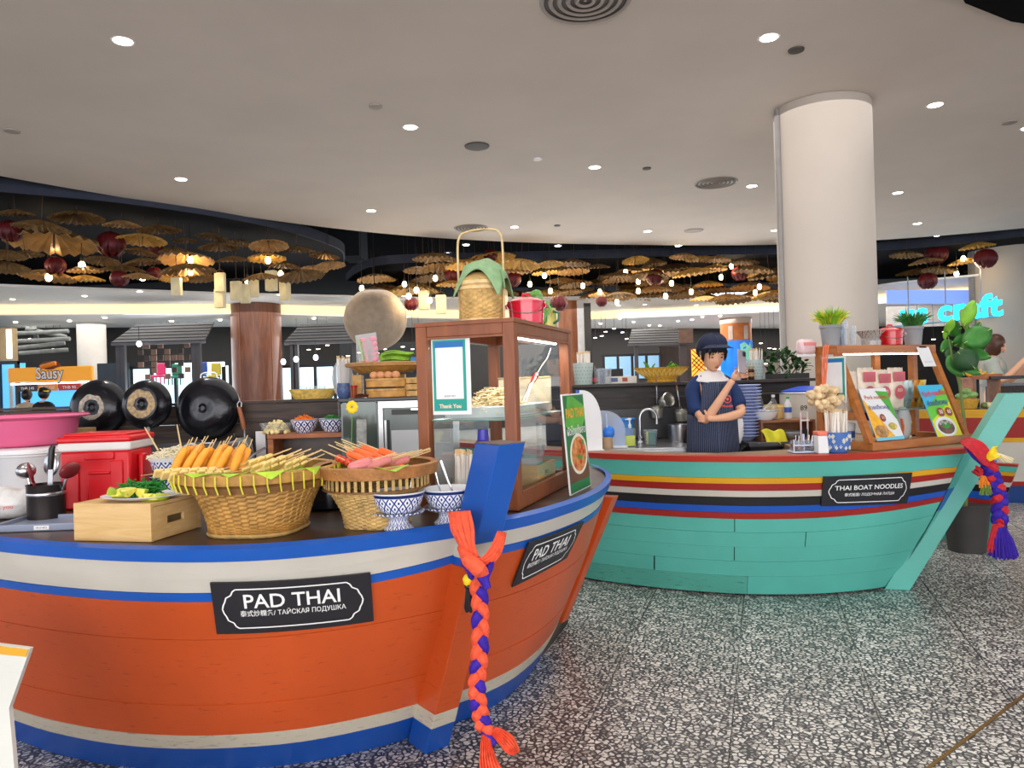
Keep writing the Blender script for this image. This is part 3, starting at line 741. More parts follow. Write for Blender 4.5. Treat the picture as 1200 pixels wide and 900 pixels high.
def boat_sign(H, px, main, sub, par, ms, ss, mw=.62, sw=.64, my=.63, sy=.40):
    cs = [H.find(*p) for p in px]; f = H.patch(cs, .016)
    t = thing('boat_name_sign', par, 'sign', H.pt(*cs[3], .02)); o = Vector(t.location)
    g = lambda x, y, q=.016: H.patch(cs, q)(x, y)-o
    mb = MB(); nu, nv = 14, 4
    vs = [g(i/nu, j/nv, q) for q in (.010, .016) for j in range(nv+1) for i in range(nu+1)]; k0 = (nu+1)*(nv+1)
    fs = [(j*(nu+1)+i+h, j*(nu+1)+i+1+h, (j+1)*(nu+1)+i+1+h, (j+1)*(nu+1)+i+h) for h in (0, k0) for j in range(nv) for i in range(nu)]
    rim = [i for i in range(nu+1)]+[j*(nu+1)+nu for j in range(1, nv+1)]+[nv*(nu+1)+i for i in range(nu-1, -1, -1)]+[j*(nu+1) for j in range(nv-1, 0, -1)]
    fs += [(rim[i], rim[(i+1) % len(rim)], rim[(i+1) % len(rim)]+k0, rim[i]+k0) for i in range(len(rim))]
    mb.add(vs, fs).build('sign_board', SIGNM, t, smooth=False)
    tl, tr = g(0, 1), g(1, 1); bl = g(0, 0); W = (tr-tl).length; Hh = (tl-bl).length
    f2 = lambda x, y: g(x/W, y/Hh, .0175)
    mb = MB(); text_on(mb, main, f2, ms*Hh, W*.5, Hh*my, width=W*mw, bold=.012); text_on(mb, sub, f2, ss*Hh, W*.5, Hh*sy, width=W*sw, bold=.008)
    mb.build('sign_lettering', SIGNW, t, smooth=False)
    # ornamental outline with notched corners
    A, B = .06, .12; pts = []
    q = []
    for ang in range(0, 91, 15): q.append((1-A-.055*(1-sin(radians(ang))) if 0 else 0, 0))
    ax, ay = .075, .26
    cor = [(.5, 1-B), (1-A-ax-.02, 1-B), (1-A-ax, 1-B-.04), (1-A-ax+.012, 1-B-.11), (1-A-.03, 1-B-.16), (1-A-.02, 1-B-.24), (1-A-.008, .58), (1-A, .5)]
    half = cor+[(x, 1-y) for x, y in cor[::-1][1:]]
    full = half+[(1-x, y) for x, y in half[::-1][1:]]
    mb = MB(); n = len(full)-1; wdt = .0022
    dense = []
    for i in range(n):
        for k in range(4): dense.append((full[i][0]+(full[i+1][0]-full[i][0])*k/4, full[i][1]+(full[i+1][1]-full[i][1])*k/4))
    dense.append(dense[0])
    for (x0, y0), (x1, y1) in zip(dense, dense[1:]):
        d = Vector(((x1-x0)*W, (y1-y0)*Hh)); L_ = d.length
        if L_ < 1e-6: continue
        d /= L_; nx, ny = -d.y*wdt, d.x*wdt
        mb.add([f2(x0*W-nx, y0*Hh-ny), f2(x1*W-nx, y1*Hh-ny), f2(x1*W+nx, y1*Hh+ny), f2(x0*W+nx, y0*Hh+ny)], [(0, 1, 2, 3)])
    mb.build('sign_border', SIGNW, t, smooth=False)
    return t


boat_sign(HL, [(247, 681), (432, 669), (438, 723), (257, 739)], 'PAD THAI', '泰式炒粿条/ ТАЙСКАЯ ПОДУШКА', 'charcoal PAD THAI name sign on the orange hull left of the blue post', .38, .13, .60, .66)
boat_sign(HR, [(616, 634), (680, 610), (660, 651), (597, 686)], 'PAD THAI', '泰式炒粿条/ ТАЙСКАЯ ПОДУШКА', 'charcoal PAD THAI name sign on the orange hull right of the blue post', .38, .13, .62, .7)

# --- teal boat
G3 = [(-1.2, 6.6), (-.45, 5.75), (.05, 5.05), (.466, 4.578), (.837, 4.297), (1.19, 4.137), (1.43, 4.07), (1.677, 4.036), (1.93, 4.045), (2.17, 4.079), (2.36, 4.118), (2.556, 4.164)]
B3 = [(-1.2, 6.8), (-.5, 6.05), (.05, 5.28), (.42, 4.86), (.864, 4.56), (1.24, 4.40), (1.46, 4.35), (1.70, 4.33), (1.88, 4.345), (2.02, 4.37), (2.13, 4.40), (2.22, 4.44)]
HG = Hull(G3, B3, .86, .30, lambda u, z: .06*max(0, (u-.45)/.55)**2*min(1, max(0, (.86-z)/.37)) if z > .4 else .045*max(0, (u-.45)/.55)**2*z/.4)
bg = thing('wooden_boat_counter', 'teal wooden boat hull with yellow, red, white, black and blue stripes', 'boat', (0, 0, 0))
MB().grid(lambda a, b: HG.pt(a, .001+b*.85, -.010), 60, 10).build('hull_core', MATS['hull_core'], bg)
for z0, z1, m_, o_, nm in ((.826, .862, REDP, .014, 'gunwale_rail'), (.732, .826, TEAL, .003, 'hull_plank'), (.697, .732, YEL, .004, 'stripe_board'), (.657, .697, DRED, .004, 'stripe_board'), (.620, .657, WHT, .004, 'stripe_board'),
                           (.568, .620, BLKP, .004, 'stripe_board'), (.526, .568, BLU2, .004, 'stripe_board'), (.488, .526, DRED, .006, 'stripe_board')):
    HG.strake(nm, m_, bg, 0, 1, z0, z1, o_)
for i, (z0, z1, cut, o_) in enumerate(((.405, .488, .47, .002), (.315, .405, .62, .004), (.225, .315, .47, .002), (.13, .225, .36, .0035))):
    HG.strake('hull_plank', TEAL, bg, 0, cut-.0008, z0, z1, o_, 20); HG.strake('hull_plank', TEAL, bg, cut+.0008, 1, z0, z1, o_, 20)
HG.strake('hull_plank', TEALD, bg, 0, .5, .012, .13, .003); HG.strake('hull_plank', TEAL, bg, .501, 1, .012, .13, .003)
# far side of the same boat, stern end and deck
G4 = [(2.556, 4.164), (2.75, 4.35), (2.75, 4.7), (2.6, 5.1), (2.5, 5.6)]
B4 = [(2.24, 4.44), (2.35, 4.6), (2.4, 4.85), (2.35, 5.2), (2.3, 5.7)]
HF = Hull(G4, B4, .86, .3)
for z0, z1, m_ in ((.826, .862, REDP), (.62, .826, TEAL), (.488, .62, BLU2), (.012, .488, TEAL)): HF.strake('hull_plank', m_, bg, 0, 1, z0, z1, .003, 16)
gg = [catmull([Vector((*p, 0)) for p in G3], i/60) for i in range(61)]+[catmull([Vector((*p, 0)) for p in G4], i/12) for i in range(1, 13)]
inn = [(2.1, 5.55), (2.15, 4.95), (1.75, 4.75), (1.7, 4.42), (1.2, 4.32), (.9, 4.46), (.62, 4.72), (.2, 5.2), (-.3, 5.9), (-1.05, 6.75)]
MB().prism([(p.x, p.y+.012) for p in gg]+inn, .828, .858).build('deck', mat('worn_plank_deck', '#8d7458', .5, var=.3, scale=6, bump=.2), bg, smooth=False)
mb = MB()
for a, b in zip(inn, inn[1:]): mb.add([(a[0]-.05, a[1]+.42, 0), (b[0]-.05, b[1]+.42, 0), (b[0], b[1]+.0, .828), (a[0], a[1]-.0, .828)], [(0, 1, 2, 3)])
mb.build('inner_wall', OLDW, bg, smooth=False, solid=.02)
TEALP = paint('teal_post_paint', '#58b2a4', wear='#2c5a50', amt=.62)
beam(bg, (2.285, 4.45, .0), (2.905, 4.245, 1.16), (.62, -.20), .135, .13, [TEALP], [])
boat_sign(HG, [(965, 557.5), (1067, 552.5), (1060, 588), (961, 591.5)], 'THAI BOAT NOODLES', '泰式船面/ ЛОДОЧНАЯ ЛАПША', 'charcoal THAI BOAT NOODLES name sign on the striped teal hull', .21, .12, .76, .56, .60, .37)
# --- striped teal board end right of the teal post
e0 = P(1100, 541, 5.9); e1 = P(1193, 541, 5.05); f1 = P(1157, 640, 5.3); f0 = P(1080, 618, 6.1)
e0 = Vector((3.05, 5.9, .62)); f0 = Vector((2.98, 6.05, .02)); e1.z = .64; f1.z = .02
t = thing('boat_end_board', 'slanting teal hull end with bright stripes just right of the teal post', 'boat', f1); o_ = Vector(f1)
for a, b, m_ in ((0, .50, TEAL), (.50, .565, DRED), (.565, .655, BLU2), (.655, .735, BLKP), (.735, .79, WHT), (.79, .865, DRED), (.865, .91, YEL), (.91, .975, TEAL), (.975, 1.0, REDP)):
    q = [f0.lerp(e0, a), f1.lerp(e1, a), f1.lerp(e1, b-.002), f0.lerp(e0, b-.002)]; n = Vector((.05, .06, 0))
    MB().add([p-o_ for p in q]+[p-o_+n for p in q], [(0, 1, 2, 3), (7, 6, 5, 4), (0, 4, 5, 1), (1, 5, 6, 2), (2, 6, 7, 3), (3, 7, 4, 0)]).build('hull_plank' if m_ is TEAL else 'stripe_board', m_, t, smooth=False)
# --- third boat at the right
t = thing('wooden_boat_counter', 'cream, red and yellow boat hull with blue foot at the right edge', 'boat', (5.25, 6.9, 0))
NAVY = paint('navy_boat_paint', '#1b3f7c')
G5 = [(-1.3, .35), (-.4, .02), (.6, -.12), (1.8, -.15), (3.2, .0)]; B5 = [(-1.15, .5), (-.3, .2), (.6, .08), (1.8, .05), (3.1, .3)]
H5 = Hull(G5, B5, .92, .2)
for z0, z1, m_ in ((.87, .92, YEL), (.84, .87, YEL), (.645, .84, DRED), (.60, .645, YEL), (.42, .60, WHT), (.215, .42, WHT), (.17, .215, DRED), (.0, .17, NAVY)):
    H5.strake('hull_plank', m_, t, 0, 1, max(z0, .002), z1, .003, 20)
MB().prism([(p[0], p[1]+.01) for p in [catmull([Vector((*p, 0)) for p in G5], i/30) for i in range(31)]]+[(3.3, .8), (-1.2, .8)], .88, .915).build('deck', DARKW, t, smooth=False)
MB().box((1, .76, .44), (4.2, .04, .88)).build('inner_wall', OLDW, t, smooth=False)

# --- braided cloths
ORC = mat('orange_sash', '#ee5a38', .75, var=.18, scale=50, bump=.4, bscale=140); PUC = mat('purple_sash', '#33169a', .7, var=.25, scale=50, bump=.4, bscale=140)
RDC = mat('red_sash', '#c31f2c', .7, var=.2, scale=50, bump=.4, bscale=140); YLC = mat('yellow_sash', '#f3d21c', .7, var=.15, scale=50, bump=.3)


def braid(par, path, R, turns, mats, rs):
    pts = [Vector(p) for p in path]
    for k in range(3):
        mb = MB(); tp = []; n = int(turns*14); rr = []
        for i in range(n+1):
            s_ = i/n; c = catmull(pts, s_); ph = 2*pi*turns*s_+k*2*pi/3
            tp.append(c+Vector((R*sin(ph), -R*.62*sin(2*ph), 0))); rr.append(rs*(1+.16*sin(2*ph+1)))
        mb.tube(tp, rr, 9); mb.build('sash_strand', mats[k], par)


def cloth(par, name, m, rows, pleat=.004, n=26, loc=None):
    """pleated cloth through rows of (left point, right point)"""
    L_ = [Vector(a) for a, b in rows]; R_ = [Vector(b) for a, b in rows]
    def fn(u, v):
        a = catmull(L_, v); b = catmull(R_, v); p = a.lerp(b, u); d = (b-a).normalized(); nn = d.cross(Vector((0, 0, 1)))
        if nn.length < .1: nn = Vector((0, -1, 0))
        return p+nn.normalized()*(pleat*sin(u*40+v*2)+.35*(b-a).length*sin(pi*u)*.45)
    return MB().grid(fn, n, 12).build(name, m, par, solid=.003)


p0 = P(556, 655, 2.19)
t = thing('braided_sash', 'orange and purple braided cloth tied round the blue bow post', 'cloth', p0)
q = lambda x, y, d=2.19: P(x, y, d)-p0
path = [q(556, 655), q(561, 690, 2.20), q(563, 730, 2.21), q(562, 770, 2.22), q(559, 803, 2.22), q(562, 832, 2.23), q(569, 856, 2.23)]
braid(t, path, .0155, 4.2, (ORC, PUC, ORC), .0150)
cloth(t, 'sash_wrap', ORC, [(q(529, 599, 2.33), q(552, 598, 2.16)), (q(531, 622, 2.29), q(556, 618, 2.14)), (q(541, 642, 2.2), q(556, 638, 2.14)), (q(551, 655, 2.17), q(560, 652, 2.14))])
cloth(t, 'sash_wrap', ORC, [(q(583, 622, 2.20), q(591, 626, 2.27)), (q(573, 642, 2.15), q(586, 648, 2.22)), (q(562, 654, 2.13), q(572, 664, 2.18)), (q(552, 652, 2.13), q(560, 664, 2.15))])
mb = MB(); mb.tube([q(540, 642, 2.2), q(549, 656, 2.13), q(562, 668, 2.12), q(570, 674, 2.14)], [.012, .022, .024, .012], 10); mb.build('knot', ORC, t)
MB().tube([q(541, 647, 2.2), q(545, 660, 2.17), q(556, 674, 2.14)], [.008, .013, .012], 8).build('under_wrap', PUC, t)
MB().tube([q(576, 652, 2.19), q(574, 664, 2.16), q(566, 678, 2.13), q(572, 690, 2.12)], [.008, .013, .018, .010], 8).build('under_wrap', PUC, t)
MB().tube([q(569, 853, 2.23), q(573, 864, 2.23), q(580, 873, 2.22)], [.016, .024, .016], 10).build('sash_tail_purple', PUC, t)
cloth(t, 'sash_tail', ORC, [(q(565, 860, 2.22), q(573, 860, 2.22)), (q(563, 874, 2.2), q(577, 876, 2.2)), (q(562, 892, 2.2), q(584, 894, 2.2)), (q(564, 914, 2.2), q(592, 906, 2.2))], .005)
cloth(t, 'sash_tail', ORC, [(q(573, 858, 2.22), q(581, 851, 2.22)), (q(581, 866, 2.21), q(590, 855, 2.21)), (q(592, 880, 2.2), q(602, 864, 2.2)), (q(600, 884, 2.2), q(609, 880, 2.2))], .005)
p0 = P(548, 662, 2.2); t = thing('pompom_tassel', 'yellow pompom with a black tassel hung on the blue post', 'tassel', p0)
mb = MB(); mb.ell((0, 0, -.045), .017, 18, 12); mb.v = [v*(1+.10*noise.noise(v*160)) for v in mb.v]; mb.build('pompom', YLC, t)
mb = MB()
for k in range(26):
    a = k*2.4; r = .011*sqrt(k/26); mb.tube([(r*.4*cos(a), r*.4*sin(a), -.065), (r*cos(a)*1.2, r*sin(a)*1.2, -.13-.012*random.random())], .0026, 5)
mb.build('tassel', BLACK, t); MB().tube([(0, 0, .0), (0, 0, -.03)], .0015, 5).build('thread', WHITE, t)
MB().ell((0, 0, -.064), (.012, .012, .009)).build('tassel_head', BLACK, t)

p0 = P(1150, 540, 4.02)
t = thing('braided_sash', 'red and purple braided cloth tied round the teal bow post', 'cloth', p0)
q = lambda x, y, d=4.0: P(x, y, d)-p0
braid(t, [q(1158, 545, 3.98), q(1163, 560), q(1169, 575), q(1171, 592), q(1171, 612)], .022, 2.6, (RDC, PUC, PUC), .024)
cloth(t, 'sash_wrap', RDC, [(q(1131, 513, 4.12), q(1134, 524, 3.98)), (q(1143, 514, 4.05), q(1144, 534, 3.93)), (q(1157, 522, 4.0), q(1152, 544, 3.93)), (q(1166, 542, 3.97), q(1160, 548, 3.93))], .006)
MB().tube([q(1131, 523, 4.05), q(1142, 535, 3.96), q(1152, 544, 3.95)], [.008, .014, .012], 8).build('under_wrap', PUC, t)
cloth(t, 'sash_wrap', YLC, [(q(1158, 531, 4.0), q(1160, 541, 3.94)), (q(1164, 524, 3.98), q(1168, 537, 3.92)), (q(1169, 523, 3.99), q(1173, 534, 3.93))], .004)
mb = MB(); mb.tube([q(1150, 552, 3.97), q(1144, 548), q(1141, 552), q(1147, 556), q(1152, 552)], .014, 8); mb.build('red_bow', RDC, t)


def tassel(par, a, b, m, r0, r1, n=44, th=.0035):
    a = Vector(a); b = Vector(b); mb = MB(); rr = random.Random(n)
    for k in range(n):
        an = k*2.399; r = sqrt((k+.5)/n)
        e = b+Vector((cos(an)*r*r1, sin(an)*r*r1*.7, rr.uniform(-.012, .012)))
        mb.tube([a+Vector((cos(an)*r*r0, sin(an)*r*r0, 0)), a.lerp(e, .5)+Vector((cos(an), sin(an), 0))*r*r1*.25, e], th, 4)
    return mb.build('tassel', m, par)


tassel(t, q(1172, 616), q(1176, 652), PUC, .02, .075, 90, .006)
tassel(t, q(1167, 614), q(1164, 645), RDC, .012, .03, 26, .005)
MB().lathe([(.018, -.02), (.026, 0), (.018, .02)], 12).build('tie_ring', RDC, t, loc=q(1171, 616))
tassel(t, q(1153, 557), q(1155, 570), mat('orange_floss', '#f18a22', .7, var=.1), .012, .035, 40)
tassel(t, q(1155, 568), q(1155, 578), mat('green_floss', '#6d8a3a', .7, var=.1), .026, .034, 40)
tassel(t, q(1168, 532, 3.95), q(1180, 540, 3.95), mat('cream_floss', '#e8ddb4', .7, var=.1), .014, .034, 50)

# white and yellow board end poking in at the lower left
t = thing('boat_end_board', 'white board end with yellow top stripe at the lower left corner', 'boat', (-1.25, 1.75, 0))
z1 = P(20, 770, 1.7)
pf = [(-.75, .86), (0, .86-.02), (-.012, .80), (-.09, .55), (-.16, .0), (-.9, 0)]
zz = P(23, 767, 1.7)
pf = [(P(x, y, 1.7).x, P(x, y, 1.7).z) for x, y in ((-240, 735), (23, 767), (20, 776), (-2, 838), (4, 905))]+[(P(14, 960, 1.7).x, .0), (P(-240, 960, 1.7).x, .0)]
RX = Matrix(((1, 0, 0, 1.25), (0, 0, -1, 0), (0, 1, 0, 0), (0, 0, 0, 1)))
MB().prism(pf, 0, .014, M=RX).build('board', paint('white_board_paint', '#dcdcd4', wear='#857d6c'), t, smooth=False)
st = [(P(x, y, 1.7).x, P(x, y, 1.7).z) for x, y in ((-240, 735), (22, 767.5), (19, 776), (-240, 750))]
MB().prism(st, .014, .017, M=RX).build('stripe', YEL, t, smooth=False)
# ================================================================ ON THE ORANGE BOAT
DZ = .8465


def at(px, py, z=DZ): return PZ(px, py, z)


BWL = lattice('lattice_glaze', n=9, kz=85); BWD = mat('cobalt_glaze', '#20366f', .12, var=.1)
RATT = mat('woven_rattan', '#b98a45', .55, var=.3, scale=30, bump=.2)
RATL = mat('pale_woven_bamboo', '#c9a566', .55, var=.28, scale=30, bump=.2)
RATD = mat('dark_cane', '#7a5227', .55, var=.3, scale=30)


def basket(t, prof, n=160, amp=.0016, sq=None, m=None, rows=36, name='basket_body', inner=True):
    """really woven wall: over-under relief along the profile"""
    P3 = [Vector((r, 0, z)) for r, z in prof]
    def fn(u, v):
        q = catmull(P3, v); i = round(u*n) % n; j = round(v*rows); a = 2*pi*u
        r = q.x*(sq(a, v) if sq else 1)+(amp if (i//4+j) % 2 else -amp)
        return Vector((r*cos(a), r*sin(a), q.z))
    MB().grid(fn, n, rows).build(name, m or RATT, t, smooth=False, solid=.003)
    MB().lathe([(prof[0][0]*.99, prof[0][1]+.002), (prof[0][0]*.99, prof[0][1]+.006)], 32, sq=(lambda a, v: sq(a, 0)) if sq else None).build('basket_base', m or RATT, t)


def sqr(k):  # round at the rim, squarish at the foot
    return lambda a, v: 1+(1-v)**1.3*k*(abs(cos(2*(a-k_off)))**1.5-.45)


k_off = radians(38)
# big basket of skewers
B1P = at(283, 633); B1P += Vector((0, .165, 0))
bk1 = thing('bamboo_basket', 'widest woven bamboo basket, heaped with yellow and pale skewers', 'basket', B1P)
basket(bk1, [(.148, 0), (.152, .03), (.172, .09), (.205, .15), (.232, .172)], sq=sqr(.12), amp=.0022)
MB().tube([(cos(2*pi*i/40)*.150*sqr(.12)(2*pi*i/40, 0), sin(2*pi*i/40)*.150*sqr(.12)(2*pi*i/40, 0), .006) for i in range(41)], .006, 6).build('foot_ring', RATL, bk1)
MB().lathe([(.236, .150), (.246, .150), (.250, .168), (.244, .174), (.236, .170)], 64, cap=False).build('rim_band', RATD, bk1)
MB().lathe([(.238, .176), (.252, .176), (.256, .205), (.248, .210), (.238, .205)], 64, cap=False).build('rim_band', RATT, bk1)
mb = MB()
for k in range(44):
    a = 2*pi*k/44; mb.tube([(cos(a)*.262, sin(a)*.262, .207), (cos(a)*.263, sin(a)*.263, .178), (cos(a+.02)*.256, sin(a+.02)*.256, .152)], .0025, 5)
mb.build('rim_lashing', mat('yellow_tie', '#d9d23a', .5), bk1)
MB().lathe([(.001, .172), (.235, .176)], 40, cap=False).build('inner_tray', mat('banana_leaf', '#a8c83a', .45, var=.3, scale=10), bk1)
# second basket
B2P = at(420, 622); B2P += Vector((-.02+.065, .10, 0))
bk2 = thing('bamboo_basket', 'narrow-footed openwork bamboo basket of crab sticks and pink sausages', 'basket', B2P)
k_off = radians(-62)


def sq2(a, v): return 1+(1-v)**1.2*.16*(abs(cos(2*(a-radians(-62))))**1.5-.45)


basket(bk2, [(.100, 0), (.112, .05), (.140, .10), (.162, .128)], sq=sq2, m=RATL, amp=.0018, rows=24)
mb = MB(); R0 = .172
for k in range(46):
    a = 2*pi*k/46; mb.box((cos(a)*R0, sin(a)*R0, .147), (.003, .010, .042), rz=a)
mb.build('openwork_slats', RATL, bk2, smooth=False, kind='stuff')
for z in (.126, .166): MB().lathe([(R0-.004, z), (R0+.006, z), (R0+.006, z+.006), (R0-.004, z+.006)], 56, cap=False).build('hoop', RATD, bk2)
MB().lathe([(.176, .168), (.200, .170), (.206, .205), (.196, .209), (.180, .204)], 64, cap=False).build('rim_band', mat('dark_rattan_rim', '#a8713c', .5, var=.25, scale=25, bump=.4, bscale=90), bk2)
MB().lathe([(.001, .175), (.18, .178)], 40, cap=False).build('inner_tray', MATS['banana_leaf'], bk2)
for k, a in ((0, 1.2), (1, 1.75), (2, 5.3), (3, .2)):
    pass


def leafpatch(par, pts, name='banana_leaf_scrap'):
    MB().add(pts, [list(range(len(pts)))]).build(name, MATS['banana_leaf'], par, smooth=False, solid=.0015)


for a, wd in ((-1.10, .16), (-.55, .12), (-2.0, .18), (-2.75, .14), (-1.55, .10)):
    f = lambda da, r, z: (cos(a+da)*r, sin(a+da)*r, z)
    leafpatch(bk1, [f(-wd*2, .20, .205), f(-wd, .258, .214), f(0, .266, .192 if a > -1.3 else .205), f(wd, .258, .214), f(wd*2, .20, .205)])
leafpatch(bk2, [(.02, -.13, .20), (.03, -.2, .213), (.10, -.225, .200), (.13, -.16, .212)])

# skewers: build one of each kind and copy it -------------------------------
SK = {}


def skew(kind, foods, L=.20, sr=.0017):
    t = thing('food_skewer', 'x', 'skewer', (0, 0, 0))
    MB().tube([(0, 0, 0), (0, 0, L*.5), (0, 0, L)], [sr, sr, sr*.4], 5).build('stick', STICK, t)
    foods(t); SK[kind] = t; return t


YF = mat('yellow_fishcake', '#f5a83c', .38, var=.15, scale=20, sub=.1); TOF = mat('pale_tofu', '#ecd085', .45, var=.2, scale=25, sub=.1)
CRB = mat('crab_stick_orange', '#ee6a2c', .35, var=.25, scale=25); CRW = mat('crab_stick_white', '#f5dcb8', .4); PNK = mat('pink_sausage', '#d9807e', .3, var=.2, scale=25, sub=.1); RDF = mat('red_ball', '#d8432a', .35, var=.2)


def f_yellow(t): MB().tube([(0, 0, .035), (0, 0, .04), (0, .003, .07), (0, .002, .11), (0, 0, .137), (0, 0, .145)], [.004, .011, .0135, .0135, .011, .004], 12).build('fishcake', YF, t)


def f_tofu(t):
    for z in (.09, .12, .15): MB().box((0, 0, z), (.032, .010, .026), rz=.2*z*30).build('tofu_piece', TOF, t, bevel=.003)


def f_crab(t):
    MB().tube([(0, 0, .09), (.002, 0, .12), (0, 0, .15), (0, 0, .178)], [.011, .012, .012, .010], 10).build('crab_stick', CRB, t)
    MB().tube([(0, -.008, .092), (.002, -.008, .12), (0, -.008, .176)], [.006, .007, .006], 8).build('white_side', CRW, t)


def f_pink(t): MB().tube([(0, 0, .08), (0, 0, .086), (.002, 0, .12), (0, 0, .15), (0, 0, .157)], [.005, .013, .016, .013, .005], 12).build('sausage', PNK, t)


def f_balls(t):
    for z in (.10, .125, .15): MB().ell((0, 0, z), (.013, .013, .012)).build('ball', RDF, t)


skew('y', f_yellow, .15); skew('t', f_tofu); skew('c', f_crab); skew('p', f_pink); skew('b', f_balls)
usedk = set()


def put(kind, p, tgt, label, group):
    """skewer with food end towards tgt direction"""
    q = Vector(tgt).normalized().to_track_quat('Z', 'Y').to_euler()
    if kind in usedk: return dup(SK[kind], p, q, label, group=group)
    usedk.add(kind); o = SK[kind]; o.location = p; o.rotation_euler = q; o['label'] = label; o['group'] = group; return o


rg = random.Random(5)
zt = B1P.z+.18
for i in range(17):   # yellow fishcakes leaning back on the left half, stick ends up
    x = 222+i*4.6+(0 if i % 2 else 1); back = (i % 3)*.035
    p = P(x, 541-(3 if i % 2 else 0), B1P.y+.02+back); p.z = zt+.118+rg.uniform(-.01, .012)
    put('y', p, (rg.uniform(-.35, -.15)+.0*i, -.55, -.8), 'yellow-orange fishcake stick on a skewer in the left half of the widest basket', 'yellow fishcake skewers in the widest basket')
for i in range(24):   # tofu, lying, right half, sticks to upper right
    a = (i % 12)/12; p = B1P+Vector((.12+.10*a-.02*(i % 2)-.06*(i > 11), .13-.10*a+.015*(i % 3)-.03*(i > 11), .225+.012*(i % 3)+.006*(i > 11)))
    put('t', p, (-.72+.25*a, -.62-.15*(i % 2), -.24), 'pale flat fishcake skewer lying in the right half of the widest basket', 'pale fishcake skewers in the widest basket')
for i in range(9):   # flat pale ones at the left
    p = B1P+Vector((-.02-.018*i, -.02, .20+.006*(i % 3)))
    put('t', p, (-.55, -.78+.1*(i % 3), -.02), 'pale flat skewer lying under the yellow fishcake sticks', 'pale skewers under the fishcake sticks')
for i in range(16):   # crab sticks, sticks out upper left
    p = B2P+Vector((-.165+.012*(i % 4)+.0055*i, .03+.02*(i % 3)-.03*(i > 10), .268-.003*i+.010*(i % 3)+.02*(i > 10)))
    put('c', p, (.82, -.45+.05*(i % 4), -.30), 'orange crab stick skewer in the openwork basket', 'crab stick skewers in the openwork basket')
for i in range(5):
    p = B2P+Vector((-.20+.02*i, .06-.02*i, .25-.005*i))
    put('b', p, (.75, -.6, -.26), 'skewer of red fish balls at the left rim of the openwork basket', 'red ball skewers in the openwork basket')
for i in range(14):    # pink sausages, sticks to upper right
    p = B2P+Vector((.175+.010*(i % 3)-.008*i, .045-.012*i+.02*(i % 2), .245-.004*(i % 4)))
    put('p', p, (-.72, -.35-.05*(i % 3), -.20), 'pink sausage skewer in the right half of the openwork basket', 'pink sausage skewers in the openwork basket')


# pedestal bowls --------------------------------------------------------------
def ped_bowl(p, s, label, group=None, tilt=0):
    t = thing('pedestal_bowl', label, 'bowl', p, group=group); t.scale = (s, s, s)
    MB().lathe([(.046, 0), (.048, .006), (.036, .016), (.030, .030), (.034, .040)], 40).build('foot', BWL, t)
    MB().lathe([(.034, .040), (.060, .046), (.082, .056), (.083, .060), (.060, .055), (.04, .050)], 48, cap=False).build('saucer_lip', BWL, t)
    MB().lathe([(.040, .050), (.062, .066), (.075, .088), (.080, .108)], 48, cap=False).build('bowl_wall', BWL, t)
    MB().lathe([(.0795, .106), (.086, .118), (.0875, .122), (.084, .122), (.078, .108), (.06, .070), (.001, .062)], 48, cap=False).build('bowl_lining', PORC, t)
    MB().lathe([(.0805, .107), (.0862, .1175)], 48, cap=False).build('blue_rim_band', BWD, t)
    return t


SPOON = mat('spoon_steel', '#c5c5c8', .18, metal=1, var=0)


def spoon(p, d, label, L=.12):
    t = thing('spoon', label, 'spoon', p, rot=Vector(d).to_track_quat('Z', 'Y').to_euler())
    MB().tube([(0, 0, 0), (0, 0, L*.4), (0, .003, L)], [.003, .0035, .006], 8, flat=.5).build('handle', SPOON, t)
    MB().ell((0, 0, -.018), (.013, .004, .022)).build('spoon_bowl', SPOON, t); return t


W1 = at(465, 624)+Vector((0, .045, 0)); W2 = at(524, 616.5)+Vector((0, .045, 0))
ped_bowl(W1, 1.02, 'blue lattice pedestal bowl standing nearest the bamboo baskets', None); ped_bowl(W2, .97, 'blue lattice pedestal bowl standing nearest the blue post', None)
spoon(W1+Vector((.03, .0, .085)), (.22, .05, .9), 'spoon leaning on the right in the pedestal bowl by the baskets', .10)
spoon(W1+Vector((-.045, -.02, .100)), (-.5, .3, .35), 'short spoon leaning on the left in the pedestal bowl by the baskets', .05)
spoon(W2+Vector((-.02, .02, .085)), (-.25, .05, .9), 'upright spoon at the left in the pedestal bowl by the blue post', .12)
spoon(W2+Vector((.02, -.0, .095)), (-.32, .0, .85), 'slanting spoon at the right in the pedestal bowl by the blue post', .12)

# paper-wrapped chopsticks -----------------------------------------------------
PAPR = mat('chopstick_paper', '#efe6da', .6, var=.06, scale=40); PAPB = mat('chopstick_wood', '#e6c897', .55, var=.12)
cs0 = thing('wrapped_chopsticks', 'x', 'chopsticks', (0, 0, 0))
MB().box((0, 0, .1), (.012, .005, .20)).build('paper_sleeve', PAPR, cs0, smooth=False)
MB().tube([(-.003, 0, .195), (-.0032, 0, .215)], .0022, 5).build('stick_end', PAPB, cs0); MB().tube([(.003, 0, .195), (.0032, 0, .213)], .0022, 5).build('stick_end', PAPB, cs0)
csu = [0]


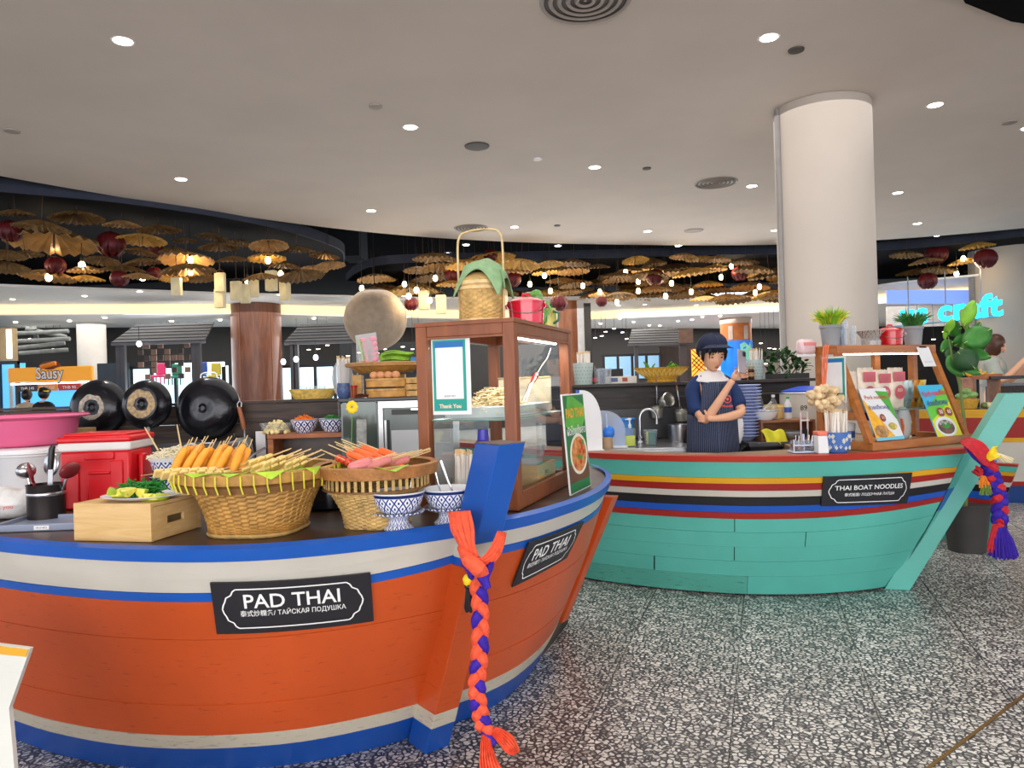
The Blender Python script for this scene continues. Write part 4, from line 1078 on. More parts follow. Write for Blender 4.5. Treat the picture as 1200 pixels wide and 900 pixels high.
def sticks(c, r, n, z, tilt, what, seed=1, sc=1):
    q = random.Random(seed)
    for i in range(n):
        a = i*2.4; rr = r*sqrt((i+.5)/n); loc = c+Vector((cos(a)*rr, sin(a)*rr, z+q.uniform(-.006, .006)))
        rot = (-sin(a)*rr/r*tilt+q.uniform(-.03, .03), cos(a)*rr/r*tilt+q.uniform(-.03, .03), q.uniform(0, 3))
        lab = 'paper-wrapped chopsticks standing in '+what; grp = 'chopsticks in '+what
        if csu[0]: dup(cs0, loc, rot, lab, sc, group=grp)
        else: cs0.location = loc; cs0.rotation_euler = rot; cs0['label'] = lab; cs0['group'] = grp; cs0.scale = (sc,)*3; csu[0] = 1


J = P(543, 600, 2.575); J.z = DZ
t = thing('chopstick_jar', 'clear jar of wrapped chopsticks before the noodle display case', 'jar', J)
MB().lathe([(.001, .002), (.038, .002), (.040, .01), (.042, .13), (.040, .13), (.038, .012), (.001, .006)], 32, cap=False).build('jar_wall', GLASS, t)
sticks(J, .026, 20, .012, .12, 'the clear jar by the display case', 2)

# step box with plate of limes
A0 = at(87, 633.5); A1 = at(177.5, 635.5); A2 = at(232, 619)
dx = (A1-A0); dx.z = 0; wbx = dx.length; ang = atan2(dx.y, dx.x); dpt = .24; hb = .118
t = thing('wooden_step_box', 'pale wooden box riser with slot handle under the lime plate', 'box', (A0+A1)/2, ang)
c_ = wbx/2; th = .012
MB().box((0, .006, hb/2), (wbx, th, hb)).build('front_board', PINE, t, smooth=False, bevel=.001)
MB().box((0, dpt-.006, hb/2), (wbx, th, hb)).build('back_board', PINE, t, smooth=False)
MB().box((0, dpt/2, hb-.006), (wbx-.001, dpt-.026, .011)).build('top_board', PINE, t, smooth=False)
ry = .5*pi
for sx in (-1, 1):
    mb = MB(); X = sx*(c_-.006); y0, y1 = .013, dpt-.013; hz0, hz1 = .045, .068; hy0, hy1 = .075, .155
    for (a, b, c, d) in ((y0, y1, 0.001, hz0), (y0, y1, hz1, hb-.013), (y0, hy0, hz0, hz1), (hy1, y1, hz0, hz1)): mb.box((X, (a+b)/2, (c+d)/2), (th, b-a, d-c))
    mb.build('side_board', PINE, t, smooth=False)
bx_m = t
PL = (A0+A1)/2+Vector((-sin(ang), cos(ang), 0))*.085+Vector((cos(ang), sin(ang), 0))*.045; PL.z = DZ+hb
t = thing('oval_plate', 'white plate with blue edge on the wooden riser box', 'plate', PL+Vector((0, 0, .001))); t.scale = (1.18, .85, 1)
MB().lathe([(.001, .001), (.06, .001), (.085, .006), (.108, .014), (.109, .016), (.085, .009), (.06, .004), (.001, .004)], 48, cap=False).build('plate_body', PORC, t)
LIM = mat('lime_flesh', '#e8e06a', .35, var=.2, scale=40, sub=.1); LIMS = mat('lime_skin', '#9db52c', .4, var=.2)
lw0 = thing('lime_wedge', 'x', 'lime', (0, 0, 0))
mb = MB()
mb.grid(lambda u, v: Vector((.024*cos(pi*(v-.5))*cos(pi*u/2.2), .024*cos(pi*(v-.5))*sin(pi*u/2.2), .028*sin(pi*(v-.5)))), 6, 10); mb.build('peel', LIMS, lw0)
mb = MB(); pp = [(.0225*cos(pi*(v/10-.5)), .0, .027*sin(pi*(v/10-.5))) for v in range(11)]; a2 = pi/2.2
mb.add(pp, [list(range(11))]); mb.add([(x*cos(a2), x*sin(a2), z) for x, y, z in pp], [list(range(11))]); mb.build('flesh', LIM, lw0, smooth=False, solid=.0015)
for i, (x, y, r_) in enumerate(((-.085, -.045, .3), (-.05, -.055, 1.2), (-.055, -.02, 2.2), (-.015, -.05, 2.8), (.005, -.03, .8), (.03, -.035, 4.0), (.055, -.045, 1.8), (.075, -.03, 3.0))):
    loc = PL+Vector((x, y, .022+(.016 if i in (3, 4) else 0))); rot = (1.4, .4*i, r_); lab = 'lime wedge on the white plate'
    if i: dup(lw0, loc, rot, lab, 1.12, group='lime wedges on the plate')
    else: lw0.location = loc; lw0.rotation_euler = rot; lw0.scale = (1.12,)*3; tag(lw0, lab, 'lime', 'lime wedges on the plate')
CHV = mat('dark_chive', '#1f7a26', .45, var=.4, scale=60)
mb = MB(); q = random.Random(3)
for i in range(170):
    p = Vector((q.uniform(-.075, .045), q.uniform(-.005, .05), q.uniform(.012, .05))); d = Vector((q.uniform(-1, 1), q.uniform(-.6, .6), q.uniform(-.3, .6))).normalized()*.022
    mb.tube([p-d, p+Vector((0, 0, .004)), p+d], .0022, 4)
o = mb.build('chopped_chives', CHV, None, kind='stuff', loc=PL); tag(o, 'heap of dark green chives behind the lime wedges', 'herb')

# bean sprouts in stacked blue bowls
S1 = at(184, 600); S1.y += .06
for i, (z, s_) in enumerate(((0, 1.35), (.075, 1.35))):
    p = S1+Vector((0, .12, .03+z*1.0)); t = thing('blue_lattice_bowl', ('lower' if not i else 'upper')+' blue lattice bowl of the pair stacked behind the wooden riser', 'bowl', p); t.scale = (1, 1, 1)
    MB().lathe([(.045, -.03 if not i else 0), (.05, .004), (.075, .02), (.095, .05), (.102, .082)], 48).build('bowl_wall', BWL, t)
    MB().lathe([(.102, .078), (.107, .088), (.110, .094), (.106, .094), (.099, .08), (.001, .076)], 48, cap=False).build('bowl_lining', BWD if not i else PORC, t)
SPR = mat('bean_sprout', '#ece2c4', .4, var=.15, scale=60, sub=.1)
mb = MB(); q = random.Random(8)
for i in range(300):
    a = q.random()*6.28; r = .095*sqrt(q.random()); h = .045*(1-(r/.1)**2); p = Vector((r*cos(a), r*sin(a), .0+h*q.random()))
    d = Vector((q.uniform(-1, 1), q.uniform(-1, 1), q.uniform(-.35, .5))).normalized()*.022; c = Vector((q.uniform(-1, 1), q.uniform(-1, 1), q.random()))*.007
    mb.tube([p-d, p+c, p+d], .0022, 4)
o = mb.build('bean_sprouts', SPR, None, kind='stuff', loc=S1+Vector((0, .12, .03+.075+.088))); tag(o, 'heap of pale bean sprouts in the upper blue bowl', 'vegetable')
for i, (dx_, a) in enumerate(((-.09, 2.2), (.02, 1.4))):
    o = MB().tube([(0, 0, -.04), (0, 0, .06), (0, 0, .07)], [.0035, .0025, .002], 6).build('bamboo_tongs', STICK, None, loc=S1+Vector((dx_, .11, .26)), rot=(0, -.5 if i == 0 else -.15, 0)); tag(o, ('left' if i == 0 else 'upright')+' thin bamboo stick poking out of the bean sprouts', 'stick')

# red cooler
C0 = at(62, 601); C1 = at(140, 596)
REDC = mat('red_cooler_plastic', '#d4141f', .35, var=.06, scale=3); WHTC = mat('white_cooler_plastic', '#dcd6d2', .4, var=.05)
t = thing('cooler_box', 'red cooler box with white collar and side handles', 'cooler', C0+Vector((.135, .16, 0)), radians(4))
box('body', REDC, t, (0, 0, .118), (.275, .22, .236), .012)
for x in (-.085, .0, .085):
    MB().box((x, -.112, .10), (.05, .014, .19)).build('front_rib', REDC, t, bevel=.006) if x else MB().box((.02, -.114, .215), (.115, .01, .03)).build('front_rib', REDC, t, bevel=.004)
box('recess_panel', REDC, t, (.02, -.110, .08), (.10, .012, .13), .006); box('finger_ledge', REDC, t, (.02, -.120, .148), (.085, .012, .01), .003)
for sx in (-1, 1):
    MB().box((sx*.150, -.02, .115), (.024, .055, .20), ry=-sx*.0).build('side_handle', REDC, t, bevel=.008)
box('collar', WHTC, t, (0, 0, .252), (.285, .232, .036), .008); box('lid', REDC, t, (0, 0, .281), (.290, .238, .026), .009)
box('lid_step', REDC, t, (0, .0, .299), (.25, .2, .012), .005)
# white rice container and box behind, pink basin
K0 = P(45, 560, 3.45)
t = thing('cardboard_box', 'brown cardboard box end standing under the pink basin', 'box', (P(64, 500, 3.5).x, 3.6, DZ)); box('carton', mat('kraft_card', '#a98456', .75, var=.1), t, (0, 0, .15), (.17, .2, .30), .002)
box('carton_flap', MATS['kraft_card'], t, (0, -.101, .27), (.17, .004, .06))
t = thing('white_tub', 'white tub beneath the pink basin', 'tub', (P(20, 500, 3.25).x, 3.36, DZ)); MB().lathe([(.13, 0), (.155, .19), (.165, .2), (.165, .23), (.15, .235)], 40).build('tub_wall', WHITE, t)
MB().lathe([(.166, .205), (.172, .21), (.172, .225), (.166, .23)], 40, cap=False).build('tub_rim', WHITE, t)
PK = mat('pink_basin_plastic', '#e46a94', .35, var=.06, scale=4)
p = P(20, 517, 3.25)
t = thing('plastic_basin', 'large pink plastic basin at the left edge', 'basin', (P(8, 500, 3.3).x, 3.42, DZ+.2365))
MB().lathe([(.16, 0), (.185, .01), (.21, .05), (.225, .12), (.24, .128), (.262, .132), (.262, .138), (.235, .138), (.215, .12), (.20, .05), (.15, .008), (.001, .008)], 56).build('basin_body', PK, t)
MB().lathe([(.262, .128), (.268, .134), (.262, .141)], 56, cap=False).build('rolled_lip', PK, t)
# utensil pot
U = at(30, 617)+Vector((0, .12, 0))
t = thing('utensil_pot', 'dark steel pot full of ladles left of the red cooler', 'pot', U)
MB().lathe([(.055, 0), (.062, .005), (.064, .13), (.066, .135), (.061, .135), (.059, .01), (.001, .008)], 36).build('pot_wall', mat('dark_steel', '#3b3534', .35, metal=.7), t)
MB().lathe([(.0645, .095), (.0655, .097), (.0655, .105), (.0645, .107)], 36, cap=False).build('pot_band', STEEL, t)
MRN = mat('maroon_plastic', '#7a2126', .35, var=.1)


def ladle(nm, lab, c, d, L, m, headm, rad, flat, cat='ladle'):
    t = thing(nm, lab, cat, c, rot=Vector(d).to_track_quat('Z', 'Y').to_euler())
    MB().tube([(0, 0, 0), (0, 0, L*.6), (0, .002, L)], .005, 8).build('handle', m, t)
    MB().ell((0, 0, L+rad[2]*.8), rad, 20, 12).build('head', headm, t); return t


ladle('ladle', 'maroon ladle leaning right out of the utensil pot', U+Vector((.02, 0, .02)), (.42, -.05, .9), .155, SPOON, MRN, (.05, .018, .032), 1)
ladle('ladle', 'round steel skimmer head in the utensil pot', U+Vector((0, .01, .02)), (.02, .1, .95), .15, SPOON, STEEL, (.034, .01, .045), 1)
ladle('ladle', 'maroon spatula leaning left in the utensil pot', U+Vector((-.02, 0, .02)), (-.15, -.1, .95), .13, MRN, MRN, (.022, .008, .04), 1, 'spatula')
ladle('ladle', 'steel ladle leaning over the left rim of the utensil pot', U+Vector((-.03, .0, .02)), (-.3, .1, .9), .15, SPOON, STEEL, (.035, .03, .03), 1)
t = thing('kitchen_knife', 'upright tool with black handle in the utensil pot', 'knife', U+Vector((.018, -.015, .01)), rot=(0, .06, 0)); MB().box((0, 0, .10), (.018, .003, .18)).build('blade', STEEL, t, smooth=False)
MB().tube([(0, 0, .18), (0, 0, .21), (.002, 0, .255), (.008, 0, .268)], [.009, .011, .011, .007], 10).build('grip', BLACK, t)
# grey tray with label, plastic bag
G0 = at(25, 625)
t = thing('grey_tray', 'grey plastic tray lid lying between bag and wooden riser', 'tray', at(55, 622)+Vector((-.02, .10, 0)), radians(3))
TRG = mat('grey_tray_plastic', '#8a93a8', .35, var=.05)
box('tray_floor', TRG, t, (0, 0, .006), (.34, .20, .010), .002)
for y in (-.1, .1): box('tray_rim', TRG, t, (0, y, .012), (.35, .012, .024), .003)
for x in (-.172, .172): box('tray_rim', TRG, t, (x, 0, .012), (.012, .19, .0235), .003)
box('label_sticker', WHITE, t, (.0, -.1066, .012), (.05, .0008, .014))
mb = MB(); text_on(mb, 'HR-014822', lambda x, y: Vector((x, -.1073, .012+y)), .008, 0, 0); mb.build('sticker_print', BLACK, t, smooth=False)
p = at(10, 610)+Vector((-.03, .06, 0))
mb = MB(); mb.ell((0, 0, .055), (.105, .085, .058), 40, 24)
mb.v = [Vector((v.x*(1+.13*noise.noise(v*14)), v.y*(1+.1*noise.noise(v*14)), max(.001, v.z*(1+.18*noise.noise(v*22+Vector((3, 1, 0))))))) for v in mb.v]
t = thing('plastic_bag', 'crumpled white plastic bag at the left edge', 'bag', p); mb.build('bag_body', mat('white_bag', '#dcdad8', .35, var=.05, bump=.6, bscale=30), t)
mb = MB(); text_on(mb, 'Thank you', lambda x, y: Vector((x+.02, -.1+.3*abs(x), .055+y)), .022); mb.build('bag_print', REDC, t, smooth=False)

# black kettle pot behind the baskets
p = at(370, 606)+Vector((0, .22, 0))
t = thing('black_pot', 'shiny black pot behind the gap between the two baskets', 'pot', p)
MB().lathe([(.10, 0), (.115, .01), (.122, .06), (.112, .12), (.10, .138), (.104, .144), (.098, .144), (.001, .14)], 48).build('pot_wall', mat('black_enamel', '#181a22', .15), t)
MB().lathe([(.06, .144), (.058, .158), (.02, .17), (.001, .172)], 32, cap=False).build('pot_lid', STEEL, t)

# menu stand PAD THAI
b0, b1 = at(669, 581.6), at(692.6, 569.5); tp0 = P(654.5, 462, (b0.y)+.03); 
dxy = (b1-b0); wS = dxy.length; angS = atan2(dxy.y, dxy.x)
hS = .405
t = thing('menu_standee', 'green PAD THAI menu card standing beside the noodle display case', 'sign', (b0+b1)/2, rot=(0, 0, angS)); 
tt = MB(); tilt = -.045
def mp(x, z, off=0): return Vector((x-.105*z, off+.03*z, z+.001))
tt.add([mp(-wS/2, 0), mp(wS/2, 0), mp(wS/2, hS), mp(-wS/2, hS), mp(-wS/2, 0, .006), mp(wS/2, 0, .006), mp(wS/2, hS, .006), mp(-wS/2, hS, .006)], [(0, 1, 2, 3), (7, 6, 5, 4), (0, 4, 5, 1), (1, 5, 6, 2), (2, 6, 7, 3), (3, 7, 4, 0)])
tt.build('card', WHITE, t, smooth=False)
def flat(par, name, pts, m, off): MB().add([mp(x, z, -off) for x, z in pts], [list(range(len(pts)))]).build(name, m, par, smooth=False)
w2 = wS/2-.006
flat(t, 'card_print', [(-w2, .006), (w2, .006), (w2, hS-.006), (-w2, hS-.006)], mat('menu_green', '#1f7d45', .4, var=.25, scale=6), .0008)
flat(t, 'leaf_print', [(-w2, .28), (w2*.2, .22), (w2, .30), (w2, .35), (-w2*.1, .395), (-w2*.6, .395)], mat('menu_light_green', '#5fb743', .4, var=.2), .0012)
flat(t, 'table_print', [(-w2, .045), (w2, .045), (w2, .105), (-w2, .12)], mat('menu_brown', '#6e4a33', .5, var=.3), .0012)
circ = lambda cx, cz, rx, rz, n=28: [(cx+rx*cos(2*pi*i/n), cz+rz*sin(2*pi*i/n)) for i in range(n)]
flat(t, 'plate_print', circ(.01, .155, w2*.86, .085), mat('print_cream', '#f2ead6', .4), .0016)
flat(t, 'noodle_print', circ(.01, .155, w2*.72, .072), mat('print_noodle', '#e08b4a', .4, var=.5, scale=50), .002)
q = random.Random(2)
for k in range(9): flat(t, 'prawn_print', circ(.01+q.uniform(-.5, .5)*w2, .155+q.uniform(-.05, .05), .016, .011, 12), mat('print_prawn', '#cf4a28', .4, var=.3, scale=60) if k % 3 else mat('print_herb', '#4b9a35', .4), .0024+.0003*k)
mb = MB(); text_on(mb, 'PAD THAI', lambda x, y: mp(x, .325+y, -.002), .052, width=wS*.84, bold=.035); mb.build('menu_title', mat('menu_gold', '#f0b03c', .4, var=0), t, smooth=False)
mb = MB(); text_on(mb, 'ผัดไทยกุ้งสด', lambda x, y: mp(x, .252+y, -.002), .044, width=wS*.86, bold=.02); mb.build('menu_thai_title', WHITE, t, smooth=False)

# ---------------------------------------------------------------- noodle display case
Cc = Vector((.012, 2.605, DZ)); rdir = Vector((.335, .942, 0)).normalized(); ldir = Vector((-.942, .335, 0)).normalized()
WR, WL, HC = .78, .39, .69
t = thing('display_case', 'tall brown wooden display case with glass panes and noodles inside', 'display case', Cc, atan2(ldir.y, ldir.x)-pi)
# local axes: -x runs left along the narrow face, +y runs back along the long face
pw = .045
POST = [(0, 0), (-WL+pw, 0), (0, WR-pw), (-WL+pw, WR-pw)]
for x, y in POST: box('corner_post', CASEW, t, (x-pw/2, y+pw/2, HC/2), (pw, pw, HC-.002), .003)
for z, hgt in ((.03, .058), (HC-.028, .055)):
    for y in (pw/2, WR-pw/2): box('rail', CASEW, t, (-WL/2, y, z), (WL-2*pw, pw*.9, hgt), .003)
    for x in (-pw/2, -WL+pw/2): box('rail', CASEW, t, (x, WR/2, z), (pw*.9, WR-2*pw, hgt), .003)
box('floor_board', CASEW, t, (-WL/2, WR/2, .012), (WL-.03, WR-.03, .018)); box('roof_board', CASEW, t, (-WL/2, WR/2, HC-.008), (WL+.006, WR+.006, .016), .002)
GP = .002
box('glass_pane', GLASS, t, (-WL/2, pw*.45, HC/2), (WL-2*pw, GP, HC-.11)); box('glass_pane', GLASS, t, (-pw*.45, WR/2, HC/2), (GP, WR-2*pw, HC-.11)); box('glass_pane', GLASS, t, (-WL+pw*.5, WR/2, HC*.27), (GP, WR-2*pw, HC*.42))
for (cx, cy, sx, sy) in ((-WL/2, .002, WL-2*pw+.006, .008), (-.002, WR/2, .008, WR-2*pw+.006)):
    for z in (.062, HC-.060): box('glazing_bead', CASEW, t, (cx, cy+.004 if sx > sy else cy, z), (sx if sx > sy else .008, sy if sy > sx else .008, .008))
box('glass_shelf', mat('shelf_glass_edge', '#9cc4b4', .1, trans=.6, var=0), t, (-WL/2, WR/2, .325), (WL-.05, WR-.06, .006))
LED = mat('led_strip', '#fff4e6', .5, var=0, emit=9)
box('led_strip', LED, t, (-pw-.012, WR/2, HC-.062), (.012, WR-.12, .008)); 
l = bpy.data.lights.new('case_strip_light', 'AREA'); l.shape = 'RECTANGLE'; l.size = .02; l.size_y = WR-.14; l.energy = 2.6; l.color = (1, .93, .84)
lo = bpy.data.objects.new('case_strip_light', l); COL.objects.link(lo); lo.parent = t; lo.location = (-pw-.03, WR/2, HC-.07)
case = t; bpy.context.view_layer.update(); MC = t.matrix_world.copy()
cw = lambda x, y, z: MC @ Vector((x, y, z))
RZ = t.rotation_euler.z
# payment poster, its code left out
o = thing('payment_poster', 'teal payment poster behind the left glass of the tall case', 'poster', cw(-WL+.05+.085, pw*.45-.004, .32+.02), RZ)
TEALP2 = mat('poster_teal', '#1a9a8c', .4, var=.05)
box('poster_sheet', WHITE, o, (0, 0, .15), (.155, .002, .285)); box('poster_field', TEALP2, o, (-.006, -.0016, .152), (.132, .001, .262)); box('poster_header', mat('poster_blue', '#1c6fb4', .4, var=.05), o, (-.006, -.0022, .262), (.116, .001, .03)); box('poster_panel', WHITE, o, (-.006, -.0024, .16), (.11, .001, .19))
mb = MB(); text_on(mb, 'SHOP PAY', lambda x, y: Vector((x-.006, -.0032, .075+y)), .010); mb.build('poster_small_print', BLACK, o, smooth=False)
mb = MB(); text_on(mb, 'Thank You', lambda x, y: Vector((x-.006, -.0030, .038+y)), .020, bold=.03); mb.build('poster_lettering', mat('print_pinkish', '#f4d6c2', .4), o, smooth=False)
# noodle tray
nt_ = thing('noodle_tray', 'white rectangular tray on the glass shelf of the tall case', 'tray', cw(-WL/2, WR*.47, .329), RZ)
MB().box((0, 0, .003), (.24, .50, .006)).build('tray_floor', PORC, nt_, smooth=False)
for sx in (-1, 1): MB().box((sx*.125, 0, .022), (.006, .53, .045), ry=sx*.5).build('tray_side', PORC, nt_, smooth=False)
for sy in (-1, 1): MB().box((0, sy*.258, .022), (.27, .006, .045), rx=-sy*.5).build('tray_side', PORC, nt_, smooth=False)
NOO = mat('rice_noodle', '#efdcae', .4, var=.12, scale=30, sub=.15)
mb = MB(); q = random.Random(11)
for i in range(620):
    x = q.gauss(0, .055); y = q.gauss(-.05, .12); x = max(-.11, min(.11, x)); y = max(-.23, min(.2, y)); hh = .095*exp(-(x/.08)**2-(y+.05)**2/.028)
    p = Vector((x, y, .012+hh*q.random()**.5)); a = q.random()*6.28; d = Vector((cos(a), sin(a), q.uniform(-.25, .35)))*.045; c = Vector((q.uniform(-1, 1), q.uniform(-1, 1), q.uniform(0, 1)))*.012
    mb.tube([p-d, p-d*.4+c, p+d*.4+c*.5, p+d], .0019, 4)
mb.v = [Vector((max(-.135, min(.135, v.x)), v.y, max(.006, v.z))) for v in mb.v]
o = mb.build('rice_noodles', NOO, None, kind='stuff', loc=cw(-WL/2, WR*.47, .331), rot=(0, 0, RZ)); tag(o, 'heap of pale rice noodles on the tray in the tall case', 'noodles')
o = thing('food_tongs', 'steel tongs with red grips leaning on the noodles in the case', 'tongs', cw(-.09, .34, .38), rot=(0, .0, RZ)); 
MB().tube([(0, 0, 0), (.0, .10, .07), (.0, .17, .10)], [.002, .005, .006], 6, flat=.4).build('tong_arm', SPOON, o); MB().tube([(.012, 0, 0), (.012, .10, .08), (.01, .17, .11)], [.002, .005, .006], 6, flat=.4).build('tong_arm', SPOON, o)
MB().tube([(.004, .13, .085), (.004, .18, .11)], .011, 10).build('red_grip', REDC, o)
o = MB().tube([cw(-.08, .47, .47), cw(-.07, .53, .52), cw(-.06, .60, .56), cw(-.06, .66, .605)], .0025, 8).build('lamp_cable', mat('cable_grey', '#a5a29c', .5)); tag(o, 'white cable of the strip lamp inside the tall case', 'cable')
o = thing('cutting_board', 'pale board standing at the back of the noodle tray', 'board', cw(-WL*.5, WR-.10, .335), RZ); box('board_panel', mat('beige_board', '#e3d9bd', .5, var=.05), o, (0, 0, .07), (.25, .012, .14), .003); box('board_edge', BAMBL, o, (0, -.001, .145), (.25, .016, .008), .002)
# lower shelf contents
o = thing('wooden_crate', 'small pale crate with handle slot on the floor of the tall case', 'crate', cw(-.13, .50, .022), RZ)
box('crate_bottom', PINE, o, (0, 0, .004), (.17, .24, .007)); 
for y in (-.12, .12): box('crate_side', PINE, o, (0, y, .05), (.17, .009, .095))
for x in (-.081, .081):
    mb = MB()
    for (a, b, c, d) in ((-.115, .115, .003, .05), (-.115, .115, .068, .097), (-.115, -.03, .05, .068), (.03, .115, .05, .068)): mb.box((x, (a+b)/2, (c+d)/2), (.009, b-a, d-c))
    mb.build('crate_side', PINE, o, smooth=False)
o = thing('plastic_tub', 'clear plastic tub stacked above the small crate in the case', 'tub', cw(-.13, .50, .13), RZ); MB().lathe([(.055, -.1), (.07, .02), (.078, .06), (.082, .062), (.074, .058), (.06, -.09)], 32, cap=False).build('tub_wall', CLEARP, o)
MB().lathe([(.05, -.096), (.066, .0)], 24).build('tub_content', mat('fog_white', '#dfe0dc', .5), o)
o = thing('dark_wicker_basket', 'dark scalloped wicker basket on the floor of the tall case', 'basket', cw(-.13, .20, .022), RZ); MB().lathe([(.045, 0), (.055, .06), (.075, .15), (.082, .155), (.07, .15), (.05, .06)], 40, cap=False, sq=lambda a, v: 1+.03*cos(10*a)*v).build('basket_wall', mat('dark_wicker', '#4a3129', .6, var=.3, scale=60, bump=.5), o)
MB().lathe([(.001, .01), (.05, .01)], 20, cap=False).build('basket_floor', RATD, o)
o = thing('purple_cap_bottle', 'bottle with purple screw cap inside the tall case', 'bottle', cw(-.17, .10, .022), RZ); MB().lathe([(.028, 0), (.030, .02), (.030, .16), (.02, .19), (.014, .20)], 24).build('bottle_body', CLEARP, o); MB().lathe([(.032, .19), (.033, .215), (.022, .225), (.02, .265), (.001, .267)], 24).build('bottle_cap', mat('violet_plastic', '#3c2fae', .3), o)
# ---- on top of the case
TZ = HC+.001
o = thing('lidded_bamboo_basket', 'tall woven bamboo basket with high hoop handle and green cloth', 'basket', cw(-.20, .20, TZ), RZ)
basket(o, [(.078, 0), (.082, .05), (.086, .13)], n=112, amp=.0018, m=RATL, rows=16)
for z in (.004, .128): MB().lathe([(.080+z*.05, z), (.088+z*.05, z), (.088+z*.05, z+.012), (.080+z*.05, z+.012)], 48, cap=False).build('hoop_band', BAMBL, o)
MB().lathe([(.088, .140), (.091, .145), (.091, .165), (.086, .175), (.05, .195), (.001, .20)], 48, cap=False).build('basket_lid', RATL, o)
MB().lathe([(.09, .146), (.094, .148), (.094, .160), (.09, .162)], 48, cap=False).build('lid_band', BAMBL, o)
hp = [(-.092, 0, .02), (-.094, 0, .15), (-.094, 0, .30), (-.085, 0, .345), (-.06, 0, .362), (0, 0, .368), (.06, 0, .362), (.085, 0, .345), (.094, 0, .30), (.094, 0, .15), (.092, 0, .02)]
hp = [catmull([Vector(p) for p in hp], i/50) for i in range(51)]
MB().tube(hp, .006, 8, flat=.7).build('hoop_handle', BAMBL, o)
GCL = mat('green_check_cloth', '#8fb083', .8, var=.12, scale=40, bump=.2)
mb = MB()
def clf(u, v):
    x = (u-.5)*.19; y = (v-.5)*.17; r = sqrt(x*x+y*y); z = .205+.045*exp(-r*r/.006)+.012*noise.noise(Vector((x*20, y*20, 3)))-(.06*max(0, r-.075)/.03 if r > .075 else 0)*1.1
    return Vector((x+.012, y, max(z, .10)))
mb.grid(clf, 26, 26); mb.build('folded_cloth', GCL, o, solid=.004)
MB().grid(lambda u, v: Vector((.055+.055*u+.01*v, -.06+.03*sin(3*u), .215-.075*v-.01*u*u+.01*sin(6*u))), 8, 8).build('cloth_corner', GCL, o, solid=.003)
# red pot with wire handle
RP = mat('crimson_enamel', '#d81436', .18, var=.08, coat=.4)
def red_pot(p, lab, s=1, m=RP):
    o = thing('enamel_pot', lab, 'pot', p); o.scale = (s, s, s)
    MB().lathe([(.060, 0), (.068, .004), (.072, .06), (.074, .085), (.070, .085), (.066, .01), (.001, .008)], 40).build('pot_wall', m, o)
    MB().lathe([(.077, .083), (.078, .092), (.06, .102), (.03, .110), (.001, .112)], 40).build('pot_lid', m, o)
    MB().tube([(-.015, 0, .112), (-.012, 0, .124), (.012, 0, .124), (.015, 0, .112)], .006, 8).build('lid_knob', m, o)
    hh = [(-.078, 0, .07)]+[(-.078*cos(pi*i/12), -.03-.055*sin(pi*i/12), .075-.035*sin(pi*i/12)) for i in range(13)]
    MB().tube(hh, .0018, 5).build('wire_handle', SPOON, o)
    for sx in (-1, 1): MB().ell((sx*.078, 0, .075), (.008, .012, .010)).build('ear', m, o)
    return o
red_pot(cw(-.07, .36, TZ), 'crimson enamel pot on top of the tall brown case')
GRN = mat('green_ceramic', '#6fae4f', .25, var=.35, scale=12)
o = thing('ceramic_jug', 'green ceramic parrot-shaped jug beside the crimson pot', 'jug', cw(-.06, .47, TZ), RZ)
MB().lathe([(.025, 0), (.042, .02), (.046, .05), (.036, .08), (.026, .10), (.024, .115), (.027, .13), (.016, .15), (.001, .155)], 28).build('jug_body', GRN, o)
MB().tube([(-.02, 0, .135), (-.04, 0, .138), (-.045, 0, .125)], [.012, .009, .003], 8).build('beak_spout', GRN, o); MB().tube([(.035, 0, .04), (.06, 0, .07), (.04, 0, .105)], .006, 8).build('jug_handle', GRN, o)
o = thing('plant_mug', 'yellow-green patterned mug holding a small spiky plant', 'mug', cw(-.055, .60, TZ), RZ)
MB().lathe([(.032, 0), (.040, .005), (.042, .05), (.038, .085), (.034, .085), (.036, .05), (.001, .045)], 28).build('mug_wall', mat('speckled_glaze', '#c7bd62', .3, var=.5, scale=14), o)
MB().tube([(.035, -.02, .07), (.062, -.03, .06), (.06, -.03, .03), (.036, -.02, .018)], .006, 8).build('mug_handle', mat('teal_glaze', '#4e7a68', .3), o)
SUC = mat('succulent', '#2f5a35', .5, var=.3)
for k in range(9):
    a = k*2.4; l_ = .05-.002*k; MB().tube([(0, 0, .06), (cos(a)*.012, sin(a)*.012, .06+l_*.7), (cos(a)*.03, sin(a)*.03, .065+l_)], [.005, .006, .001], 6).build('plant_leaf', SUC, o)

for nm in ('yellow fishcake skewers in the widest basket', 'pale fishcake skewers in the widest basket', 'pale skewers under the fishcake sticks', 'crab stick skewers in the openwork basket', 'red ball skewers in the openwork basket', 'pink sausage skewers in the openwork basket'): pass
ordinal('food_skewer', lambda g: g.replace('skewers', 'skewer')+', {} of these from the left')
ordinal('lime_wedge', lambda g: 'lime wedge on the white plate, {} from the left')
# ================================================================ BACK COUNTER OF THE ORANGE BOAT
def PX(px, py, d): return P(px, py, d)


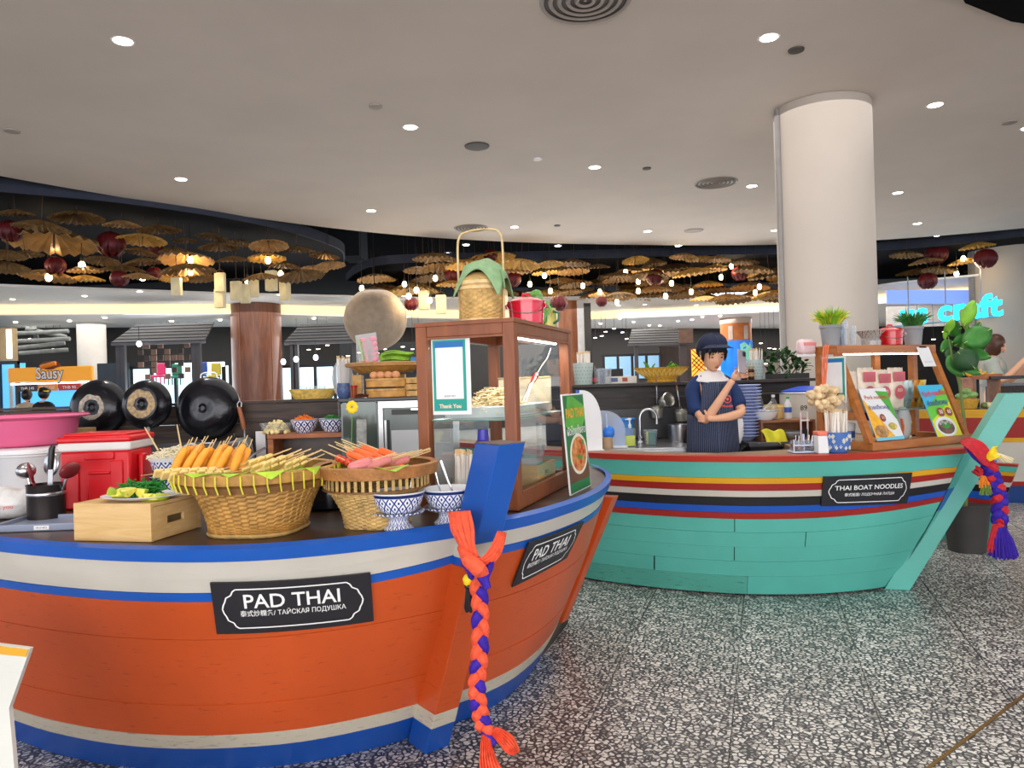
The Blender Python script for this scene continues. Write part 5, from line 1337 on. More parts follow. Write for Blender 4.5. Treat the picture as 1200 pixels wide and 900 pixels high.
xl = P(10, 500, 4.0).x-1.2; xr = P(396, 500, 4.0).x
t = thing('back_wall_partition', 'low weathered dark wood partition the black pans hang on', 'partition', ((xl+xr)/2, 4.03, 0)); wl_ = xr-xl
zb = [0, .22, .44, .66, .86, 1.02, 1.13, 1.235]
for a, b in zip(zb, zb[1:]): box('wall_board', OLDW, t, (0, 0, (a+b)/2), (wl_, .05+random.uniform(-.004, .004), b-a-.003), .002)
box('cap_board', OLDW, t, (0, .0, 1.243), (wl_+.01, .09, .014), .002)
t = thing('back_counter', 'steel-topped back counter below the black pans', 'counter', ((xl+xr)/2, 3.72, 0))
box('counter_body', mat('slate_grey', '#4b4a4c', .5, var=.15), t, (0, 0, .42), (wl_, .52, .83)); box('counter_top', STEEL, t, (0, 0, .852), (wl_+.01, .54, .024), .003); box('backsplash', mat('slate_splash', '#55555a', .35, var=.2), t, (0, .262, .95), (wl_, .008, .17))
WOKM = mat('black_wok_metal', '#15161c', .22, metal=.3, var=.3, scale=18, bump=.15, bscale=25); BURN = mat('worn_wok_ring', '#9a8f80', .45, metal=.4, var=.5, scale=60); BURN2 = mat('tan_wok_ring', '#a8906a', .6, var=.5, scale=70)


def wok(px, py, rp, d, lab, ring, flatr, kind, hole=.5):
    p = P(px, py, d); r = rp*d/FPX
    t = thing('wok', lab, 'pan', p, rot=(radians(-94), 0, 0))
    pr = [(r, 0), (r*.985, -r*.12), (r*.88, -r*.30), (r*.68, -r*.44), (flatr*r, -r*.505)]
    pr2 = [catmull([Vector((a, 0, b)) for a, b in pr], i/24) for i in range(25)]
    MB().lathe([(max(.001, q.x), q.z) for q in pr2]+[(flatr*r*.8, -r*.508), (flatr*r*.4, -r*.500), (.012, -r*.498)], 56, cap=False).build('pan_body', WOKM, t, solid=.003)
    MB().lathe([(.013, -r*.4985), (.013, -r*.494)], 24).build('base_centre', WOKM, t)
    MB().lathe([(r*.995, .002), (r*1.01, .0), (r*1.01, -.004), (r*.99, -.003)], 56, cap=False).build('pan_rim', STEEL if kind == 'hooks' else WOKM, t)
    if ring:
        mb = MB(); rr = flatr*r*.92; n = 40
        mb.grid(lambda u, v: Vector(((rr*(1+.10*noise.noise(Vector((cos(6.28*u)*2, sin(6.28*u)*2, v)))-(1-hole)*v)*cos(6.2832*u)), rr*(1+.1*noise.noise(Vector((cos(6.28*u)*2, sin(6.28*u)*2, v)))-(1-hole)*v)*sin(6.2832*u), -r*.505-.0035)), n, 3)
        mb.build('burnt_ring', ring, t, smooth=False)
    if kind == 'handle':
        MB().tube([(.015, -r*-.9, -.02), (.02, r*1.12, -.03), (.022, r*1.22, -.03)], [.010, .011, .010], 10).build('handle_ferrule', STEEL, t)
        MB().tube([(.022, r*1.2, -.03), (.025, r*1.5, -.03), (.026, r*1.9, -.03)], [.013, .014, .012], 10).build('handle', BLACK, t)
    if kind == 'hooks':
        MB().tube([(-.045, -r*.97, .0), (-.043, -r*1.10, 0), (-.025, -r*1.15, 0), (.025, -r*1.15, 0), (.043, -r*1.10, 0), (.045, -r*.97, 0)], .004, 6).build('loop_handle', STEEL, t)
        MB().tube([(-.04, r*.97, .0), (-.03, r*1.08, 0), (.03, r*1.08, 0), (.04, r*.97, 0)], .003, 6).build('loop_handle', STEEL, t)
    return t


wok(117, 478, 33, 3.97, 'leftmost black wok with pale burnt ring on its base', BURN, .48, 'none', .62)
wok(173, 474, 28.5, 3.80, 'middle smaller black pan with tan ring and handle down', BURN2, .62, 'handle', .5)
wok(245, 479, 37, 3.96, 'rightmost glossy black wok with thin steel rim and loop', None, .40, 'hooks')
# turner with wooden handle
p = P(287, 508, 3.93)
t = thing('wok_turner', 'wok turner with wooden grip hanging beside the glossy wok', 'utensil', p); t.scale = (1.06,)*3
MB().tube([(-.032, 0, .125), (-.034, 0, .150), (-.024, 0, .165), (-.012, 0, .158), (-.014, 0, .135)], .0025, 6).build('hang_loop', WHITE, t)
MB().tube([(-.026, 0, .135), (-.012, 0, .07), (-.003, 0, .02)], [.010, .012, .010], 10).build('wood_grip', mat('grip_wood', '#a0603a', .5, var=.25), t)
MB().tube([(-.002, 0, .02), (.0, 0, -.02)], .004, 6).build('shank', SPOON, t)
MB().grid(lambda u, v: Vector(((u-.5)*(.07+.055*v), -.03*abs(u-.5)**2*4+.01, -.02-.15*v)), 10, 4).build('blade', mat('scuffed_steel', '#a3a39c', .4, metal=.6, var=.15), t, solid=.002)
t = thing('round_strainer', 'shallow steel strainer pan leaning behind the wok turner', 'strainer', P(270, 541, 3.62), rot=(radians(60), 0, radians(-18)))
MB().lathe([(.001, -.02), (.09, -.018), (.11, 0), (.116, .003)], 40, cap=False).build('strainer_pan', STEEL, t, solid=.002); MB().tube([(.1, 0, .0), (.14, .03, .02), (.2, .06, .03)], .006, 8).build('handle', STEEL, t)
t = thing('soap_white_panel', 'small white plastic panel edge right of the wok turner', 'panel', P(306, 532, 3.75)); box('panel_sheet', WHITE, t, (0, 0, 0), (.05, .006, .232), .002)


def faucet(p, h, reach, ang, lab):
    t = thing('faucet', lab, 'faucet', p, ang)
    pts = [(0, 0, 0), (0, 0, h*.65)]+[(reach/2-reach/2*cos(pi*i/10), 0, h*.65+reach*.55*sin(pi*i/10)) for i in range(11)]+[(reach, 0, h*.5)]
    MB().tube([catmull([Vector(q) for q in pts], i/50) for i in range(51)], .009, 10).build('spout', STEEL, t)
    MB().lathe([(.022, 0), (.022, .01), (.014, .02), (.014, .06)], 20).build('base_collar', STEEL, t); MB().box((0, -.03, .045), (.012, .05, .01)).build('lever', STEEL, t, bevel=.002)
    return t


faucet(P(212, 560, 3.7)*Vector((1, 1, 0)) if False else Vector((P(212, 540, 3.72).x, 3.72, .865)), .19, .10, 0, 'small steel faucet behind the bean sprouts bowl')
# hooks under woks
for px, py in ((115, 509), (277, 511)):
    o = MB().tube([P(px, py, 3.99), P(px, py, 3.99)+Vector((0, -.02, 0)), P(px, py, 3.99)+Vector((0, -.03, .015))], .005, 6).build('wall_hook', STEEL); tag(o, 'steel hook on the partition below the '+('leftmost wok' if px < 200 else 'glossy wok'), 'hook')
# wooden shelf stand with bowls
sx0 = P(313, 510, 3.6); sx1 = P(408, 508, 3.6); zt_ = P(350, 511, 3.6).z
t = thing('wooden_stand', 'small reddish wooden stand carrying the bowls of toppings', 'stand', ((sx0.x+sx1.x)/2, 3.68, .865)); ws_ = sx1.x-sx0.x; hs_ = zt_-.865
STW = wood('stand_wood', '#8a4a28', '#b8713f', .5, (2, 9, 9), .1)
box('top_board', STW, t, (0, 0, hs_), (ws_, .17, .022), .002)
for x in (-ws_/2+.015, ws_/2-.015): box('side_board', STW, t, (x, 0, hs_/2-.006), (.028, .16, hs_-.012), .002)
box('back_board', DARKW, t, (0, .075, hs_/2-.006), (ws_-.06, .01, hs_-.02))
zs_ = .865+hs_+.012


def blue_bowl(p, r, h, lab, m=None, sc=1):
    t = thing('blue_lattice_bowl', lab, 'bowl', p)
    MB().lathe([(r*.55, 0), (r*.58, .004), (r*.80, h*.35), (r*.94, h*.75), (r*.98, h*.93)], 40).build('bowl_wall', m or lattice('lattice_glaze_small', n=6, kz=75, w=.36, fg='#1d3580'), t)
    MB().lathe([(r*.98, h*.90), (r, h), (r*.97, h), (r*.9, h*.8), (r*.6, h*.4), (.001, h*.35)], 40, cap=False).build('bowl_lining', PORC, t)
    MB().lathe([(r*.985, h*.93), (r*1.005, h*.985)], 40, cap=False).build('blue_rim_band', BWD, t)
    return t


def pile(c, R, h, n, m, lab, cat, name, size=.012, seed=1, shape='box'):
    q = random.Random(seed); mb = MB()
    for i in range(n):
        a = q.random()*6.283; r = R*sqrt(q.random()); p = Vector((r*cos(a), r*sin(a), h*(1-(r/R)**2)*q.uniform(.3, 1)))
        if shape == 'box': mb.box(p, (size*q.uniform(.6, 1.5), size*.5, size*.4), rz=q.random()*6, rx=q.random()*3)
        elif shape == 'ell': mb.ell(p, size*q.uniform(.6, 1), 7, 5)
        else:
            d = Vector((q.uniform(-1, 1), q.uniform(-1, 1), q.uniform(-.4, .6))).normalized()*size; mb.tube([p-d, p+Vector((0, 0, size*.3)), p+d], size*.14, 4)
    o = mb.build(name, m, None, kind='stuff', loc=c); return tag(o, lab, cat)


c1 = Vector((P(357, 505, 3.68).x, 3.68, zs_)); c2 = Vector((P(390, 504, 3.68).x, 3.68, zs_)); c0 = Vector((P(321, 508, 3.62).x, 3.66, zs_))
blue_bowl(c1, .068, .066, 'blue lattice bowl of shredded carrot on the wooden stand'); blue_bowl(c2, .068, .068, 'blue lattice bowl of chopped green herbs on the wooden stand')
pile(c1+Vector((0, 0, .055)), .055, .03, 110, mat('carrot', '#f07a1e', .5, var=.2), 'shredded orange carrot heaped in its bowl', 'vegetable', 'carrot_shreds', .014, 3, 'tube')
pile(c2+Vector((0, 0, .057)), .055, .028, 130, CHV, 'chopped green herbs heaped in their bowl', 'herb', 'chopped_herbs', .012, 4)
t = thing('glass_dish', 'clear glass dish of pale fried garlic left on the wooden stand', 'dish', c0); t.scale = (1.25, 1, 1); MB().lathe([(.045, 0), (.05, .004), (.066, .05), (.068, .052), (.062, .05), (.045, .008)], 36).build('dish_wall', CLEARP, t)
pile(c0+Vector((0, 0, .006)), .062, .062, 200, mat('fried_garlic', '#e3cf92', .5, var=.3, scale=50), 'pale fried garlic chips filling the glass dish', 'food', 'fried_garlic', .011, 5, 'ell')
# sauce bottle with yellow flower, grey board
t = thing('flower_bottle', 'small glass bottle with a yellow flower in front of the fridge', 'bottle', Vector((P(412, 527, 3.06).x, 3.06, DZ+.061))); t.scale = (.9, .9, 2.0); MB().lathe([(.03, -.03), (.032, .0), (.03, .05), (.012, .075), (.012, .10)], 24).build('bottle_glass', GLASS, t); MB().lathe([(.028, -.028), (.029, .02)], 20).build('oil', mat('golden_oil', '#c9a93a', .2, var=0), t)
mb = MB()
for k in range(9): a = k*.7; mb.ell((.008+.016*cos(a), 0, .158+.008*sin(a)), (.012, .006, .006), 8, 6)
mb.build('flower', mat('flower_yellow', '#ffd21a', .5, var=.1), t); MB().tube([(0, 0, .0), (.0, 0, .08), (.008, 0, .15)], .002, 5).build('stem', GREENL, t)
t = thing('grey_board', 'grey speckled chopping board leaning by the fridge front', 'board', Vector((P(423, 513, 3.1).x, 3.1, DZ+.162)), rot=(0, .03, 0)); box('board_panel', mat('grey_speckled', '#8b8c88', .5, var=.4, scale=40), t, (0, 0, 0), (.042, .015, .322), .004)
# fridge
f0 = P(399, 467, 3.55); f1 = P(530, 467, 3.55); ft = P(450, 466, 3.5).z; wf = f1.x-f0.x
t = thing('steel_fridge', 'steel-framed glass undercounter fridge behind the openwork basket', 'fridge', ((f0.x+f1.x)/2, 3.75, 0))
box('fridge_body', mat('fridge_grey', '#5c6260', .3, metal=.5), t, (0, 0, ft/2-.01), (wf, .40, ft-.03)); box('fridge_top', mat('fridge_black', '#1e1e20', .3), t, (0, 0, ft-.008), (wf+.02, .42, .016), .002)
xx = P(443, 480, 3.54).x-(f0.x+f1.x)/2; box('side_glass', mat('side_dark_glass', '#4a5450', .08, metal=.2), t, ((-wf/2+xx)/2, -.203, ft-.14), (xx+wf/2-.02, .006, .24))
for z in (ft-.035,): box('door_rail', STEEL, t, ((xx+wf/2)/2, -.205, z), (wf/2-xx, .014, .035), .002)
box('door_stile', STEEL, t, (xx+.012, -.206, ft/2-.02), (.024, .016, ft-.06), .002); box('door_seal', BLACK, t, (xx+.045, -.204, ft/2-.04), (.012, .008, ft-.14)); box('door_stile', STEEL, t, (xx+.034, -.207, ft/2-.04), (.010, .012, ft-.14))
box('door_panel', mat('fridge_panel', '#b9bcc0', .3, var=.03), t, ((xx+.06+wf/2)/2, -.204, ft/2-.06), (wf/2-xx-.06, .008, ft-.2)); box('vent_strip', mat('vent_strip', '#3a3a38', .5), t, ((xx+.06+wf/2)/2, -.206, ft-.072), (wf/2-xx-.07, .008, .025)); box('door_handle', SPOON, t, (wf/2-.12, -.222, ft-.06), (.16, .014, .014), .003)
FT = ft+.001
fx = lambda px, dy=0: Vector((P(px, 460, 3.6+dy).x, 3.6+dy, FT))
t = thing('bamboo_steamer', 'bamboo steamer holding brown eggs on the fridge', 'steamer', fx(455, .02)); t.scale = (1, .7, 1)
for z0, r in ((0, .104), (.05, .104)):
    MB().lathe([(r, z0), (r+.003, z0+.002), (r+.003, z0+.04), (r, z0+.042), (r-.01, z0+.04), (r-.01, z0)], 48).build('steamer_tier', mat('steamer_bamboo', '#c68f45', .5, var=.3, scale=20), t)
    MB().lathe([(r+.004, z0+.03), (r+.006, z0+.032), (r+.006, z0+.04), (r+.004, z0+.042)], 48, cap=False).build('tier_hoop', BAMB, t)
EGG = mat('brown_egg', '#d89868', .4, var=.08)
for i, (x, y) in enumerate(((-.062, -.03), (-.028, -.035), (.008, -.03), (.045, -.032), (-.045, .012), (-.008, .015), (.03, .012))):
    o = MB().ell((0, 0, 0), (.022, .019, .019), 16, 12).build('egg', EGG, None, loc=fx(455, .02)+Vector((x, y, .108))); tag(o, 'brown egg in the '+('front' if i < 4 else 'back')+' row of the steamer, '+('leftmost', 'second from left', 'third from left', 'rightmost', 'leftmost', 'middle', 'rightmost')[i], 'egg', 'eggs in the bamboo steamer')
t = thing('bamboo_box', 'square stacked bamboo trays right of the egg steamer', 'box', fx(489, .04)); 
for z in (.014, .046, .078): box('bamboo_tray', BAMB, t, (0, 0, z), (.09, .14, .028), .003)
t = thing('woven_winnow_tray', 'wide flat woven tray on top of the egg steamer', 'tray', fx(452, .15)+Vector((0, 0, .118)));  t.scale = (1, .75, 1)
MB().lathe([(.001, 0), (.14, .006), (.19, .045), (.197, .050), (.19, .054), (.135, .016), (.001, .010)], 56, cap=False).build('tray_weave', RATT, t); MB().lathe([(.186, .036), (.200, .038), (.202, .054), (.188, .058)], 56, cap=False).build('tray_rim', mat('tray_rim_bamboo', '#b3824a', .5, var=.2, bump=.5, bscale=60), t)
for i, (px, dy) in enumerate(((420, .12), (470, .24))): 
    o = thing('bamboo_stool_foot', ('left' if not i else 'right')+' bamboo block propping up the wide woven tray', 'block', fx(px, dy+.0)); MB().box((0, 0, .058), (.05, .05, .115)).build('block_body', BAMB, o, bevel=.003)
LF2 = mat('banana_leaf_strip', '#7fae2c', .45, var=.35, scale=30)
lf0 = None
for i in range(9):
    mb = MB(); L_ = .15; x0 = -.0
    mb.grid(lambda u, v: Vector(((u-.5)*L_, (v-.5)*.03, .012*sin(pi*v)+.006*sin(5*u))), 6, 3)
    o = mb.build('banana_leaf_strip', LF2, None, solid=.001, loc=fx(466, .12)+Vector((random.uniform(-.015, .015), random.uniform(-.03, .03), .178+.005*i)), rot=(random.uniform(-.3, .3), random.uniform(-.06, .06), random.uniform(-.2, .2))); tag(o, 'folded green banana leaf strip in the stack on the woven tray', 'leaf', 'banana leaf strips on the woven tray')
t = thing('pink_snack_pack', 'clear pack of pink and green sweets standing on the woven tray', 'packet', fx(434, .12)+Vector((0, 0, .17)), rot=(-.1, -.12, 0))
mb = MB(); mb.grid(lambda u, v: Vector(((u-.5)*.105*(1+.04*sin(9*v)), -.016*sin(pi*u)*sin(pi*min(1, v*1.15))-.002, v*.155)), 10, 10); mb.grid(lambda u, v: Vector(((u-.5)*.105, .016*sin(pi*u)*sin(pi*min(1, v*1.15)), v*.155)), 10, 10); mb.build('pack_film', BAG, t)
for i in range(5):
    for j in range(2): MB().ell((-.03+.036*j*1.4+.012, 0, .02+.026*i), (.022, .010, .014), 10, 8).build('pink_sweet', mat('sweet_pink', '#ef9db0', .4, var=.1), t)
MB().tube([(-.025, -.012, .015), (-.035, -.014, .13)], .014, 8, flat=.5).build('green_sweet', mat('sweet_green', '#b5d29a', .4), t)
t = thing('blue_speckled_cup', 'dark blue speckled cup on the fridge corner', 'cup', fx(403, .0)); MB().lathe([(.024, 0), (.031, .012), (.033, .04), (.030, .075), (.027, .075), (.028, .04), (.001, .01)], 28).build('cup_wall', mat('blue_speckle', '#3f5480', .4, var=.4, scale=90), t)
t = thing('clear_bag', 'crinkled clear bag of wrapped chopsticks on the partition end', 'bag', Vector((P(402, 440, 3.85).x, 3.84, FT)))
mb = MB(); mb.ell((0, 0, .10), (.055, .045, .105), 24, 16); mb.v = [v*(1+.08*noise.noise(v*25)) for v in mb.v]; mb.build('bag_film', BAG, t)
sticks(Vector((P(402, 440, 3.85).x, 3.84, FT)), .028, 12, .012, .10, 'the clear bag on the fridge', 4, .95)
t = thing('blue_cap_jar', 'small clear jar with blue cap at the back right of the fridge', 'jar', fx(495, .3)); MB().lathe([(.03, 0), (.032, .1), (.025, .12), (.001, .12)], 20).build('jar_wall', CLEARP, t); MB().lathe([(.026, .12), (.026, .16), (.001, .162)], 20).build('jar_cap', mat('cap_blue', '#2a7de0', .3), t)
mb = MB(); q = random.Random(4)
for i in range(14): a = q.uniform(-.3, .3); p = Vector((q.uniform(-.04, .04), q.uniform(-.01, .02), q.uniform(0, .012))); mb.tube([p, p+Vector((.03, .004, .003)), p+Vector((.055, .01*a, 0))], [.004, .005, .001], 5)
o = mb.build('dried_chilies', mat('dried_chili', '#5c2a20', .5, var=.3), None, kind='stuff', loc=fx(424, -.02)+Vector((0, 0, .004))); tag(o, 'small heap of dark dried chilies on the fridge front edge', 'chili')
o = thing('orange_jar', 'small orange jar under the wide woven tray', 'jar', fx(414.5, .10)); MB().lathe([(.018, 0), (.02, .05), (.001, .052)], 20).build('jar_body', mat('orange_sauce', '#c2591e', .3), o); MB().lathe([(.021, .05), (.021, .062), (.001, .063)], 20).build('jar_lid', REDC, o)
# woven tray on the wall top
t = thing('woven_tray', 'yellow woven oval tray with glasses on the partition top', 'tray', Vector((P(367, 465, 4.03).x, 4.03, 1.251))); t.scale = (1.25, .5, 1); MB().lathe([(.08, 0), (.085, .004), (.105, .05), (.108, .055), (.1, .052), (.08, .01), (.001, .008)], 44, cap=False).build('tray_weave', mat('yellow_weave', '#d8b45a', .5, var=.3, scale=60, bump=.5, bscale=120), t)
for i, x in enumerate((-.05, .0, .05)):
    o = MB().lathe([(.018, 0), (.020, .06), (.018, .06), (.017, .004), (.001, .003)], 20).build('small_glass', CLEARP, None, loc=Vector((P(367, 465, 4.03).x+x, 4.03, 1.262))); tag(o, ('left', 'middle', 'right')[i]+' small glass standing in the yellow woven tray', 'glass')

# ================================================================ GREEN BOAT STATION
SLATE = mat('slate_panel', '#3d3c3f', .4, var=.25, scale=3, bump=.1)
xa = P(640, 500, 5.6).x; xb = P(952, 500, 5.6).x
t = thing('back_wall_partition', 'long low dark wood partition behind the cook', 'partition', ((xa+xb)/2, 5.65, 0)); w_ = xb-xa
OLDD = wood('dark_partition_wood', '#1a1613', '#3f342d', .55, (2, 2, 16), .3, 8, .6)
for a, b in zip([0, .3, .6, .85, .98, 1.08, 1.17], [.3, .6, .85, .98, 1.08, 1.17, 1.255]): box('wall_board', OLDD, t, (0, 0, (a+b)/2), (w_, .06+random.uniform(-.004, .004), b-a-.003), .002)
box('cap_board', OLDD, t, (0, 0, 1.266), (w_+.02, .30, .022), .003)
box('splash_panel', SLATE, t, (0, -.035, .97), (w_, .01, .22))
xa2 = P(700, 520, 5.2).x; xm = P(800, 520, 5.2).x; xb2 = P(965, 520, 4.9).x
t = thing('steel_sink_counter', 'steel sink counter left of the cook', 'counter', ((xa2+xm)/2, 5.2, 0)); box('counter_body', mat('counter_dark', '#2a2829', .5), t, (0, 0, .41), (xm-xa2, .7, .82)); box('counter_top', STEEL, t, (0, 0, .835), (xm-xa2+.02, .72, .03), .003); box('sink_front', STEEL, t, (0.02, -.36, .80), (xm-xa2, .02, .06), .002)
xw = P(868, 520, 5.0).x
t = thing('black_sink_counter', 'black-fronted worktop right of the cook', 'counter', ((xw+xb2)/2, 5.15, 0)); box('counter_body', BLACK, t, (0, 0, .42), (xb2-xw, .7, .84)); box('counter_top', mat('grey_worktop', '#5b5a5c', .3, metal=.3), t, (0, 0, .855), (xb2-xw+.02, .72, .03), .003)
CT = .851; CT2 = .871


def loc_(px, d, z): return Vector((P(px, 500, d).x, d, z))


# round-topped white guards
def guard(px0, px1, ytop, ybot, d, m, nm, lab, back=None):
    a = P(px0, ybot, d); b = P(px1, ybot, d); h = P(px0, ytop, d).z-a.z; w_ = b.x-a.x
    t = thing(nm, lab, 'screen', Vector((a.x, d, a.z)))
    poly = [(0, 0), (w_, 0), (w_, h*.45)]+[(w_*cos(pi/2*i/10)**.8 if i < 10 else 0, h*.45+h*.55*sin(pi/2*i/10)) for i in range(1, 11)]
    R = Matrix(((1, 0, 0, 0), (0, 0, -1, 0), (0, 1, 0, 0), (0, 0, 0, 1)))
    MB().prism(poly, 0, .012, M=R).build('screen_panel', m, t, smooth=False)
    if back: MB().prism([(x-.02, y) for x, y in poly], -.02, -.013, M=R).build('back_panel', back, t, smooth=False)
    MB().box((w_*.5, -.02, .006), (w_*1.1, .08, .010)).build('screen_foot', WHITE, t, smooth=False)
    return t


guard(681, 706, 457, 529, 4.75, WHITE, 'round_topped_screen', 'opaque white round-topped screen beside the PAD THAI card', mat('screen_blue', '#1d5fd0', .4))
guard(704, 733, 481, 525, 4.95, glassy('frosted_screen', (.75, .85, 1), .2, .2, milk=.35), 'frosted_screen', 'frosted bluish round-topped screen beside the white one')
for i, (px, d, lab) in enumerate(((712, 4.80, 'tan labelled bottle with blue top behind the white screen'),)):
    o = thing('sauce_bottle', lab, 'bottle', Vector((P(px, 520, d).x, d, .858))); MB().lathe([(.033, 0), (.035, .005), (.035, .075), (.001, .077)], 24).build('bottle_body', mat('tan_label', '#b99a7a', .5, var=.15), o)
    mb = MB(); mb.ell((0.01, .01, .105), (.04, .03, .045), 16, 12); mb.v = [v*(1+.1*noise.noise(v*30)) for v in mb.v]; mb.build('blue_glove', mat('glove_blue', '#2f7de0', .4), o); MB().tube([(0, 0, .1), (-.004, 0, .23)], .007, 8).build('pump_tube', mat('pale_blue_tube', '#b8cbe8', .4), o)
o = thing('soap_dispenser', 'clear soap dispenser with yellow liquid and white pump', 'dispenser', loc_(738, 5.0, CT)); box('bottle_body', CLEARP, o, (0, 0, .062), (.072, .04, .124), .006); box('soap_liquid', mat('soap_yellow', '#d6e01f', .2, var=0), o, (0, 0, .038), (.064, .034, .07), .003)
MB().lathe([(.008, .124), (.012, .13), (.012, .15), (.006, .152), (.006, .178), (.014, .18), (.014, .192), (.001, .194)], 16).build('pump', WHITE, o); MB().tube([(0, 0, .186), (-.03, 0, .184)], .004, 6).build('nozzle', WHITE, o)
o = thing('plastic_tub', 'clear tub with green sponge beside the curved faucet', 'tub', loc_(762, 5.05, CT)); MB().lathe([(.038, 0), (.048, .10), (.052, .105), (.046, .10), (.036, .004)], 28).build('tub_wall', CLEARP, o); box('sponge', mat('sponge_green', '#2e7a6c', .8), o, (.008, 0, .05), (.05, .03, .085), .004); box('sponge_pad', mat('sponge_yellow', '#d8cf7a', .8), o, (-.024, 0, .05), (.012, .03, .08), .003)
faucet(loc_(750, 5.2, CT), .27, .12, 0, 'tall curved steel faucet behind the soap dispenser')
o = thing('blue_tub', 'blue plastic tub behind the frosted screen', 'tub', loc_(731, 5.35, CT)); MB().lathe([(.06, 0), (.075, .16), (.085, .165), (.085, .175), (.07, .172), (.055, .01)], 28).build('tub_wall', mat('tub_blue', '#2f8fe0', .4), o)
MESHM = mat('wire_mesh', '#a9a79c', .4, metal=.7, var=.3, scale=200)
STR = [(784, 448, 468, 'handle of the left noodle strainer, its basket down', -.0), ]


def noodle_strainer(px, ytop, ybask, d, lab, tilt=0, r=.045, wood_=True):
    a = P(px, ytop, d); b = P(px, ybask, d); L_ = a.z-b.z
    o = thing('noodle_strainer', lab, 'strainer', Vector((b.x, d, b.z)), rot=(0, tilt, 0))
    if wood_: MB().tube([(0, 0, L_), (0, 0, L_*.6)], .011, 8, flat=.6).build('wood_handle', mat('pale_handle', '#b58a60', .5, var=.2), o)
    MB().tube([(0, 0, L_*.62), (0, 0, .02), (0, -.02, 0)], .004, 6).build('shank', SPOON, o)
    MB().lathe([(r, 0), (r*.98, -.03), (r*.85, -.085), (r*.5, -.10), (.001, -.103)], 24, cap=False).build('mesh_cup', MESHM, o, solid=.002); MB().lathe([(r, -.003), (r+.005, 0), (r, .004)], 28, cap=False).build('cup_rim', STEEL, o)
    return o


noodle_strainer(770, 440, 476, 5.52, 'left noodle strainer hanging on the partition behind the faucet', 0, .048)
noodle_strainer(797, 442, 480, 5.52, 'right noodle strainer hanging close behind the cook', -.12, .05)
o = thing('noodle_strainer', 'tilted open strainer cup above the left hanging strainer', 'strainer', P(784, 468, 5.42), rot=(1.2, .5, .3)); MB().lathe([(.05, 0), (.045, -.05), (.03, -.09), (.001, -.095)], 24, cap=False).build('mesh_cup', MESHM, o, solid=.002); MB().lathe([(.05, -.003), (.056, 0), (.05, .004)], 28, cap=False).build('cup_rim', STEEL, o)
o = thing('stock_pot', 'grey steel pot standing in front of the strainers', 'pot', loc_(797, 5.3, CT)); MB().lathe([(.08, 0), (.085, .01), (.085, .12), (.09, .122), (.08, .12), (.078, .01)], 36).build('pot_wall', STEEL, o)
# things on the partition cap
CAP = 1.278


def holder(p, r, h, lab, m, n, seed, what, sc=1.0, tilt=.1):
    t = thing('chopstick_holder', lab, 'holder', p)
    MB().lathe([(r*.82, 0), (r*.85, .004), (r, h), (r*.96, h), (r*.8, .006), (.001, .005)], 28).build('holder_wall', m, t)
    mb = MB()
    for k in range(18):
        for j in range(5):
            a = 2*pi*(k+.5*(j % 2))/18; z = h*(.15+.16*j); rr = r*(.85+.15*z/h)+.0006; mb.box((rr*cos(a), rr*sin(a), z), (.002, .006, .008), rz=a)
    mb.build('holder_perforations', mat('hole_dark', '#7f9490', .6), t, smooth=False, kind='stuff')
    sticks(p, r*.72, n, .012, tilt, what, seed, sc)


HOLM = mat('mint_holder', '#b9c7c0', .5, var=.03)
holder(Vector((P(685.5, 450, 5.5).x, 5.6, CAP)), .078, .165, 'mint perforated holder of chopsticks right of the tall case', HOLM, 18, 5, 'the mint holder by the tall case', 1.12)
holder(Vector((P(890, 440, 5.5).x, 5.6, CAP)), .066, .150, 'mint perforated holder of chopsticks left of the dark green bush', HOLM, 18, 6, 'the mint holder by the bush', 1.05)
o = thing('soy_bottle', 'small dark soy bottle beside the left mint holder', 'bottle', loc_(698.5, 5.6, CAP)); MB().lathe([(.016, 0), (.018, .06), (.008, .11), (.009, .14), (.001, .14)], 16).build('bottle_body', mat('soy_glass', '#4b1d12', .15), o); MB().lathe([(.019, .02), (.019, .05)], 16, cap=False).build('bottle_label', REDC, o)
for i in range(3):
    o = MB().lathe([(.028, 0), (.036, .03*4), (.034, .12), (.026, .004), (.001, .003)], 20).build('plastic_cup', CLEARP, None, loc=loc_(703+i*5, 5.58+.05*(i % 2), CAP)); tag(o, ('left', 'middle', 'right')[i]+' clear plastic cup of the group beside the soy bottle', 'cup', 'clear cups on the partition')
o = thing('white_paper_box', 'low white patterned paper boxes behind the clear cups', 'box', loc_(728, 5.64, CAP)); box('box_body', mat('paper_box', '#cfc8bd', .6, var=.15), o, (0, 0, .028), (.24, .12, .055), .003); box('box_print', mat('print_bluegrey', '#50608a', .6), o, (-.05, -.061, .03), (.05, .001, .03)); box('box_print', mat('print_red', '#9c4a3a', .6), o, (.03, -.061, .03), (.04, .001, .03))
YW = mat('yellow_weave_basket', '#d9a63c', .5, var=.25, scale=60, bump=.4, bscale=150)
o = thing('woven_basket', 'golden woven boat-shaped basket with green leaves left of the cook', 'basket', loc_(777, 5.6, CAP)); o.scale = (1.05, .6, 1)
MB().lathe([(.10, 0), (.11, .01), (.10, .018), (.13, .05), (.19, .10), (.205, .115), (.195, .112), (.12, .05), (.001, .03)], 48, cap=False).build('basket_wall', YW, o)
mb = MB()
for k in range(30):
    a = 2*pi*k/30; mb.tube([(.135*cos(a), .135*sin(a), .052), (.19*cos(a+.1), .19*sin(a+.1), .098)], .004, 4); mb.tube([(.135*cos(a), .135*sin(a), .052), (.19*cos(a-.1), .19*sin(a-.1), .098)], .004, 4)
mb.build('lattice_strips', mat('light_weave', '#edc76a', .5), o, smooth=False)
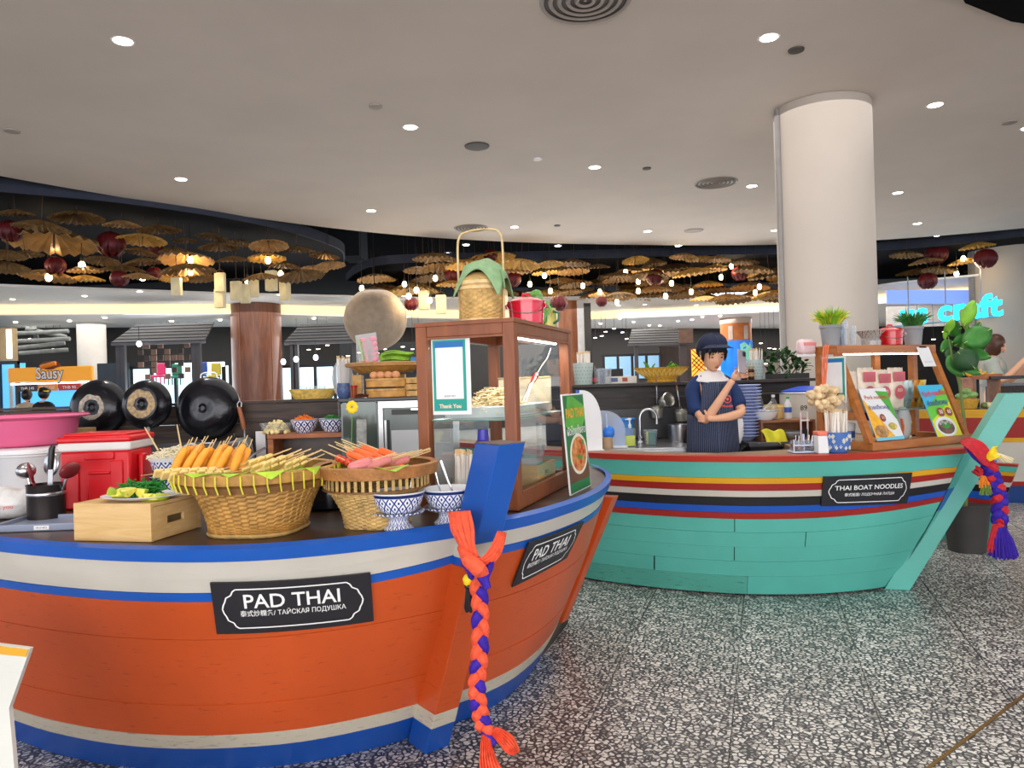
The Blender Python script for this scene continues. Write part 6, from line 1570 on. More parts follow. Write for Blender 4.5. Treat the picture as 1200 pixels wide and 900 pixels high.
def leaf(par, base, tip, w, m, name='leaf', up=Vector((0, 0, 1)), curl=.15, nu=6, nv=5):
    base = Vector(base); tip = Vector(tip); d = tip-base; L_ = d.length; x = d.cross(up)
    if x.length < 1e-4: x = Vector((1, 0, 0))
    x.normalize(); n = x.cross(d).normalized()
    def fn(u, v): ww = w*sin(pi*min(1, v*.92+.06))**.7; return base+d*v+x*((u-.5)*ww)+n*(curl*L_*sin(pi*v)-abs(u-.5)*w*.25)
    return MB().grid(fn, 4, 7).build(name, m, par, solid=.0015)


q = random.Random(6)
for k in range(14):
    x = -.15+.30*q.random(); b_ = Vector((x, q.uniform(-.03, .03), .10)); leaf(o, b_, b_+Vector((q.uniform(-.05, .05), q.uniform(-.03, .02), q.uniform(.02, .07))), .045, GREENL)
for i, (px, lab, m_) in enumerate(((866, 'pink and white canister left of the brown sauce jars', mat('pinkish', '#c9b2b8', .4)), (874, 'brown sauce jar with red label left of the chopstick holder', mat('brown_sauce', '#3a1a12', .2)), (882, 'brown sauce jar right next to the chopstick holder', MATS['brown_sauce'] if 'brown_sauce' in MATS else None))):
    m_ = m_ or MATS['brown_sauce']; o = thing('sauce_jar', lab, 'jar', loc_(px, 5.52, CAP)); MB().lathe([(.022, 0), (.024, .01), (.024, .07), (.018, .08), (.001, .08)], 20).build('jar_body', m_, o); MB().lathe([(.019, .08), (.019, .1), (.001, .1)], 20).build('jar_cap', mat('tan_cap', '#a58a68', .4), o); MB().lathe([(.0245, .025), (.0245, .055)], 20, cap=False).build('jar_label', mat('label_tan', '#b98a5a', .5), o)
DKL = mat('dark_bush_leaf', '#234d1c', .5, var=.5, scale=20)
o = thing('leafy_bush', 'dense dark green bush on the partition behind the garlic bundle', 'plant', loc_(921, 5.7, CAP))
q = random.Random(12)
for k in range(95):
    a = q.random()*6.28; r = .17*sqrt(q.random()); z = q.uniform(.0, .20); b_ = Vector((r*cos(a)*1.05, r*sin(a)*.55, z)); leaf(o, b_, b_+Vector((q.uniform(-.07, .07), q.uniform(-.05, .02), q.uniform(-.0, .07))), .035, DKL)
box('planter', BLACK, o, (0, 0, .02), (.34, .12, .04))
# cook's right: stacked bowls, jugs
STK = mat('pale_blue_melamine', '#b9c6ee', .3, var=.03)
b0_ = loc_(872, 5.0, CT2)
bw0 = thing('stacked_bowl', 'x', 'bowl', b0_); MB().lathe([(.05, 0), (.055, .003), (.10, .030), (.118, .034), (.118, .038), (.098, .035), (.05, .008), (.001, .006)], 36, cap=False).build('bowl_body', STK, bw0)
for i in range(17):
    lab = f'pale blue melamine bowl in the tall stack right of the cook'; loc = b0_+Vector((.004*sin(i), 0, .0212*i))
    if i: dup(bw0, loc, (0, 0, 0), lab, group='stacked pale blue bowls')
    else: tag(bw0, lab, 'bowl', 'stacked pale blue bowls')
o = thing('white_bucket', 'white rounded tub in front of the pale blue bowl stack', 'tub', loc_(861, 4.78, CT2)+Vector((0, .02, 0))); MB().lathe([(.04, 0), (.06, .05), (.062, .13), (.055, .16), (.001, .16)], 28).build('tub_body', WHITE, o)
PBX = wood('prep_box_wood', '#7a4a2c', '#a06a42', .5, (3, 9, 9), .1)
o = thing('wooden_prep_box', 'small open wooden shelf box on the worktop right of the cook', 'shelf', loc_(916, 4.98, CT2))
box('top_board', PBX, o, (0, 0, .128), (.36, .24, .014)); box('bottom_board', PBX, o, (0, 0, .007), (.36, .24, .014)); box('side_board', PBX, o, (-.173, 0, .067), (.014, .24, .106)); box('side_board', PBX, o, (.173, 0, .067), (.014, .24, .106)); box('back_board', PBX, o, (0, .113, .067), (.332, .01, .106))
PBT = CT2+.136
blue_bowl(loc_(897, 4.96, PBT), .085, .062, 'white soup bowl on the small wooden shelf box', PORC)
for i, z in enumerate((.015, .030)):
    q_ = thing('white_plate', ('lower' if not i else 'upper')+' white dish inside the small wooden shelf box', 'dish', loc_(927, 4.93, CT2+z)); MB().lathe([(.04, 0), (.085, .025), (.09, .028), (.08, .028), (.03, .006), (.001, .005)], 32, cap=False).build('dish_body', PORC, q_)
o = thing('yellow_jar', 'round pale yellow sauce crock behind the white soup bowl', 'crock', loc_(907, 5.08, PBT)); MB().lathe([(.06, 0), (.07, .02), (.072, .085), (.06, .09), (.001, .09)], 32).build('crock_body', mat('cream_yellow', '#e6c98a', .35), o); MB().lathe([(.062, .088), (.062, .096), (.001, .098)], 32).build('sauce_surface', mat('mustard', '#d9a93c', .4), o)
o = ladle('ladle', 'steel ladle slanting out of the white soup bowl', loc_(893, 4.96, PBT+.05), (.5, 0, .5), .01, SPOON, SPOON, (.02, .01, .02), 1)
o = MB().tube([loc_(892, 4.95, PBT+.05), loc_(905, 4.95, PBT+.12)], .008, 8).build('ladle_handle_tube', mat('grey_handle', '#b5b5b0', .4)); tag(o, 'pale grey handle resting in the white soup bowl', 'handle')
def wbottle(p, s, lab, cap, label=None, body=None):
    o = thing('water_bottle', lab, 'bottle', p); o.scale = (s, s, s); MB().lathe([(.030, 0), (.033, .006), (.031, .04), (.033, .05), (.033, .12), (.028, .15), (.014, .175), (.013, .19)], 24).build('bottle_body', body or CLEARP, o); MB().lathe([(.015, .188), (.015, .208), (.001, .209)], 16).build('bottle_cap', cap, o)
    if label: MB().lathe([(.034, .06), (.034, .11)], 24, cap=False).build('bottle_label', label, o)
    return o
CAPB = mat('cap_blue', '#2a7de0', .3)
wbottle(loc_(889.5, 5.2, PBT-.01), 1.0, 'water bottle with blue cap behind the soup bowl', CAPB, mat('wb_label', '#4a5a9a', .4))
wbottle(loc_(924, 5.0, PBT), .72, 'small white bottle with green cap on the shelf box', mat('cap_green', '#2fae4a', .3), mat('lbl_blue', '#3f63c0', .4), WHITE)
wbottle(loc_(907, 4.99, PBT+.0), .8, 'slim bottle with white cap in front of the yellow crock', WHITE)
for o_ in (): pass
# towel on the shelf front, big stock pot
TOW = mat('yellow_towel', '#e8e23a', .8, var=.12, bump=.2)
o = thing('yellow_towel', 'bright yellow cloth draped at the front of the shelf box', 'cloth', P(905, 512, 4.83))
MB().grid(lambda u, v: Vector(((u-.5)*.15+.05*v-.02*v*v, -.02*sin(3*u)-.02*v+.008*sin(11*u), .02*sin(2.4*u+.5)+.01*sin(9*u+4*v)-.12*v*(.6+.4*u)+.03)), 18, 10).build('cloth_sheet', TOW, o, solid=.003)
o = MB().tube([P(919, 508, 4.84), P(926, 516, 4.80), P(927, 524, 4.80), P(922, 527, 4.80)], .006, 8).build('black_cable', BLACK); tag(o, 'black cable hanging right of the yellow cloth', 'cable')
o = thing('large_stock_pot', 'large cream enamel stock pot behind the garlic bundle', 'pot', loc_(945, 5.3, CT2)); MB().lathe([(.17, 0), (.178, .01), (.178, .30), (.184, .305), (.17, .30), (.17, .01)], 48).build('pot_wall', mat('cream_enamel', '#d3cfc4', .3, var=.04), o); MB().lathe([(.183, .30), (.188, .304), (.183, .31)], 48, cap=False).build('pot_rim', STEEL, o); MB().lathe([(.165, .305), (.17, .32), (.05, .35), (.001, .352)], 40).build('blue_lid', mat('blue_plastic_lid', '#2a52c8', .35), o)
mb = MB(); text_on(mb, '89', lambda x, y: Vector((x*1.0+.035, -.1795+.02*abs(x+.035), .20+y)), .05, -.12, 0); mb.build('pot_marking', BLACK, o, smooth=False)

# ---- condiments on the deck
GDZ = .860


def dk(px, py, z=GDZ): return PZ(px, py, z)


p = dk(946, 531)+Vector((0, .05, 0))
o = thing('condiment_caddy', 'white four-pot condiment caddy at the front of the teal boat deck', 'caddy', p)
LAV = mat('lavender_plastic', '#c6cde8', .35, var=.02)
box('caddy_base', LAV, o, (0, 0, .006), (.155, .10, .010), .002); box('caddy_divider', LAV, o, (0, 0, .055), (.012, .012, .10), .002)
for x in (-.072, .072): box('caddy_post', LAV, o, (x, -.045, .04), (.006, .006, .075))
box('caddy_rail', LAV, o, (0, -.048, .045), (.155, .004, .008))
for i, (x, y, m_) in enumerate(((-.038, -.022, 'chili_red'), (.038, -.022, 'brown_sauce2'), (-.038, .024, 'chili_red'), (.038, .024, 'sugar'))):
    mm = mat(m_, {'chili_red': '#7c2c18', 'brown_sauce2': '#5a3320', 'sugar': '#d8c8a8'}[m_], .4, var=.3, scale=60)
    j = thing('condiment_jar', ('left', 'right', 'rear left', 'rear right')[i]+' glass jar in the white condiment caddy', 'jar', p+Vector((x, y, .012))); MB().lathe([(.026, 0), (.029, .004), (.030, .055), (.027, .055), (.026, .006), (.001, .005)], 20).build('jar_glass', CLEARP, j); MB().lathe([(.024, .007), (.025, .036)], 18).build('jar_content', mm, j); MB().tube([(0, 0, .03), (.006, 0, .085)], .0025, 6).build('jar_spoon', SPOON, j)
p = dk(967, 532)+Vector((0, .05, 0))
o = thing('napkin_box', 'white tissue box with coral lid left of the blue pot', 'box', p); box('box_body', WHITE, o, (0, 0, .05), (.06, .07, .10), .004); box('box_lid', mat('coral_lid', '#ee7b62', .4), o, (0, 0, .112), (.064, .074, .024), .006)
p = dk(988, 532)+Vector((0, .08, 0))
o = thing('floral_pot', 'blue ceramic pot with raised white flowers full of chopsticks', 'pot', p)
MB().lathe([(.048, 0), (.060, .008), (.072, .04), (.076, .10), (.078, .118), (.073, .118), (.070, .05), (.001, .02)], 40).build('pot_wall', mat('cornflower_glaze', '#4f76bd', .25, var=.1), o)
mb = MB(); q = random.Random(5)
for k in range(26):
    a = -pi/2+q.uniform(-1.5, 1.5); z = q.uniform(.02, .10); r = .0745+(.0 if z > .05 else -.006)
    for j in range(4): b_ = a+.07*cos(j*1.57); mb.ell((r*cos(b_), r*sin(b_), z+.007*sin(j*1.57)), (.005, .005, .006), 6, 5)
mb.build('flower_relief', mat('ivory_relief', '#cfd2c4', .4), o); sticks(p, .056, 22, .025, .10, 'the blue floral pot', 9, 1.02)
o = thing('skewer_rack', 'slim white rack with a black clip standing behind the caddy', 'rack', dk(952, 529)+Vector((.02, .16, 0))); 
for x in (-.02, .02): MB().tube([(x, 0, 0), (x+.01, .02, .22)], .005, 6).build('rack_rod', mat('pinkish_rod', '#e2cfd2', .4), o)
box('rack_clip', BLACK, o, (.0, -.006, .10), (.03, .01, .04), .002); box('rack_bar', WHITE, o, (.004, .0, .05), (.05, .01, .008)); box('rack_bar', WHITE, o, (.01, .01, .17), (.05, .01, .008))
# ================================================================ CASE ON THE TEAL BOAT
gl_ = Vector((2.02, 4.13, GDZ)); gr_ = Vector((2.80, 4.50, GDZ)); gx = (gr_-gl_).normalized(); GW = (gr_-gl_).length+.02
ga = atan2(gx.y, gx.x); GH, SB, TD = .61, .24, .15
OAK = wood('honey_case_wood', '#a05a26', '#c07a3c', .4, (1.5, 9, 9), .05)
t = thing('display_case', 'honey-brown sloping display case full of packets on the teal boat', 'display case', gl_, ga)


def barb(par, name, a, b, w, h, m, up=(0, 0, 1), bev=.002):
    a = Vector(a); b = Vector(b); d = (b-a); L_ = d.length; d.normalize(); x = d.cross(Vector(up)).normalized(); z = x.cross(d).normalized()
    mb = MB(); vs = []
    for p in (a, b):
        for sx, sz in ((-1, -1), (1, -1), (1, 1), (-1, 1)): vs.append(p+x*sx*w/2+z*sz*h/2)
    mb.add(vs, [(3, 2, 1, 0), (4, 5, 6, 7), (0, 1, 5, 4), (1, 2, 6, 5), (2, 3, 7, 6), (3, 0, 4, 7)]); return mb.build(name, m, par, smooth=False, bevel=bev)


pw = .042; sl_ = Vector((0, SB, GH)).normalized(); sn = Vector((0, -GH, SB)).normalized()
h2 = pw/2
for x in (h2, GW-h2):
    barb(t, 'front_post', (x, .03, .03), (x, SB+.005, GH-.03), pw, .035, OAK, sn); barb(t, 'rear_post', (x, SB+TD-h2, .03), (x, SB+TD-h2, GH-.03), pw, pw, OAK, (0, 1, 0))
    barb(t, 'side_bottom_rail', (x, .03, .025), (x, SB+TD-pw, .025), pw, .05, OAK); barb(t, 'side_top_rail', (x, SB-.02, GH-.022), (x, SB+TD-.001, GH-.022), pw+.002, .045, OAK)
barb(t, 'front_bottom_rail', (.0, .02, .024), (GW, .02, .024), .04, .048, OAK); barb(t, 'front_top_rail', (pw, SB, GH-.024), (GW-pw, SB, GH-.024), .035, .046, OAK); barb(t, 'rear_top_rail', (pw, SB+TD-h2, GH-.024), (GW-pw, SB+TD-h2, GH-.024), .035, .046, OAK)
box('top_board', OAK, t, (GW/2, SB+TD/2, GH-.006), (GW+.01, TD+.03, .014), .002); box('floor_board', OAK, t, (GW/2, (SB+TD)/2, .008), (GW-.02, SB+TD-.03, .015))
barb(t, 'rear_middle_post', (GW*.58, SB+TD-.02, .03), (GW*.58, SB+TD-.02, GH-.04), .05, .03, OAK, (0, 1, 0))
barb(t, 'front_glass', (GW/2, .02+.075*.3, .05), (GW/2, SB+.0, GH-.05), GW-2*pw, .003, GLASS, sn, 0)
SHZ = .215
box('glass_shelf', MATS['shelf_glass_edge'], t, (GW/2, SB*.36+.01+(SB+TD-SB*.36)/2, SHZ), (GW-.09, SB+TD-SB*.36-.06, .006))
box('side_trim', OAK, t, (h2*.5, SB*.6+.07, SHZ-.02), (.012, .24, .05)); box('led_strip', LED, t, (GW/2, SB+.03, GH-.052), (GW-.2, .008, .008))
bpy.context.view_layer.update(); MG = t.matrix_world.copy(); gw_ = lambda x, y, z: MG @ Vector((x, y, z))


def SFp(x, f, off=.01):   # world point on the sloping front
    return gw_(x, 0, 0)*0+MG @ (Vector((x, .012+SB*f, GH*f))+sn*off)


def card(name, lab, cat, x0, x1, f0, f1, bg, draw, off=.024):
    a = SFp(x0, f0, off); w_ = (x1-x0); hh = (SFp(x0, f1, off)-a).length
    o = thing(name, lab, cat, a); 
    X = gx.copy(); U = (SFp(x0, f1, off)-a).normalized(); Nn = X.cross(U)
    g = lambda x, y, k=0: X*x*w_+U*y*hh+Nn*k
    MB().add([g(0, 0), g(1, 0), g(1, 1), g(0, 1), g(0, 0, -.003), g(1, 0, -.003), g(1, 1, -.003), g(0, 1, -.003)], [(0, 1, 2, 3), (7, 6, 5, 4), (0, 4, 5, 1), (1, 5, 6, 2), (2, 6, 7, 3), (3, 7, 4, 0)]).build('card', bg, o, smooth=False)
    cnt = [1]
    def shape(nm, pts, m): cnt[0] += 1; MB().add([g(x, y, .0006*cnt[0]) for x, y in pts], [list(range(len(pts)))]).build(nm, m, o, smooth=False)
    def txt(s, cx, cy, size, width, m, nm='lettering', tilt=0, **k):
        cnt[0] += 1; mb = MB(); text_on(mb, s, lambda x, y: g(x/w_, y/hh+tilt*(x/w_-.5), .0006*cnt[0]), size*hh, cx*w_, cy*hh, width=width*w_ if width else None, **k); mb.build(nm, m, o, smooth=False)
    draw(shape, txt); return o


def cir(cx, cy, rx, ry, n=24): return [(cx+rx*cos(2*pi*i/n), cy+ry*sin(2*pi*i/n)) for i in range(n)]
FL = lambda n, c, v=0: mat('print_'+n, c, .4, var=v, scale=40)


def d1(sh, tx):
    sh('corner_print', [(0, 0), (.75, 0), (0, .8)], FL('amber', '#f6b53a', .15)); sh('corner_print', [(1, .35), (1, .92), (.55, .95)], FL('mid_green', '#58ad4a')); sh('wave_print', [(0, 0), (1, .0), (1, .06), (0, .05)], FL('sky', '#6fc7e0'))
    sh('bowl_print', cir(.27, .17, .24, .12), FL('food_brown', '#b98d5a', .5)); sh('bowl_print', cir(.72, .24, .22, .11), WHITE); sh('noodle_print', cir(.72, .25, .16, .07), FL('food_green', '#c3b45a', .6)); sh('price_disc', cir(.47, .42, .10, .075), FL('red', '#d8342a'))
    tx('Pork noodles', .48, .82, .11, .82, FL('rust', '#c05a3a'), bold=.01); tx('ก๋วยเตี๋ยวหมู', .45, .62, .10, .74, FL('indigo', '#4a4a9a'), bold=.01); tx('50', .47, .42, .07, None, WHITE)


def d2(sh, tx):
    sh('lower_field', [(0, 0), (1, 0), (1, .78), (.05, .45)], FL('yellow', '#e6e03a')); sh('green_field', [(0, .55), (0, .30), (1, .66), (1, .95)], FL('lime', '#6fc94a')); sh('bowl_print', cir(.48, .19, .40, .19), WHITE); sh('noodle_print', cir(.48, .18, .32, .135), FL('food_dark', '#7a5a52', .6)); sh('herb_print', cir(.50, .21, .15, .06), FL('green', '#3f9a3a'))
    for k in range(5): sh('meatball_print', cir(.28+.10*k, .25+.03*(k % 2), .05, .03, 12), FL('grey', '#b9b0b4'))
    tx('Pork noodles', .5, .83, .15, .92, FL('magenta', '#e0405a'), tilt=.04, bold=.02); tx('ก๋วยเตี๋ยวหมู', .47, .64, .13, .80, FL('indigo', '#4a4a9a'), tilt=.04, bold=.02)
    for cx in (.46, .78): sh('price_disc', cir(cx, .46, .135, .085), FL('red', '#d8342a'))
    tx('50', .46, .46, .10, None, WHITE, bold=.02); tx('60', .78, .46, .10, None, WHITE, bold=.02)


card('menu_card', 'orange and green pork noodles card on the left of the sloping glass', 'poster', .05, .275, .075, .56, WHITE, d1)
card('menu_card', 'blue, green and yellow pork noodles card with prices 50 and 60', 'poster', .565, .795, .06, .57, FL('cyan', '#4ab8e0'), d2)
card('payment_card', 'small white payment card clipped at the upper right of the sloping glass', 'card', .70, .815, .76, .965, WHITE, lambda sh, tx: (sh('clip', [(.2, .95), (.8, .95), (.8, 1.03), (.2, 1.03)], BLACK), tx('SCAN TO PAY', .5, .22, .06, .7, FL('grey_ink', '#7a7a7a'))))
# payment poster on the left end
o = thing('payment_poster', 'teal payment poster on the left end of the sloping case', 'poster', gw_(-.008, SB*.62+.04, .27), ga-pi/2); 
box('poster_sheet', WHITE, o, (-.055, 0, .14), (.17, .002, .27)); box('poster_field', TEALP2, o, (-.055, -.0016, .14), (.15, .001, .25)); box('poster_panel', WHITE, o, (-.055, -.0024, .15), (.12, .001, .18)); box('poster_header', MATS['poster_blue'], o, (-.055, -.0022, .25), (.13, .001, .018))
mb = MB(); text_on(mb, 'Thank You', lambda x, y: Vector((x-.055, -.0030, .035+y)), .018, bold=.02); mb.build('poster_lettering', WHITE, o, smooth=False)
# packets inside
PKF = mat('noodle_packet', '#efd9c6', .35, var=.15, scale=20, bump=.3, bscale=30); PKR = mat('packet_red_print', '#d8606a', .4, var=.2)
for i, (x, w_, h_) in enumerate(((.105, .11, .235), (.235, .14, .255), (.37, .135, .24), (.50, .145, .25))):
    o = thing('noodle_packet', ('small white and yellow packet at the left end of the glass shelf', 'second cream noodle packet with red print on the glass shelf', 'third cream noodle packet with red print on the glass shelf', 'largest red-printed noodle packet in the middle of the shelf')[i], 'packet', gw_(x, SB*.36+.14, SHZ+.004), ga)
    mb = MB(); f_ = lambda s_: (lambda u, v: Vector(((u-.5)*w_*(1-.06*abs(sin(7*v))), s_*.03*sin(pi*u)**.5*sin(pi*min(.98, max(.02, v)))**.4, v*h_+.004*sin(20*u)*(v > .95))))
    mb.grid(f_(-1), 10, 10); mb.grid(f_(1), 10, 10); mb.build('packet_body', PKF, o)
    if i: 
        mb = MB(); mb.add([(x2, -.0325, z2) for x2, z2 in cir(0, h_*.40, .044, .044)], [list(range(24))]); mb.add([(x2, -.0325, z2) for x2, z2 in ((-.05, h_*.66), (.05, h_*.66), (.05, h_*.9), (-.05, h_*.9))], [(0, 1, 2, 3)]); mb.build('packet_emblem', PKR, o, smooth=False)
        mb = MB(); text_on(mb, 'ตรา', lambda x, y: Vector((x, -.0334, h_*.45+y)), .03, bold=.02); mb.build('packet_print', PKF, o, smooth=False)
    else: MB().ell((0, -.02, .06), (.04, .012, .05)).build('yellow_patch', FL('amber', '#f6b53a', .15), o)
for i, (x, c, lab) in enumerate(((.60, '#c9d2cf', 'silvery clear packet on the glass shelf'), (.655, '#b4c4c4', 'second silvery packet on the glass shelf'), (.71, '#e88a1e', 'orange snack packet on the right of the glass shelf'), (.77, '#e6b23a', 'yellow snack packet at the right end of the glass shelf'))):
    o = thing('snack_packet', lab, 'packet', gw_(x, SB*.36+.17, SHZ+.004), ga+random.uniform(-.15, .15)); h_ = .17
    mb = MB()
    for s_ in (-1, 1): mb.grid(lambda u, v: Vector(((u-.5)*.085, s_*.018*sin(pi*u)*sin(pi*v)-.02*v, v*h_)), 8, 8)
    mb.build('packet_body', mat('snack_foil_%d' % i, c, .25, metal=.4 if i < 2 else 0, var=.35, scale=30), o); 
    if i > 1: MB().ell((0, -.014, .07), (.028, .008, .04)).build('packet_print', mat('snack_print', '#8a3a1a', .4, var=.4), o)
o = thing('blue_noodle_bag', 'dark blue printed packet standing between the two menu cards', 'packet', gw_(.335, SB*.3+.08, .02), ga); mb = MB(); 
for s_ in (-1, 1): mb.grid(lambda u, v: Vector(((u-.5)*.12*(1-.25*v), s_*.03*sin(pi*u)*sin(pi*max(.05, v))+.03*v, v*.20)), 8, 8)
mb.build('packet_body', mat('navy_foil', '#234f8c', .35, var=.1), o); MB().ell((0, -.026, .075), (.03, .006, .025)).build('packet_emblem', WHITE, o)
MB().box((0, -.027, .03), (.07, .006, .012)).build('packet_band', WHITE, o)
BEAN = mat('pale_filling', '#dccfae', .5, var=.3, scale=50)
for i, (x, s_, lab) in enumerate(((.42, .9, 'clear bag with orange print beside the dark blue packet'), (.515, 1.05, 'clear bag of round white crackers left of the blue-green card'))):
    o = thing('clear_food_bag', lab, 'bag', gw_(x, SB*.3+.12, .018), ga)
    mb = MB(); mb.ell((0, 0, .10*s_), (.058, .04, .10*s_), 20, 14); mb.v = [Vector((v.x, v.y, max(0, v.z)))*(1+.05*noise.noise(v*30)) for v in mb.v]; mb.build('bag_film', BAG, o)
    q = random.Random(i); mb = MB()
    for k in range(40): mb.ell((q.uniform(-.04, .04), q.uniform(-.02, .02), q.uniform(.02, .14)), (.014, .010, .014), 7, 5)
    mb.build('bag_filling', BEAN, o, kind='stuff')
    if not i: MB().tube([(.025, -.04, .03), (.04, -.04, .09), (.03, -.036, .14)], .010, 6, flat=.3).build('orange_print', mat('coral_print', '#ee7048', .4), o)
o = thing('violet_cap_bottle', 'bottle with violet cap behind the pork noodle cards', 'bottle', gw_(.36, SB+.08, .018), ga); MB().lathe([(.026, 0), (.028, .01), (.028, .11), (.016, .13), (.001, .132)], 18).build('bottle_body', CLEARP, o); MB().lathe([(.022, .13), (.024, .17), (.018, .20), (.001, .20)], 18).build('bottle_cap', MATS['violet_plastic'], o)
o = thing('printed_cup', 'white cup with blue print in the left end of the case', 'cup', gw_(.07, SB*.5+.10, .018), ga); MB().lathe([(.03, 0), (.04, .13), (.038, .13), (.028, .006), (.001, .005)], 24).build('cup_wall', WHITE, o); MB().lathe([(.035, .045), (.0375, .085)], 24, cap=False).build('cup_print', mat('cup_blue', '#3a5ea8', .4), o)
# on its roof
RT = GH+.002
GRY = mat('grey_cement_pot', '#8f9194', .6, var=.12, bump=.1)
def grass(x, lab, m, s, seed, tipm=None):
    o = thing('grass_pot', lab, 'plant', gw_(x, SB+TD*.5, RT)); o.scale = (s, s, s)
    MB().lathe([(.040, 0), (.043, .002), (.053, .095), (.058, .096), (.058, .112), (.052, .112), (.048, .10), (.001, .098)], 32).build('pot', GRY, o)
    q = random.Random(seed)
    for nm, mm, n in (('grass_blades', m, 190), ('grass_tips', tipm or m, 70)):
        mb = MB()
        for k in range(n):
            a = q.random()*6.28; r = .035*sqrt(q.random()); out = q.uniform(.2, 1); h_ = q.uniform(.06, .125)*(1.1-.45*out); b_ = Vector((r*cos(a), r*sin(a), .10)); e = b_+Vector((cos(a)*out*.085, sin(a)*out*.085, h_)); mid = b_.lerp(e, .5)+Vector((0, 0, .025*out))
            mb.tube([b_, mid, e], [.0028, .0034, .0006], 3)
        mb.build(nm, mm, o, kind='stuff')
    return o
LG = mat('lime_grass', '#7fb52c', .5, var=.35, scale=40); DG = mat('deep_grass', '#3c7a38', .5, var=.4, scale=40)
grass(.055, 'yellow-green grass plant in a grey pot at the left of the honey case top', LG, 1.12, 1, mat('yellow_tips', '#e6d93a', .5, var=.2)); grass(.80, 'dark green grass plant in a grey pot at the right of the honey case top', DG, 1.10, 2)
for i, x in enumerate((.145, .175, .215)):
    o = MB().lathe([(.018, 0), (.020, .004), (.020, .12+.03*(i == 0)), (.018, .12+.03*(i == 0)), (.017, .008), (.001, .006)], 20).build('tall_glass', CLEARP if i != 1 else mat('pale_blue_cup', '#a9c9ea', .2, trans=.4), None, loc=gw_(x, SB+.05+.05*(i % 2), RT)); tag(o, ('tallest clear glass right of the yellow-green grass pot', 'bluish tall glass in the middle of the three glasses', 'clear tall glass nearest the patterned bowl')[i], 'glass')
o = thing('patterned_bowl', 'grey and white patterned bowl left of the small red pot', 'bowl', gw_(.40, SB+TD*.5, RT)); LB = lattice('grey_lattice', '#4a4a50', '#d9d4cc', 8, 90, .35); MB().lathe([(.06, 0), (.062, .03), (.05, .045), (.07, .075), (.09, .09), (.085, .09), (.06, .07), (.001, .06)], 36).build('bowl_wall', LB, o)
for _ in (1,):
    o = red_pot(gw_(.58, SB+TD*.5, RT), 'glossy red pot with tilted lid between bowl and dark grass', 1.05, mat('glossy_red', '#c8141c', .12, var=.05, coat=.5))
o = thing('pink_striped_box', 'small pink and white box behind the left corner of the honey case', 'box', gw_(-.07, SB+TD-.03, RT-.06), ga); box('box_body', mat('pink_white', '#e8c9cc', .4, var=.1), o, (0, .03, .06), (.12, .06, .09), .02); box('box_band', mat('salmon_band', '#e08a86', .4), o, (0, -.002, .075), (.10, .004, .02))
MB().box((0, .03, .008), (.1, .05, .015)).build('box_foot', WHITE, o, smooth=False)
# bundle of garlic / crackling hanging on the left end
o = thing('garlic_bundle', 'bundle of pale garlic in netting hung by orange strings on the case corner', 'garlic', gw_(-.10, SB+.0, .30))
GAR = mat('garlic_skin', '#e3c79a', .5, var=.3, scale=40, bump=.3); q = random.Random(3)
for k in range(34):
    a = q.random()*6.28; zz = q.uniform(-1, 1); r = sqrt(1-zz*zz)*q.uniform(.55, 1); c = Vector((r*cos(a)*.095, r*sin(a)*.06, zz*.065)); mb = MB(); mb.ell(c, (.026, .024, .022), 12, 9); mb.v = [c+(v-c)*(1+.16*noise.noise(v*60)) for v in mb.v]; mb.build('garlic_bulb', GAR, o)
for x in (-.012, 0, .012): MB().tube([(x*.3, 0, .04), (x, -.01, .15), (x+.02, .0, .30), (x+.05, .05, .315)], .0045, 6).build('orange_string', mat('orange_string', '#e8744a', .6), o)
o['label'] = 'bundle of pale garlic bulbs hung by orange strings on the case corner'

# ---- fiddle-leaf plant and third stall
FIG = mat('fig_leaf', '#35782a', .5, var=.4, scale=10); FIGL = mat('fig_leaf_light', '#80bb36', .5, var=.3, scale=10); FIGD = mat('fig_leaf_dark', '#234c26', .55, var=.4, scale=10)
fp = P(1128, 470, 5.3)
o = thing('fiddle_leaf_plant', 'broad-leaved green plant behind the honey display case', 'plant', Vector((fp.x, fp.y, 0)))
MB().lathe([(.12, 0), (.15, .3), (.16, .34), (.14, .34), (.001, .32)], 32).build('planter', mat('dark_planter', '#3a3634', .6), o); F0 = Vector(o.location)
MB().tube([(0, 0, .3), (.01, 0, .9), (-.02, 0, 1.25), (.06, 0, 1.7)], [.014, .012, .010, .004], 8).build('stem', mat('stem_green', '#6a7a3a', .6), o); MB().tube([(-.02, 0, 1.2), (-.08, -.02, 1.42), (-.09, 0, 1.55)], [.008, .007, .003], 6).build('stem', MATS['stem_green'], o)
